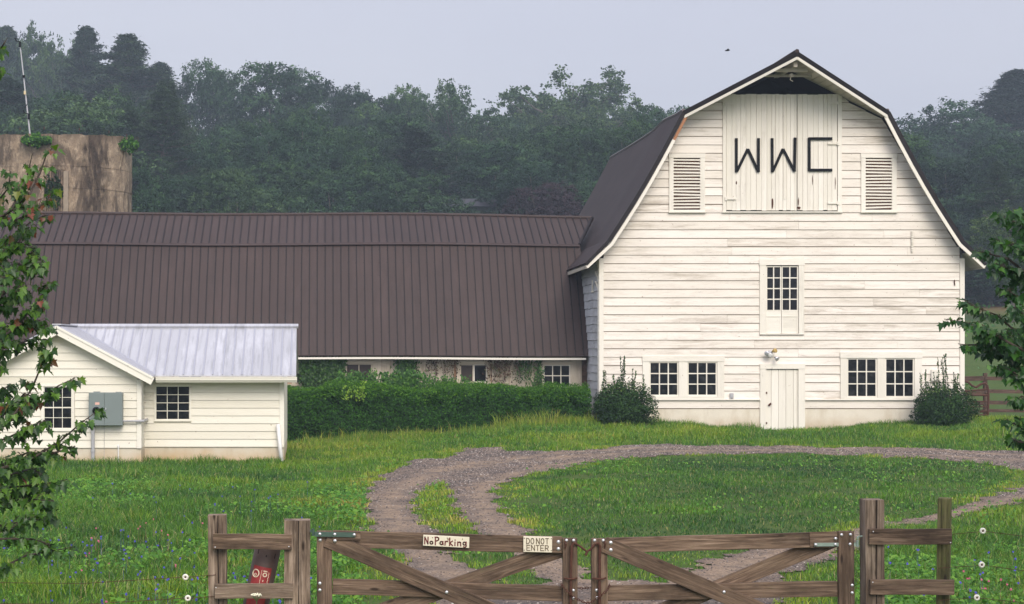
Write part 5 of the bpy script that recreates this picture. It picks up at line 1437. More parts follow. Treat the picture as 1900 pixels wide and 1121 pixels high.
# drop rods on the meeting stiles
for par, x, s_ in ((lg_, 1057, 1), (rg_, 1110, -1)):
    k = MB()
    top = [(x + s_ * 15 * 0 + (10 if s_ == 1 else -6), 1008), (x + (6 if s_ == 1 else -2), 1006), (x + (2 if s_ == 1 else 1), 1012)] 
    k.tube([gp(a, b, -.06) for a, b in top + [(x + .5, 1040), (x, 1100), (x, 1240)]], 2.7 * PX, 8); ro = k.build('drop_rod', mat_rust, par)
    k = MB(); k.tube([gp(x - 12, 1071.5, -.055), gp(x - 5, 1072, -.075), gp(x + 5, 1072, -.075), gp(x + 12, 1070.5, -.055)], 1.8 * PX, 6); k.build('rod_guide', mat_rust, par)
    k = MB(); hx_ = x - 10 if s_ == 1 else x + 10
    k.tube([gp(hx_, 1003, -.05), gp(hx_ + 1, 1008, -.06), gp(hx_, 1016, -.05)], 1.5 * PX, 6); k.build('keeper', mat_rust, par)
# latch hook between the stiles
k = MB(); k.tube([gp(a, b, -.05) for a, b in ((1067, 1008), (1074, 1012), (1082, 1018), (1087, 1022), (1093, 1019), (1099, 1012), (1103, 1008))], 2.1 * PX, 8)
k.tube([gp(1088, 1021, -.055), gp(1084.5, 1029, -.06)], [2.0 * PX, 2.6 * PX], 8)
tag(k.build('latch_hook', mat_rust, None, org=gp(1087, 1030)), 'rusty bent latch hook linking the tops of the two gate leaves', 'latch')
# chain
def chain(name, pts, label, link=4.6, dy=0.0):
    P3 = [Vector(p) for p in pts]; k = MB(); seg = [(b - a).length for a, b in zip(P3, P3[1:])]; tot = sum(seg); n = int(tot / (link * PX)); 
    def at(s_):
        for a, b, l in zip(P3, P3[1:], seg):
            if s_ <= l: return a.lerp(b, s_ / l), (b - a).normalized()
            s_ -= l
        return P3[-1], (P3[-1] - P3[-2]).normalized()
    for i in range(n):
        c, d = at(tot * (i + .5) / n); u = Vector((0, 1, 0)) if i % 2 else d.cross(Vector((0, 1, 0))).normalized()
        r_ = []
        for j in range(11):
            an = 2 * math.pi * j / 10; r_.append(c + d * math.cos(an) * link * .72 * PX + u * math.sin(an) * 1.7 * PX)
        k.tube(r_, .75 * PX, 5, cap=False)
    return k.build(name, mat_rust, None, org=P3[0])
y_ = -.085
ch = chain('gate_chain', [gp(1041, 1083, -.02), gp(1042, 1086, y_ + .02), gp(1052, 1097, y_), gp(1064, 1107, y_), gp(1078, 1113.5, y_), gp(1088, 1117, y_), gp(1097, 1113, y_), gp(1110, 1103, y_ - .01), gp(1122, 1094, y_), gp(1129, 1086, y_ + .03), gp(1130, 1083, -.02)], '')
tag(ch, 'rusty chain looped round the meeting stiles of both gate leaves', 'chain')
ch = chain('rear_chain', [gp(1068, 1092.5, .06), gp(1082, 1093.5, .06), gp(1099, 1092.5, .06)], '')
tag(ch, 'short straight rusty chain bridging the gap between the gate leaves', 'chain')
k = MB(); c = gp(1088, 1122, y_); k.box(c.x - .016, c.x + .016, c.y - .012, c.y + .012, c.z - .022, c.z + .012); k.tube([(c.x - .011, c.y, c.z + .01), (c.x - .011, c.y, c.z + .026), (c.x, c.y, c.z + .034), (c.x + .011, c.y, c.z + .026), (c.x + .011, c.y, c.z + .01)], .0035, 6)
tag(k.build('padlock', mat_rust, None, org=c), 'small rusty padlock hanging from the gate chain', 'padlock')

# signs ------------------------------------------------------------------
mat_sign = old_paint('cream_sign_board', (.72, .66, .52), (.45, .36, .24), .5, .3)
mat_ink = plain('dark_red_paint', (.12, .012, .010), .6); mat_ink2 = plain('brown_green_paint', (.10, .065, .03), .6)
def polyline(mb, pts, w_, y, org, ux, uz):
    for a, b in zip(pts, pts[1:]):
        pa = org + ux * a[0] + uz * a[1]; pb = org + ux * b[0] + uz * b[1]; pa.y = pb.y = y
        d = (pb - pa)
        if d.length < 1e-6: continue
        d.normalize(); mb.beam(pa - d * w_ * .35, pb + d * w_ * .35, w_, .002)
def arc(cx_, cz_, rx, rz, a0, a1, n=10): return [(cx_ + rx * math.cos(R(a0 + (a1 - a0) * i / n)), cz_ + rz * math.sin(R(a0 + (a1 - a0) * i / n))) for i in range(n + 1)]
def sign(name, c4, th, dy, label, strokes, w_, mat, edge=None):
    k = MB(); q4 = [gp(a, b, dy) for a, b in c4]
    k.add(q4 + [p + Vector((0, th, 0)) for p in q4], [(0, 1, 2, 3), (7, 6, 5, 4), (0, 4, 5, 1), (1, 5, 6, 2), (2, 6, 7, 3), (3, 7, 4, 0)], .3, [(p.x, p.z, 0) for p in q4] * 2)
    o = k.build(name, mat_sign, None, org=q4[3], bevel=.003); tag(o, label, 'sign')
    ux = (q4[1] - q4[0]); W_ = ux.length; ux.normalize(); uz = (q4[0] - q4[3]); Hh = uz.length; uz.normalize()
    t = MB(); yy = dy + DG - .0012
    for j, (pts) in enumerate(strokes):
        polyline(t, [(a * W_, b * Hh) for a, b in pts], w_, yy - .00012 * (j % 7), q4[3].copy(), ux, uz)
    t.build('lettering', mat, o)
    for a, b in ((.03, .12), (.03, .88), (.97, .12), (.97, .88)) if edge else ((.2, .78), (.52, .82), (.85, .8)): n = MB(); n.dome(q4[3] + ux * (a * W_) + uz * (b * Hh) + Vector((0, -.001, 0)), .004); n.build('nail_head', mat_rust, o)
    return o
NP = []
NP += [[(.035, .18), (.035, .82), (.105, .2), (.105, .82)]]
NP += [arc(.18, .33, .030, .13, 0, 360)]
NP += [[(.265, .15), (.265, .86)], [(.255, .84), (.30, .86), (.335, .78), (.335, .62), (.30, .52), (.265, .50)]]
NP += [arc(.395, .34, .030, .14, 0, 360), [(.428, .5), (.432, .2)]]
NP += [[(.475, .18), (.478, .52)], [(.478, .42), (.505, .52), (.535, .50)]]
NP += [[(.575, .15), (.575, .84)], [(.635, .58), (.578, .38), (.640, .15)]]
NP += [[(.69, .17), (.69, .50)], [(.69, .66), (.692, .69)]]
NP += [[(.75, .17), (.75, .52)], [(.75, .42), (.785, .52), (.81, .48), (.815, .17)]]
NP += [arc(.895, .40, .030, .14, 0, 360), [(.93, .56), (.935, .18), (.915, .06), (.875, .10)]]
sign('no_parking_sign', ((785, 991.8), (870.5, 996.2), (870, 1016.4), (784.5, 1012)), .018, -.03, 'cream painted board reading No Parking in dark red on the left gate', NP, .0090, mat_ink)
def block(ch, x, z, w_, h):
    S = {'D': [[(0, 0), (0, 1), (.55, .95), (1, .65), (1, .35), (.6, .05), (0, 0)]], 'O': [arc(.5, .5, .5, .5, 0, 360)], 'N': [[(0, 0), (0, 1), (1, 0), (1, 1)]],
         'T': [[(0, 1), (1, 1)], [(.5, 1), (.5, 0)]], 'E': [[(1, 1), (0, 1), (0, 0), (1, 0)], [(0, .5), (.8, .5)]], 'R': [[(0, 0), (0, 1), (.8, .97), (1, .75), (.8, .5), (0, .48)], [(.4, .48), (1, 0)]],
         '1': [[(.5, 0), (.5, 1)]], '0': [arc(.5, .5, .5, .5, 0, 360)], '-': [[(0, .5), (1, .5)]]}[ch]
    return [[(x + a * w_, z + b * h) for a, b in st] for st in S]
DN = []
for ch_, x in (('D', .11), ('O', .26), ('N', .45), ('O', .61), ('T', .77)): DN += block(ch_, x, .53, .105, .36)
for ch_, x in (('E', .12), ('N', .28), ('T', .44), ('E', .60), ('R', .76)): DN += block(ch_, x, .11, .11, .33)
sign('do_not_enter_sign', ((970.5, 994.6), (1023.8, 995.6), (1023.6, 1024.8), (970.3, 1023.6)), .015, -.028, 'square cream metal sign reading DO NOT ENTER on the left gate', DN, .0055, mat_ink2, True)

# leaning brown tube with a red label behind the left panel
tb = thing('leaning_tube', 'brown tube with a red 10-10 label leaning behind the left fence panel', 'tube', (gp(470, 1200).x, DG + .3, gz(470)))
mat_tube = plain('brown_mottled_tube', (.095, .060, .048), .55, 0, .5, .25, 40); mat_redlabel = plain('faded_red_label', (.30, .035, .035), .55, 0, .4, .35, 25); mat_pale = plain('pale_print', (.72, .62, .45), .6)
DT = DG + .28
pt_, pb_ = P(501, 1000, DT), P(455, 1215, DT)
k = MB(); RT = .103
k.tube([pb_, pb_.lerp(pt_, .5), pb_.lerp(pt_, .93), pt_, pt_ + (pt_ - pb_).normalized() * .035], [RT, RT, RT, RT * .8, RT * .35], 24); k.build('tube_body', mat_tube, tb, smooth=True)
ax = (pt_ - pb_).normalized(); sd = Vector((1, 0, 0)); sd = (sd - ax * sd.dot(ax)).normalized(); fr_ = sd.cross(ax).normalized()
if fr_.y > 0: fr_ = -fr_
def onT(u_, v_, lift=.001):     # u along the tube from the top, v angle in degrees (0 faces the road, + to the right)
    a = R(v_); return pt_ - ax * u_ + (fr_ * math.cos(a) + sd * math.sin(a)) * (RT + lift)
k = MB(); vs = [onT(u_, v_) for u_ in np.linspace(.215, .62, 4) for v_ in np.linspace(-48, 38, 9)]
k.add(vs, [(i * 9 + j, i * 9 + j + 1, (i + 1) * 9 + j + 1, (i + 1) * 9 + j) for i in range(3) for j in range(8)], .5); lo_ = k.build('red_label', mat_redlabel, tb)
k = MB(); k.add([onT(u_, v_) for u_, v_ in ((.085, -42), (.12, 0), (.095, 42), (.135, 42), (.135, 0), (.125, -42))], [(0, 1, 4, 5), (1, 2, 3, 4)], .5); k.build('dark_slot', mat_dark, tb)
k = MB()
def pr(pts, wv=.006, dl=0):
    q_ = [onT(u_, v_, .003 + dl) for u_, v_ in pts]
    for a, b in zip(q_, q_[1:]): k.beam(a, b, wv, .0015)
pr([(.275 + .030 * math.cos(R(a)), -30 + 15 * math.sin(R(a))) for a in range(0, 361, 30)], .008); pr([(.285 + .010 * math.cos(R(a)), -30 + 5 * math.sin(R(a))) for a in range(0, 361, 60)], .004, .0005)
pr([(.24, -5), (.37, -5)], .003, .0002)
for u0 in (.245, .355):
    pr([(u0, 2), (u0 + .001, 19)], .009, .0003)
    pr([(u0 + .028 + .014 * math.cos(R(a)), 11 + 8 * math.sin(R(a))) for a in range(0, 361, 30)], .008, .0004)
pr([(.315, 8), (.330, 8)], .005, .0001)
for q_ in range(3): pr([(.36 + q_ * .001, -38 + q_ * 8), (.45, -38 + q_ * 8)], .003, .0001)
pr([(.25 + i * .012, 26 + 3 * (i % 2)) for i in range(10)], .004, .0006)
k.build('label_print', mat_pale, lo_)
# queen anne's lace bloom in front of the lower rail
ql = thing('white_wildflower', 'white lacy umbel bloom in front of the left fence lower rail', 'flower', (gp(477, 1121).x, DG - .22, gz(477)))
DQ = DG - .22
mat_bloom = plain('cream_bloom', (.72, .70, .52), .7); mat_stem = plain('green_stem', (.05, .12, .03), .6)
k = MB(); c = P(476, 1104.5, DQ)
for i in range(60):
    a = random.uniform(0, 6.28); rr_ = math.sqrt(random.random()) * 10 * PX; k.dome((c.x + rr_ * math.cos(a), c.y + rr_ * math.sin(a), c.z + .008 - rr_ * rr_ * 6 + random.uniform(-.004, .006)), .0055, (0, -.3, 1), .8)
k.build('bloom', mat_bloom, ql)
k = MB()
for i in range(14):
    a = 2 * math.pi * i / 14; k.tube([(c.x, c.y, c.z - .05), (c.x + .035 * math.cos(a), c.y + .035 * math.sin(a), c.z)], .0015, 4)
k.tube([(c.x, c.y, c.z - .05), (c.x - .01, c.y, Hs(c.x, DQ))], .003, 5); k.build('stem', mat_stem, ql)

# wires with white disc insulators --------------------------------------------------
mat_ins = plain('white_porcelain', (.74, .72, .62), .35)
def wire(name, pts, disc, label):
    k = MB(); k.tube(pts, .0024, 5)
    o = k.build(name, mat_rust, None, org=pts[0]); tag(o, label, 'fence wire', 'electric fence wires')
    c = Vector(disc); k = MB()
    ns, nr_ = 20, 8; vs = []
    for i in range(ns):
        a = 2 * math.pi * i / ns
        for j in range(nr_):
            b = 2 * math.pi * j / nr_; rr_ = .0155 + .0095 * math.cos(b)
            vs.append((c.x + rr_ * math.cos(a), c.y + .010 * math.sin(b), c.z + rr_ * math.sin(a)))
    k.add(vs, [(i * nr_ + j, i * nr_ + (j + 1) % nr_, ((i + 1) % ns) * nr_ + (j + 1) % nr_, ((i + 1) % ns) * nr_ + j) for i in range(ns) for j in range(nr_)])
    io = k.build('insulator', mat_ins, o, smooth=True)
    k = MB(); k.dome((c.x, c.y - .004, c.z), .008, (0, -1, 0), .7); k.build('insulator_core', mat_rust, io)
for (y0, yd, ye, wl) in ((992, 986, 1003, 'top'), (1053, 1049, 1068, 'middle'), (1113, 1110, 1125, 'lowest')):
    xd = {986: 1826, 1049: 1824, 1110: 1815}[yd]
    wire('fence_wire', [gp(1742, y0 + 2, .02), gp(1770, y0, .03), gp(xd - 6, yd + 1.5, .03), gp(xd + 6, yd + 1, .03), gp(1960, ye, .03), gp(2400, ye + 4, .4)], gp(xd, yd, .03), '%s wire with a white disc insulator right of the mossy post' % wl)
for (y0, yd, wl) in ((1068, 1072, 'upper'), (1108, 1111, 'lower')):
    xd = {1072: 343.5, 1111: 348}[yd]
    wire('fence_wire', [gp(400, y0, .05), gp(xd + 6, yd, .03), gp(xd - 6, yd, .03), gp(150, yd + 14, .1), gp(-500, yd + 20, .5)], gp(xd, yd, .03), '%s wire with a white disc insulator left of the left fence panel' % wl)
# end posts of the wires, just outside the frame
for px_, lb in ((-500, 'weathered wire fence post beyond the left edge'), (2400, 'weathered wire fence post beyond the right edge')):
    pf = MB(); p = gp(px_, 1121, .4 if px_ > 0 else .5); zz = Hs(p.x, p.y); pf.tube([(p.x, p.y, zz - .3), (p.x, p.y, zz + .7), (p.x, p.y, zz + 1.4)], [.07, .068, .06], 14)
    tag(pf.build('wire_fence_post', mat_post, None, org=(p.x, p.y, zz), smooth=True), lb, 'post')

# the bird, a speck in the sky
c = P(1350, 94, 70); bd = MB()
bd.tube([c + Vector((-.11, 0, -.01)), c + Vector((-.05, 0, 0)), c + Vector((.02, 0, .012)), c + Vector((.07, 0, .02)), c + Vector((.095, 0, .02))], [.008, .025, .034, .022, .006], 8)
for s_ in (-1, 1):
    bd.add([c + Vector((-.03, 0, .02)), c + Vector((.04, 0, .02)), c + Vector((.03, s_ * .10, .06)), c + Vector((-.06, s_ * .19, .02)), c + Vector((-.04, s_ * .10, .05))], [(0, 1, 2, 4), (4, 2, 3)], .5)
tag(bd.build('bird', mat_black, None, org=c), 'tiny dark bird flying in the grey sky left of the barn peak', 'bird')
# ------------------------------------------------------------------ hedge, bushes, creepers
def shell_box(n, x0, x1, y0, y1, z0f, z1f, amp=.12):
    """points over the front, top and ends of a clipped hedge with soft bulges"""
    x = rng.uniform(x0, x1, n); f = rng.random(n)
    a_top = (y1 - y0); a_fr = 1.5; top = f < a_top / (a_top + a_fr)
    z1 = z1f(x); z0 = z0f(x)
    y = np.where(top, rng.uniform(y0, y1, n), y0); z = np.where(top, z1, z0 + (z1 - z0) * rng.random(n))
    b = amp * (np.sin(x * 2.3 + z * 3) * .5 + np.sin(x * 5.1 - z * 4.1) * .3 + np.sin(x * 9.7 + z * 8) * .2)
    y = np.where(top, y, y - b + .20 * np.clip((z - (z1 - .35)) / .35, 0, 1) ** 2); z = np.where(top, z + b * .7 - .14 * (np.abs(2 * (y - y0) / (y1 - y0) - 1)) ** 3, z)
    N = np.stack([rng.normal(0, .5, n), np.where(top, -.25, -1) + rng.normal(0, .4, n), np.where(top, 1, .45) + rng.normal(0, .4, n)], 1)
    d = rng.random(n) ** 2 * .22
    return np.stack([x, y + np.where(top, 0, d), z - np.where(top, d, 0)], 1), N, top
hx0, hx1 = X(520, 49.6), X(1092, 50) - .02
hz0 = lambda x: H(x, np.full_like(x, 49.4)); hz1 = lambda x: Z(722, 49.8) + .04 * np.sin(x * 1.7) + .03 * np.sin(x * 4.3)
C, N, top = shell_box(60000, hx0, hx1, 49.35, 51.1, hz0, hz1)
C[:, 1] += np.where(top, 0, .07 * vnoise(C[:, 0] * 9, C[:, 2] * 12, 61) * .6); C[:, 2] += np.where(top, .05 * vnoise(C[:, 0] * 8, C[:, 1] * 8, 62), 0)
V, Fq = leaf_quads(C, N, rng.uniform(.045, .095, len(C)), .45, .2)
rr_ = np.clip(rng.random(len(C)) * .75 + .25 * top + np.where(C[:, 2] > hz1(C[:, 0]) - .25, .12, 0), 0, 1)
hedge = thing('hedge', 'long clipped dark green hedge in front of the low barn', 'hedge', (3, 50, .1))
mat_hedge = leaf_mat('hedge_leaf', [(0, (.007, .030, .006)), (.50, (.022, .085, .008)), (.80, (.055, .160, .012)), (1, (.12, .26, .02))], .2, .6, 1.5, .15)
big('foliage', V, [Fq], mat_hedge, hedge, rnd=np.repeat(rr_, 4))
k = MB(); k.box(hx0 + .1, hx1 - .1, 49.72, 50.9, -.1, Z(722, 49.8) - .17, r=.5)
k.build('shade_core', plain('hedge_shade', (.012, .020, .008), .95, 0, .05, .4, 9), hedge)  # solid core, its near-black colour stands in for shade inside the hedge
# upright fresh shoots on top
n = 4200; xs = rng.uniform(hx0, hx1, n); L = rng.uniform(.04, .20, n) * (0.6 + .6 * (np.sin(xs * 2.1) > .1)); ys_ = rng.uniform(49.4, 51.0, n)
Cs = []; Ns = []
for i in range(n):
    m_ = int(3 + L[i] * 24)
    t = np.linspace(0, 1, m_)[:, None]; ln = rng.normal(0, .25, 2)
    Cs.append(np.array([xs[i], ys_[i], float(hz1(xs[i:i+1])[0]) - .04]) + t * L[i] * np.array([ln[0], ln[1], 1]) + rng.normal(0, .012, (m_, 3)))
Cs = np.concatenate(Cs); V, Fq = leaf_quads(Cs, rng.normal(size=Cs.shape) + np.array([0, -.8, .4]), rng.uniform(.035, .065, len(Cs)), .45)
big('new_shoots', V, [Fq], leaf_mat('shoot_leaf', [(0, (.022, .080, .010)), (.6, (.055, .155, .015)), (1, (.12, .25, .025))], .3, .6, 1.5, .15), hedge, rnd=np.repeat(rng.random(len(Cs)), 4))

def wild_patch(name, label, px0, px1, py0, py1, D, n, mat, size=(.07, .15), cat='plant', droop=False, dens=1.0, seed=0, thick=.12):
    """leafy growth filling a patch, made of sprays"""
    r = np.random.default_rng(seed); o = thing(name, label, cat, (X((px0 + px1) / 2, D), D, Z(py1, D)))
    C = []; k = MB()
    for i in range(n):
        bx_ = r.uniform(px0, px1); top_ = py0 + (py1 - py0) * (abs(r.normal(0, .26)) + .12 * abs(math.sin(bx_ * .11 + seed)) )
        top_ = min(top_, py1 - 3)
        x = bx_ + r.normal(0, 4); p0 = P(x, py1, D + r.uniform(0, thick)); p1 = P(bx_, top_, D - r.uniform(0, thick) * .5)
        if droop: p0 = P(x, py0, D); p1 = P(bx_ + r.normal(0, 3), py0 + (py1 - py0) * r.uniform(.2, 1), D - r.uniform(0, thick))
        k.tube([p0, p0.lerp(p1, .5) + Vector((r.normal(0, .03), 0, 0)), p1], [.006, .004, .002], 4, r=.5)
        m_ = max(3, int((p1 - p0).length / .045 * dens))
        for t in np.linspace(.05, 1, m_): q_ = p0.lerp(p1, t); C.append((q_.x + r.normal(0, .05), q_.y - abs(r.normal(0, .04)), q_.z + r.normal(0, .03)))
    C = np.array(C); N = np.stack([r.normal(0, .5, len(C)), np.full(len(C), -1.), r.normal(.4, .4, len(C))], 1)
    V, Fq = leaf_quads(C, N, r.uniform(size[0], size[1], len(C)), .55, .12, up=np.array([0, 0, -1.2]))
    big('leaves', V, [Fq], mat, o, rnd=np.repeat(r.random(len(C)), 4)); k.build('stems', mat_bark, o)
    return o
mat_vine = leaf_mat('vine_leaf', [(0, (.012, .04, .010)), (.6, (.030, .085, .016)), (1, (.07, .15, .03))], .25)
mat_vine_red = leaf_mat('dried_vine_leaf', [(0, (.03, .016, .012)), (.5, (.08, .040, .026)), (.75, (.045, .065, .02)), (1, (.12, .08, .04))], .2)
mat_lime = leaf_mat('lime_leaf', [(0, (.10, .22, .015)), (1, (.24, .38, .03))], .4)
mat_mid = leaf_mat('sapling_leaf', [(0, (.020, .075, .012)), (.6, (.045, .14, .018)), (1, (.10, .22, .03))], .3)
wild_patch('climbing_vine', 'dense dark green creeper on the low barn wall left of the first window', 556, 636, 664, 735, 52.15, 190, mat_vine, (.07, .13), 'vine', True, 1, 1)
wild_patch('climbing_vine', 'dark green creeper between the first and second low barn windows', 738, 768, 664, 725, 52.15, 70, mat_vine, (.06, .12), 'vine', True, 1, 2)
wild_patch('climbing_vine', 'reddish brown dried creeper just left of the second low barn window', 786, 850, 668, 722, 52.15, 30, mat_vine_red, (.04, .08), 'vine', True, .8, 3)
wild_patch('climbing_vine', 'mixed brown and green creeper just right of the second low barn window', 906, 954, 666, 718, 52.15, 30, mat_vine_red, (.05, .10), 'vine', True, .9, 4)
wild_patch('climbing_vine', 'thin green creeper beside the last low barn window', 962, 1004, 668, 718, 52.15, 40, mat_vine, (.05, .09), 'vine', True, .8, 5)
wild_patch('sapling', 'bushy green sapling rising behind the hedge below the first low barn window', 625, 700, 686, 735, 51.2, 120, mat_mid, (.06, .12), 'sapling', False, 1, 6)
wild_patch('sapling', 'green sapling rising behind the hedge left of the dried creeper', 706, 790, 684, 735, 51.2, 130, mat_mid, (.06, .13), 'sapling', False, 1, 7)
wild_patch('sapling', 'yellow green shoots poking through the hedge top near the outbuilding', 640, 676, 708, 742, 49.3, 13, mat_lime, (.06, .11), 'sapling', False, .9, 8)
wild_patch('sapling', 'tall leafy shoot behind the hedge beside the last low barn window', 985, 1006, 682, 730, 51.0, 22, mat_vine, (.05, .1), 'sapling', False, 1.1, 9)
wild_patch('sapling', 'spreading green weed tops along the hedge under the dried creeper', 792, 870, 694, 735, 50.8, 90, mat_mid, (.05, .10), 'sapling', False, 1, 10)

def bush(name, label, px0, px1, py0, py1, D, n, mat, spires, seed, leafs=(.045, .085)):
    r = np.random.default_rng(seed); cx_, W_ = X((px0 + px1) / 2, D), (px1 - px0) / F * D / 2; z0, z1 = Z(py1, D) - .05, Z(py0, D)
    o = thing(name, label, 'bush', (cx_, D, z0))
    th = r.uniform(0, 6.283, n); ph = np.arccos(r.uniform(-.75, 1, n))
    rad = 1 + .10 * np.sin(3 * th + 2) + .08 * np.sin(7 * th + 5 * ph) + .06 * np.sin(11 * ph + 3 * th)
    dep = 1 - .62 * r.random(n) ** 1.3
    Nn = np.stack([np.sin(ph) * np.cos(th), np.sin(ph) * np.sin(th), np.cos(ph)], 1)
    C = Nn * (rad * dep)[:, None] * np.array([W_, W_ * .85, (z1 - z0) * .58]) + np.array([cx_, D, z0 + (z1 - z0) * .46])
    C[:, 2] = np.maximum(C[:, 2], z0 + .02); k = MB()
    Cs = [C]; Ns = [Nn + r.normal(0, .55, Nn.shape)]
    for (sx_, sy_, cnt) in spires:
        for i in range(cnt):
            b_ = P(sx_ + r.normal(0, 5), py0 + 22, D + r.uniform(-.4, .3)); t_ = P(sx_ + r.normal(0, 5), sy_ + abs(r.normal(0, 12)), D + r.uniform(-.4, .3))
            k.tube([b_, t_], [.006, .002], 4, r=.5); m_ = int((t_ - b_).length / .022)
            t = np.linspace(0, 1, m_)[:, None]; q_ = np.array(b_) * (1 - t) + np.array(t_) * t + r.normal(0, .022, (m_, 3)) * (1.1 - t)
            Cs.append(q_); Ns.append(r.normal(0, .6, q_.shape) + np.array([0, -.6, .3]))
    C = np.concatenate(Cs); N = np.concatenate(Ns)
    V, Fq = leaf_quads(C, N, r.uniform(leafs[0], leafs[1], len(C)), .5)
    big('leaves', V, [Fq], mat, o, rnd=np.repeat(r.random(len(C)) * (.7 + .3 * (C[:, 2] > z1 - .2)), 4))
    for i in range(10):
        a = r.uniform(0, 6.28); k.tube([(cx_ + .1 * math.cos(a), D + .1 * math.sin(a), z0 - .05), (cx_ + .45 * W_ * math.cos(a), D + .4 * W_ * math.sin(a), z0 + (z1 - z0) * .45), (cx_ + .7 * W_ * math.cos(a), D + .6 * W_ * math.sin(a), z0 + (z1 - z0) * .8)], [.025, .015, .006], 5, r=.4)
    k.build('stems', mat_bark, o)
mat_bush = leaf_mat('bush_leaf', [(0, (.010, .028, .010)), (.5, (.028, .072, .018)), (.85, (.065, .13, .028)), (1, (.14, .20, .06))], .12, .6, 1.5, .12)
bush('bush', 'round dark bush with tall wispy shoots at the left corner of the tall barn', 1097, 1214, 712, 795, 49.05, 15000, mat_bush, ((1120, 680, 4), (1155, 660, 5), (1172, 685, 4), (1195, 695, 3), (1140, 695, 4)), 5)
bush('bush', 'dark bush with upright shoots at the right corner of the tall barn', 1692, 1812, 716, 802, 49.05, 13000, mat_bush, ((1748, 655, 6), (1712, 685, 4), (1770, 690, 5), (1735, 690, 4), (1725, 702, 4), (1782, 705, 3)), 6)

# ivy on the silo
def ivy(label, px0, px1, py0, py1, D, n, seed, mat):
    r = np.random.default_rng(seed); o = thing('ivy', label, 'ivy', P((px0 + px1) / 2, py1, D))
    u = r.random(n); x = px0 + (px1 - px0) * u; hgt = np.sin(np.pi * np.clip(u, .02, .98)) ** .5
    hgt *= .62 + .38 * np.sin(u * 23 + seed) * np.sin(u * 9 + 2 * seed); y = py0 + (py1 - py0) * (1 - hgt) * .5 + (py1 - py0) * hgt * r.random(n)
    C = np.stack([(x - VX) / F * D, D + r.normal(0, .15, n) - .15, ZC + (VY - y) / F * D], 1)
    V, Fq = leaf_quads(C, np.stack([r.normal(0, .5, n), np.full(n, -1.), r.normal(.6, .4, n)], 1), r.uniform(.07, .15, n), .7, .12)
    big('leaves', V, [Fq], mat, o, rnd=np.repeat(r.random(n), 4)); k = MB()
    for i in range(8): k.tube([P(px0 + (px1 - px0) * (i + .5) / 8, py1 - 8, D), P(px0 + (px1 - px0) * (i + .8) / 8, py0 + 6, D)], .015, 4)
    k.build('stems', mat_bark, o)
mat_ivy = leaf_mat('ivy_leaf', [(0, (.010, .035, .010)), (.6, (.030, .10, .014)), (1, (.09, .21, .025))], .2, .6, 1.5, .15)
ivy('bright green ivy clump draped over the silo rim above the doorway', 41, 96, 244, 278, DS - SR - .1, 900, 1, mat_ivy)
ivy('darker green ivy tuft hanging over the right edge of the silo rim', 222, 257, 249, 290, DS - 1.0, 520, 2, mat_ivy)
ivy('shaded creeper filling the dark doorway of the silo', 84, 118, 312, 400, DS - SR + 1.4, 700, 3, mat_vine)

# ------------------------------------------------------------------ maples in the foreground
_lf = [(0, 0), (.10, .05), (.42, .02), (.30, .22), (.50, .42), (.26, .46), (.20, .62), (0, 1.0), (-.20, .62), (-.26, .46), (-.50, .42), (-.30, .22), (-.42, .02), (-.10, .05)]
LEAF = np.array([(x, y, abs(x) * .28 - .10 * y * y) for x, y in _lf])
def maple_leaves(C, dirn, N, size, rnd):
    n = len(C); N = unit(N); T = unit(dirn - N * np.sum(dirn * N, axis=1, keepdims=True)); B = np.cross(N, T)
    V = C[:, None, :] + (B[:, None, :] * LEAF[None, :, 0, None] + T[:, None, :] * LEAF[None, :, 1, None] + N[:, None, :] * LEAF[None, :, 2, None]) * np.asarray(size)[:, None, None]
    i = (np.arange(n) * 14)[:, None]
    A = i + np.array([[0, 1, 2, 3, 4, 5, 6, 7]]); Bf = i + np.array([[0, 7, 8, 9, 10, 11, 12, 13]])
    return V.reshape(-1, 3), [A, Bf], np.repeat(rnd, 14)
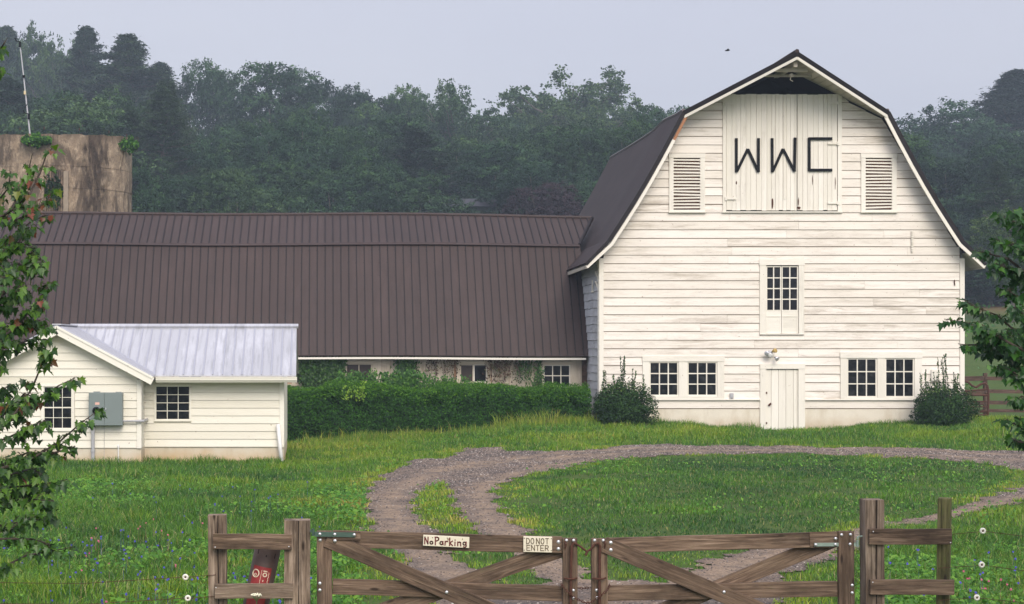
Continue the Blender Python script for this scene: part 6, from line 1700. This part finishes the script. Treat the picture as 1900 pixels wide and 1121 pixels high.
def maple(name, label, base, limbs, twigs, mat, seed, redtop=None, lsize=(.044, .070)):
    """limbs: list of ([P...], r0, r1); twigs: list of (px polyline, D, spread px, leaf count)"""
    r = np.random.default_rng(seed); rd = random.Random(seed)
    o = thing(name, label, 'tree', base); k = MB()
    for pts, r0, r1 in limbs:
        n_ = len(pts); k.tube(pts, [r0 + (r1 - r0) * i / (n_ - 1) for i in range(n_)], 10, r=.4)
    C = []; Dn = []; Nn = []; RR = []; SZ_ = []
    for (poly, D, spread, cnt, red) in twigs:
        pts = [P(a, b, D + r.normal(0, .15)) for a, b in poly]
        n_ = len(pts); k.tube(pts, [.010 - .0075 * i / max(1, n_ - 1) for i in range(n_)], 6, r=.5)
        seg = [(b - a).length for a, b in zip(pts, pts[1:])]; tot = sum(seg)
        cnt = int(cnt * 1.15); nt_ = max(3, cnt // 7)
        for j in range(nt_):
            s_ = tot * (j + .5 + r.uniform(-.4, .4)) / nt_; q_ = s_; 
            for a, b, l in zip(pts, pts[1:], seg):
                if q_ <= l: c = a.lerp(b, q_ / l); d = (b - a).normalized(); break
                q_ -= l
            else: c = pts[-1]; d = (pts[-1] - pts[-2]).normalized()
            sp = spread / F * D; off_ = Vector((r.normal(0, .6), r.normal(0, .5), r.normal(0, .6))) * sp + d * sp * .5
            if j == nt_ - 1: off_ = d * sp * .4
            e_ = c + off_; k.tube([c, c.lerp(e_, .5) + Vector((0, 0, .006)), e_], [.0035, .003, .0018], 4, r=.5)
            m_ = 7
            for q2 in range(m_):
                t = .25 + .75 * q2 / (m_ - 1); pz = c.lerp(e_, t); out_ = Vector((r.normal(0, 1), r.normal(0, 1), r.normal(-.4, .6))).normalized()
                pet = pz + out_ * r.uniform(.015, .045)
                k.tube([pz, pet], [.0011, .0009], 3, r=.6, cap=False)
                C.append(pet); Dn.append((out_.x * .7, out_.y * .7, -.9 + r.normal(0, .35))); Nn.append((out_.x * .8 + r.normal(0, .4), out_.y * .8 - .5 + r.normal(0, .3), .55 + r.normal(0, .35)))
                RR.append(min(.999, max(0, (.62 + .38 * r.random()) if r.random() < (red * .28 if red > .25 else red * .12) else .60 * r.random()))); SZ_.append(r.uniform(*lsize))
    V, Fs, rr2 = maple_leaves(np.array(C), np.array(Dn), np.array(Nn), np.array(SZ_), np.array(RR))
    big('leaves', V, Fs, mat, o, rnd=rr2); k.build('branches', mat_bark, o)
    return o
mat_maple = leaf_mat('maple_leaf', [(0, (.014, .045, .010)), (.30, (.038, .105, .014)), (.58, (.095, .200, .018)), (.66, (.15, .15, .02)), (.80, (.13, .06, .022)), (1, (.19, .05, .028))], .28, .4, 1.4, .4)
mat_maple2 = leaf_mat('maple_leaf_green', [(0, (.010, .042, .010)), (.4, (.022, .085, .014)), (.60, (.055, .150, .018)), (.70, (.10, .14, .02)), (.90, (.14, .10, .02)), (1, (.26, .07, .03))], .28, .4, 1.4, .4)
DL = 12.2
TL = Vector((X(-300, DL), DL, Hs(X(-300, DL), DL)))
def up(px, py, D=DL, j=0): return P(px, py, D + j)
limbsL = [([TL + Vector((0, 0, -.3)), up(-297, 1000), up(-285, 700), up(-275, 420), up(-262, 120), up(-250, -250)], .14, .05),
          ([up(-290, 800), up(-170, 690, DL, .1), up(-60, 600), up(10, 540)], .05, .014), ([up(-280, 560), up(-160, 470, DL, -.2), up(-50, 420), up(15, 400)], .045, .012),
          ([up(-294, 950), up(-170, 900, DL, -.1), up(-60, 860), up(5, 820)], .045, .012), ([up(-296, 1050), up(-170, 1030, DL, .1), up(-60, 1010), up(0, 985)], .035, .012),
          ([up(-266, 200), up(-150, 150, DL, .1), up(-60, 120), up(-10, 100)], .03, .008), ([up(-285, 700), up(-150, 640, DL, .2), up(-50, 620), up(5, 640)], .035, .012)]
twL = [([(-30, 430), (20, 390), (50, 330), (60, 285)], DL, 15, 45, .30), ([(10, 400), (55, 360), (75, 320), (85, 290), (97, 275)], DL, 9, 45, .75), ([(5, 420), (50, 400), (90, 370), (100, 345)], DL, 14, 60, .55),
       ([(-40, 420), (-10, 380), (15, 350), (20, 320)], DL, 16, 70, .30), ([(-30, 470), (20, 440), (60, 410), (85, 400)], DL, 18, 90, .35), ([(-40, 500), (0, 470), (40, 450), (60, 470)], DL, 22, 140, .08),
       ([(-50, 540), (0, 520), (30, 500), (65, 495)], DL, 20, 130, .05), ([(-40, 580), (10, 560), (35, 540), (45, 545)], DL, 18, 120, .10), ([(-30, 520), (20, 500), (75, 480), (72, 500)], DL, 10, 35, .10),
       ([(0, 640), (45, 590), (80, 545), (100, 520)], DL, 13, 65, .45), ([(20, 620), (55, 575), (75, 555)], DL, 14, 60, .3), ([(-40, 640), (10, 620), (50, 600), (85, 605)], DL, 17, 120, .12), ([(-20, 650), (30, 640), (60, 630), (90, 630)], DL, 13, 60, .15),
       ([(-50, 690), (-15, 680), (0, 660), (0, 700)], DL, 10, 30, .1),
       ([(20, 780), (60, 720), (80, 670), (88, 650)], DL, 13, 75, .70), ([(20, 780), (70, 740), (110, 715), (138, 702)], DL, 12, 65, .60), ([(-20, 790), (20, 760), (45, 730), (60, 735)], DL, 18, 110, .25), ([(-40, 780), (-5, 750), (10, 720), (20, 712)], DL, 11, 50, .2),
       ([(0, 870), (60, 850), (110, 820), (150, 785), (182, 762)], DL, 7, 75, .08), ([(20, 860), (80, 845), (120, 835), (140, 828)], DL, 9, 45, .08), ([(-30, 830), (20, 810), (60, 790), (85, 780)], DL, 15, 90, .08), ([(-40, 880), (10, 860), (50, 840), (75, 840)], DL, 15, 90, .06),
       ([(-30, 900), (20, 880), (60, 870), (75, 880)], DL, 15, 80, .05), ([(-50, 950), (0, 930), (50, 925), (100, 930)], DL, 20, 140, .06), ([(-40, 910), (10, 905), (70, 900), (125, 890)], DL, 14, 80, .05), ([(-50, 990), (0, 975), (60, 965), (100, 960)], DL, 16, 100, .04), ([(-40, 1070), (0, 1055), (50, 1030), (110, 1020), (135, 1015)], DL, 8, 55, .04), ([(-50, 1000), (10, 1000), (60, 1000), (90, 1010)], DL, 13, 70, .04),
       ([(-30, 130), (-5, 100), (8, 80), (14, 70)], DL, 6, 17, .02), ([(-30, 140), (0, 128), (3, 135)], DL, 6, 10, .05)]
twL += [([(-300, y_ + 60), (-220, y_), (-150, y_ - 20), (-110, y_ - 50)], DL + .1 * (i % 5) - .2, 45, 110, .1) for i, y_ in enumerate(range(-200, 1000, 75))] + [([(-300, y_ + 60), (-380, y_), (-450, y_ - 30)], DL, 45, 90, .1) for y_ in range(-200, 900, 110)]
maple('maple_tree', 'maple tree with reddening leaves reaching in from the left edge', TL, limbsL, twL, mat_maple, 3)
DR = 12.6
TR = Vector((X(2320, DR), DR, Hs(X(2320, DR), DR)))
limbsR = [([TR + Vector((0, 0, -.3)), up(2318, 1000, DR), up(2310, 700, DR), up(2300, 480, DR), up(2290, 260, DR)], .12, .04), ([up(2312, 820, DR), up(2030, 760, DR), up(1960, 700, DR), up(1900, 650, DR)], .04, .012),
          ([up(2306, 640, DR), up(2030, 600, DR), up(1970, 540, DR), up(1915, 500, DR)], .035, .012), ([up(2314, 900, DR), up(2030, 860, DR), up(1960, 820, DR), up(1920, 800, DR)], .03, .01)]
twR = [([(1935, 500), (1910, 450), (1890, 415), (1850, 400)], DR, 12, 70, .12), ([(1940, 470), (1915, 430), (1900, 400), (1880, 388)], DR, 13, 80, .15), ([(1950, 520), (1910, 480), (1880, 455), (1850, 445)], DR, 14, 95, .04),
       ([(1950, 560), (1915, 530), (1885, 505), (1850, 490)], DR, 15, 110, .03), ([(1920, 520), (1870, 480), (1830, 470), (1812, 465)], DR, 6, 30, .04), ([(1950, 600), (1910, 570), (1880, 545), (1860, 530)], DR, 13, 85, .03),
       ([(1930, 660), (1890, 620), (1850, 585), (1810, 570), (1785, 553)], DR, 9, 75, .02), ([(1930, 670), (1880, 640), (1830, 612), (1790, 598), (1752, 592)], DR, 9, 95, .01), ([(1930, 660), (1890, 640), (1850, 625), (1825, 610)], DR, 18, 190, .02),
       ([(1940, 690), (1900, 670), (1860, 650), (1830, 650)], DR, 17, 170, .02), ([(1940, 650), (1920, 610), (1900, 580), (1880, 570)], DR, 15, 100, .02), ([(1940, 730), (1910, 710), (1880, 690), (1860, 680)], DR, 14, 110, .01), ([(1900, 640), (1840, 640), (1790, 640), (1778, 638)], DR, 7, 35, .01),
       ([(1950, 760), (1920, 745), (1895, 735), (1885, 745)], DR, 10, 45, .01), ([(1960, 820), (1925, 810), (1895, 795), (1870, 780)], DR, 12, 70, .01), ([(1950, 830), (1920, 825), (1890, 820), (1875, 812)], DR, 9, 45, .01), ([(1990, 600), (1960, 500), (1940, 420), (1925, 370)], DR, 22, 160, .05), ([(2010, 750), (1980, 700), (1960, 650), (1945, 600)], DR, 24, 180, .03)]
twR += [([(2300, y_ + 60), (2200, y_ + 20), (2080, y_ - 10), (1995, y_ - 30)], DR + .1 * (i % 5) - .2, 26, 110, .03) for i, y_ in enumerate(range(330, 950, 62))] + [([(2310, y_ + 60), (2370, y_), (2460, y_ - 30)], DR, 50, 130, .03) for y_ in range(200, 900, 80)] + [([(2300, y_ + 60), (2310, y_), (2330, y_ - 60)], DR, 60, 160, .03) for y_ in (80, 160, 250)]
maple('maple_tree', 'dark green maple tree reaching in from the right edge over the barn corner', TR, limbsR, twR, mat_maple2, 4)

# ------------------------------------------------------------------ forest
def crown_tree(seed, kind):
    """unit tree: height 1, crown radius about 0.3; returns leaf verts, quads, rnd, trunk MB"""
    r = np.random.default_rng(seed); k = MB(); C = []; N = []; RR = []; SZ2 = []
    if kind == 'broad':
        nb = int(r.integers(40, 50)); lobes = []
        for i in range(nb):
            ph = math.acos(r.uniform(-.65, 1)); th = r.uniform(0, 6.283)
            e_ = r.uniform(.60, 1.06)
            c = np.array([math.sin(ph) * math.cos(th) * .30 * e_, math.sin(ph) * math.sin(th) * .30 * e_, .58 + math.cos(ph) * .34 * e_])
            lobes.append((c, r.uniform(.075, .135)))
        for i in range(22): lobes.append((np.array([r.normal(0, .12), r.normal(0, .12), r.uniform(.12, .6)]), r.uniform(.08, .13)))
        for c, rad in lobes:
            base_t = r.uniform(-.16, .16)
            ns_ = int(2600 * rad * rad + 10); d = unit(r.normal(size=(ns_, 3))); d[:, 2] = np.abs(d[:, 2]) * 1.15 - .35; d = unit(d)
            sc_ = c + d * (rad * (1 - .30 * r.random((ns_, 1)) ** 2)) * np.array([1.2, 1.2, .75])
            nl_ = 22; pc = np.repeat(sc_, nl_, 0); n = len(pc); dd = np.repeat(d, nl_, 0)
            C.append(pc + r.normal(size=(n, 3)) * np.array([.0125, .0125, .0075])); N.append(dd * .6 + np.array([0, 0, .6]) + r.normal(0, .5, (n, 3)))
            RR.append(np.clip(.44 + base_t + .16 * dd[:, 2] + np.repeat(r.normal(0, .10, ns_), nl_) + r.normal(0, .09, n), 0, 1)); SZ2.append(r.uniform(.010, .020, n))  # lobe tops painted lighter, undersides darker, as if lit from above
            if r.random() < .5:
                q_ = Vector((c[0] * .2, c[1] * .2, .28 + .25 * (c[2] - .28))); k.tube([q_, q_.lerp(Vector(c), .55) + Vector((0, 0, -.02)), Vector(c)], [.008, .005, .002], 5)
        k.tube([(0, 0, -.04), (.005, 0, .25), (-.004, .004, .5), (.0, 0, .78)], [.022, .016, .010, .004], 8)
    elif kind == 'open':      # rangy top with sky showing through
        nb = 84
        k.tube([(0, 0, -.04), (.01, 0, .3), (-.005, .01, .55), (.0, 0, .85)], [.020, .014, .010, .003], 8)
        for i in range(nb):
            th = r.uniform(0, 6.283); z0 = r.uniform(.3, .8); rad_ = (.26 * math.sin(math.pi * min(1, max(0, (z0 - .12) / .95))) + .03) * r.uniform(.6, 1.15); z1 = z0 + r.uniform(.06, .20)
            e_ = np.array([math.cos(th) * rad_, math.sin(th) * rad_, min(z1, .99)])
            k.tube([(0, 0, z0), tuple(np.array([0, 0, z0]) * .4 + e_ * .6 - np.array([0, 0, .02])), tuple(e_)], [.007, .004, .0015], 5)
            for c_ in range(3):
                c = e_ + r.normal(0, .028, 3) - (e_ - np.array([0, 0, z0])) * .28 * c_
                n = 230; d = unit(r.normal(size=(n, 3)))
                q3 = r.normal(0, .022, (9, 3)); C.append(c + q3[r.integers(0, 9, n)] + r.normal(size=(n, 3)) * np.array([.011, .011, .007])); N.append(d + np.array([0, 0, .6])); RR.append(np.clip(.50 + .2 * d[:, 2] + r.normal(0, .13, n) + r.uniform(-.1, .12), 0, 1)); SZ2.append(r.uniform(.010, .019, n))  # upward leaves painted lighter, top light put into the leaf tone
    else:                     # pine: flat whorled plates turning up at the tips
        k.tube([(0, 0, -.04), (.003, 0, .4), (-.003, 0, .8), (0, 0, 1.0)], [.018, .012, .006, .0015], 8)
        z = .12
        while z < .993:
            full = (1 - z) ** .88 * .37 + .004
            for b in range(int(r.integers(4, 7)) + (3 if z > .72 else 0)):
                th = r.uniform(0, 6.283); L = full * r.uniform(.42, 1.18); zz = z + r.uniform(-.012, .012)
                tip = np.array([math.cos(th) * L, math.sin(th) * L, zz + L * r.uniform(.02, .34)])
                mid = np.array([math.cos(th) * L * .55, math.sin(th) * L * .55, zz + L * .03])
                k.tube([(0, 0, zz), tuple(mid), tuple(tip)], [.005, .003, .001], 4)
                m_ = int(6 + L * 46)
                for q_ in range(m_):
                    t = .2 + .8 * (q_ + r.random()) / m_; pc = (1 - t) ** 2 * np.array([0, 0, zz]) + 2 * t * (1 - t) * mid + t * t * tip
                    side = np.array([-math.sin(th), math.cos(th), 0]) * r.normal(0, .20) * L * (1.15 - t) ; n = 34
                    pc = pc + side + np.array([0, 0, abs(r.normal(0, .006))])
                    d = r.normal(size=(n, 3)) * np.array([.015, .015, .006]) * (.35 + .9 * (1 - z) ** .5)
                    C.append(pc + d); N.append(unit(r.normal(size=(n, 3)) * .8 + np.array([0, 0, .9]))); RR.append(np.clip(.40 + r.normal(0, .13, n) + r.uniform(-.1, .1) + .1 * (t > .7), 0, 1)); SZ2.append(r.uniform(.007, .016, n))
            z += r.uniform(.034, .058) * (1.3 - z * 1.0)
    C = np.concatenate(C); N = np.concatenate(N); RR = np.concatenate(RR); SZ2 = np.concatenate(SZ2)
    global rng
    keep_rng = rng; rng = r
    V, Fq = leaf_quads(C, N, SZ2, .62 if kind != 'pine' else .34, .12)
    rng = keep_rng
    return V, Fq, np.repeat(RR, 4), k
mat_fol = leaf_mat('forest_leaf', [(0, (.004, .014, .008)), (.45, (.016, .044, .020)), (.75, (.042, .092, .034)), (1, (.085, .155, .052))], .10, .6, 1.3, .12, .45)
mat_fol_l = leaf_mat('pale_forest_leaf', [(0, (.010, .028, .012)), (.45, (.034, .074, .026)), (.75, (.075, .130, .044)), (1, (.13, .195, .062))], .15, .6, 1.3, .2, .3)
mat_pine = leaf_mat('pine_needle', [(0, (.008, .022, .012)), (.45, (.022, .048, .024)), (.8, (.050, .085, .038)), (1, (.08, .12, .05))], .12, .6, 1.2, .2, .4)
mat_purple = leaf_mat('purple_beech_leaf', [(0, (.012, .007, .010)), (.5, (.030, .016, .022)), (1, (.070, .040, .045))], .15, .6, 1.2, .2)
mat_trunk = plain('pale_forest_bark', (.13, .115, .10), .9, 0, .1, .3, 3)
VAR = {}
def variant(kind, i, mat, key):
    if key in VAR: return VAR[key]
    V, Fq, rr_, k = crown_tree(100 + i * 7 + len(kind), kind)
    me_holder = (V, Fq, rr_, k, mat); VAR[key] = [me_holder, None]
    return VAR[key]
def plant(kind, i, mat, key, name, label, x, y, z, h, wscale, group=None, rot=0.0):
    v = variant(kind, i, mat, key)
    if v[1] is None:
        V, Fq, rr_, k, mt_ = v[0]; root = thing(name, label, 'tree', (0, 0, 0), group)
        big('crown', V, [Fq], mt_, root, org=Vector((0, 0, 0)), rnd=rr_); k.build('trunk', mat_trunk, root); v[1] = root
    else:
        src = v[1]; root = src.copy(); root.name = name; COL.objects.link(root)
        for ch_ in src.children: c_ = ch_.copy(); COL.objects.link(c_); c_.parent = root
        tag(root, label, 'tree')
        if 'group' in root.keys(): del root['group']
        if group: root['group'] = group
    root.location = (x, y, z); root.scale = (h * wscale, h * wscale, h); root.rotation_euler = (0, 0, rot)
    return root
def forest_tree(px, ytop, D, kind, wpx, label, name=None, mat=None, var=None, group=None, rot=None):
    x = X(px, D); zb = Hs(x, D); h = Z(ytop, D) - zb
    natural = {'broad': .66, 'open': .56, 'pine': .50}[kind] * h
    ws = (wpx * (2.3 if kind == 'pine' else 1.5) / F * D) / natural
    var = random.randrange({'broad': 5, 'open': 2, 'pine': 3}[kind]) if var is None else var
    mat = mat or {'broad': mat_fol, 'open': mat_fol_l, 'pine': mat_pine}[kind]
    plant(kind, var, mat, (kind, var, mat.name), name or {'broad': 'forest_tree', 'open': 'forest_tree', 'pine': 'pine_tree'}[kind], label, x, D, zb - .3, h + .3, ws, group, random.uniform(0, 6.28) if rot is None else rot)
sky_row = [  # px, top, D, kind, width px, label
    (12, 52, 205, 'pine', 130, 'hazy pine at the far left end of the skyline'),
    (70, 56, 200, 'broad', 120, 'hazy rounded tree on the skyline directly behind the mast'),
    (112, 64, 196, 'open', 90, 'thin hazy tree on the skyline just right of the mast'),
    (160, 52, 176, 'pine', 120, 'tall pointed pine on the skyline above the silo'),
    (236, 70, 170, 'pine', 170, 'ragged broad pine on the skyline right of the pointed pine'),
    (296, 118, 172, 'pine', 120, 'lower pine filling the skyline dip right of the ragged pine'),
    (352, 108, 172, 'broad', 110, 'round topped tree on the skyline above the silo right edge'),
    (412, 122, 174, 'broad', 90, 'smaller round tree on the skyline left of the big domed tree'),
    (500, 110, 165, 'broad', 150, 'big dome crowned tree, highest of the skyline left of centre'),
    (600, 124, 168, 'broad', 130, 'uneven crowned tree on the skyline right of the domed tree'),
    (668, 152, 166, 'broad', 120, 'broad tree on the skyline, second right of the domed tree'),
    (722, 154, 164, 'broad', 110, 'leafy tree on the skyline, third right of the domed tree'),
    (788, 162, 170, 'open', 110, 'lighter feathery tree rising from the skyline near the middle'),
    (846, 186, 160, 'open', 120, 'open branched tree with sky gaps left of the skyline notch'),
    (905, 212, 172, 'broad', 90, 'dark tree at the bottom of the skyline notch'),
    (955, 196, 166, 'broad', 100, 'tree on the skyline just right of the notch'),
    (1040, 142, 178, 'open', 160, 'tall pale feathery tree, highest of the skyline right of centre'),
    (1095, 184, 168, 'open', 130, 'pale tree on the skyline right of the tall feathery tree'),
    (1150, 194, 176, 'broad', 110, 'rounded tree on the skyline left of the barn roof'),
    (1205, 188, 172, 'broad', 110, 'rounded tree touching the barn roof slope on the skyline'),
    (1262, 190, 178, 'broad', 110, 'skyline tree partly hidden by the barn upper roof'),
    (1695, 226, 172, 'broad', 110, 'tree at the right edge of the barn roof on the skyline'),
    (1750, 182, 162, 'broad', 150, 'dark broad tree on the skyline just right of the barn'),
    (1815, 212, 170, 'broad', 110, 'low tree in the skyline dip left of the tall right pine'),
    (1882, 134, 172, 'pine', 180, 'tall hazy pine at the right end of the skyline'),
    (1950, 190, 165, 'broad', 130, 'skyline tree beyond the right edge of the picture'),
]
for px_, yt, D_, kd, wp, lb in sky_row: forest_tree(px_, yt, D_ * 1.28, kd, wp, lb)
GRP = 'broadleaf trees massed below the forest skyline'; GL = 'dark green broadleaf tree massed with others below the forest skyline'
GRP2 = 'pines massed below the forest skyline'; GL2 = 'dark pine massed with others below the forest skyline'
rd = random.Random(5)
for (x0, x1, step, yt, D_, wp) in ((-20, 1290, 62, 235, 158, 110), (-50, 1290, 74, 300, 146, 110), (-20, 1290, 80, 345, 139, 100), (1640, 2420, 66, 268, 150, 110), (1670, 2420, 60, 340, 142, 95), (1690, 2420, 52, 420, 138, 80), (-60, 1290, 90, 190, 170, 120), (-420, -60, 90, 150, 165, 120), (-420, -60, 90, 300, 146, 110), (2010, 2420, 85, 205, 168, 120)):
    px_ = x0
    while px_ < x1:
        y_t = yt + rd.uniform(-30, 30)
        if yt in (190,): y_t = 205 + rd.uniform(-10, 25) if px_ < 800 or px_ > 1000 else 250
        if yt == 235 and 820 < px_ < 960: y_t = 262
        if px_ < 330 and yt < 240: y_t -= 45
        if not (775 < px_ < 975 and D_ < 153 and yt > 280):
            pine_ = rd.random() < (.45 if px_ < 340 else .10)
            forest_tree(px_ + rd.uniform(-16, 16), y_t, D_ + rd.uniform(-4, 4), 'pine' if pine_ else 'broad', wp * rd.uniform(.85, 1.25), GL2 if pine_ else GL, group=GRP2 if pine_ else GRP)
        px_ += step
# individually distinct lower trees
forest_tree(120, 168, 150, 'broad', 190, 'yellow green domed tree standing above the left part of the silo', mat=mat_fol_l, var=1)
forest_tree(262, 300, 125, 'broad', 90, 'low green tree right beside the silo wall', mat=mat_fol, var=2)
forest_tree(440, 305, 132, 'broad', 100, 'low pale green tree showing bare trunks above the long roof', mat=mat_fol_l, var=3)
forest_tree(1020, 332, 134, 'broad', 118, 'dark purple leaved tree low above the long roof near the tall barn', name='purple_beech', mat=mat_purple, var=4)
forest_tree(1160, 300, 134, 'broad', 120, 'low green tree beside the barn roof slope right of the purple tree', mat=mat_fol, var=0)
forest_tree(1850, 300, 137, 'pine', 70, 'slim lone pine with a visible trunk at the right side of the forest', var=1)
forest_tree(1880, 380, 120, 'open', 90, 'small light green tree in front of the right forest edge', var=0)
# scrub on the pasture behind the barn
C = []; 
pp = np.stack([rng.uniform(18, 60, 9000), rng.uniform(60, 134, 9000)], 1); kk = vnoise(pp[:, 0] * .4, pp[:, 1] * .4, 31); pp = pp[kk + rng.normal(0, .4, len(kk)) > .6]
zz = H(pp[:, 0], pp[:, 1]); n = len(pp)
C = np.stack([pp[:, 0], pp[:, 1], zz + rng.uniform(.05, .5, n)], 1)
V, Fq = leaf_quads(C, rng.normal(size=C.shape) + np.array([0, -.5, .8]), rng.uniform(.15, .4, n), .6)
tag(big('pasture_scrub', V, [Fq], mat_mid, rnd=np.repeat(rng.random(n), 4)), 'patches of rough green growth on the pasture slope beyond the barn', 'scrub', kind='stuff')
# ------------------------------------------------------------------ haze
hb_ = MB(); hb_.box(-950, 950, -250, 1250, -4.5, 56)
hz_o = hb_.build('haze', [], None)
mh = bpy.data.materials.new('haze_air'); mh.use_nodes = True; hn = mh.node_tree; hn.nodes.clear()
ho_ = hn.nodes.new('ShaderNodeOutputMaterial'); hv = hn.nodes.new('ShaderNodeVolumePrincipled')
hv.inputs['Color'].default_value = (.70, .85, 1.0, 1); hv.inputs['Density'].default_value = HAZE; hv.inputs['Anisotropy'].default_value = 0.0
hn.links.new(hv.outputs[0], ho_.inputs['Volume']); hz_o.data.materials.append(mh)
tag(hz_o, kind='stuff'); hz_o['label'] = 'thin pale morning mist filling the valley air'; hz_o['category'] = 'haze'
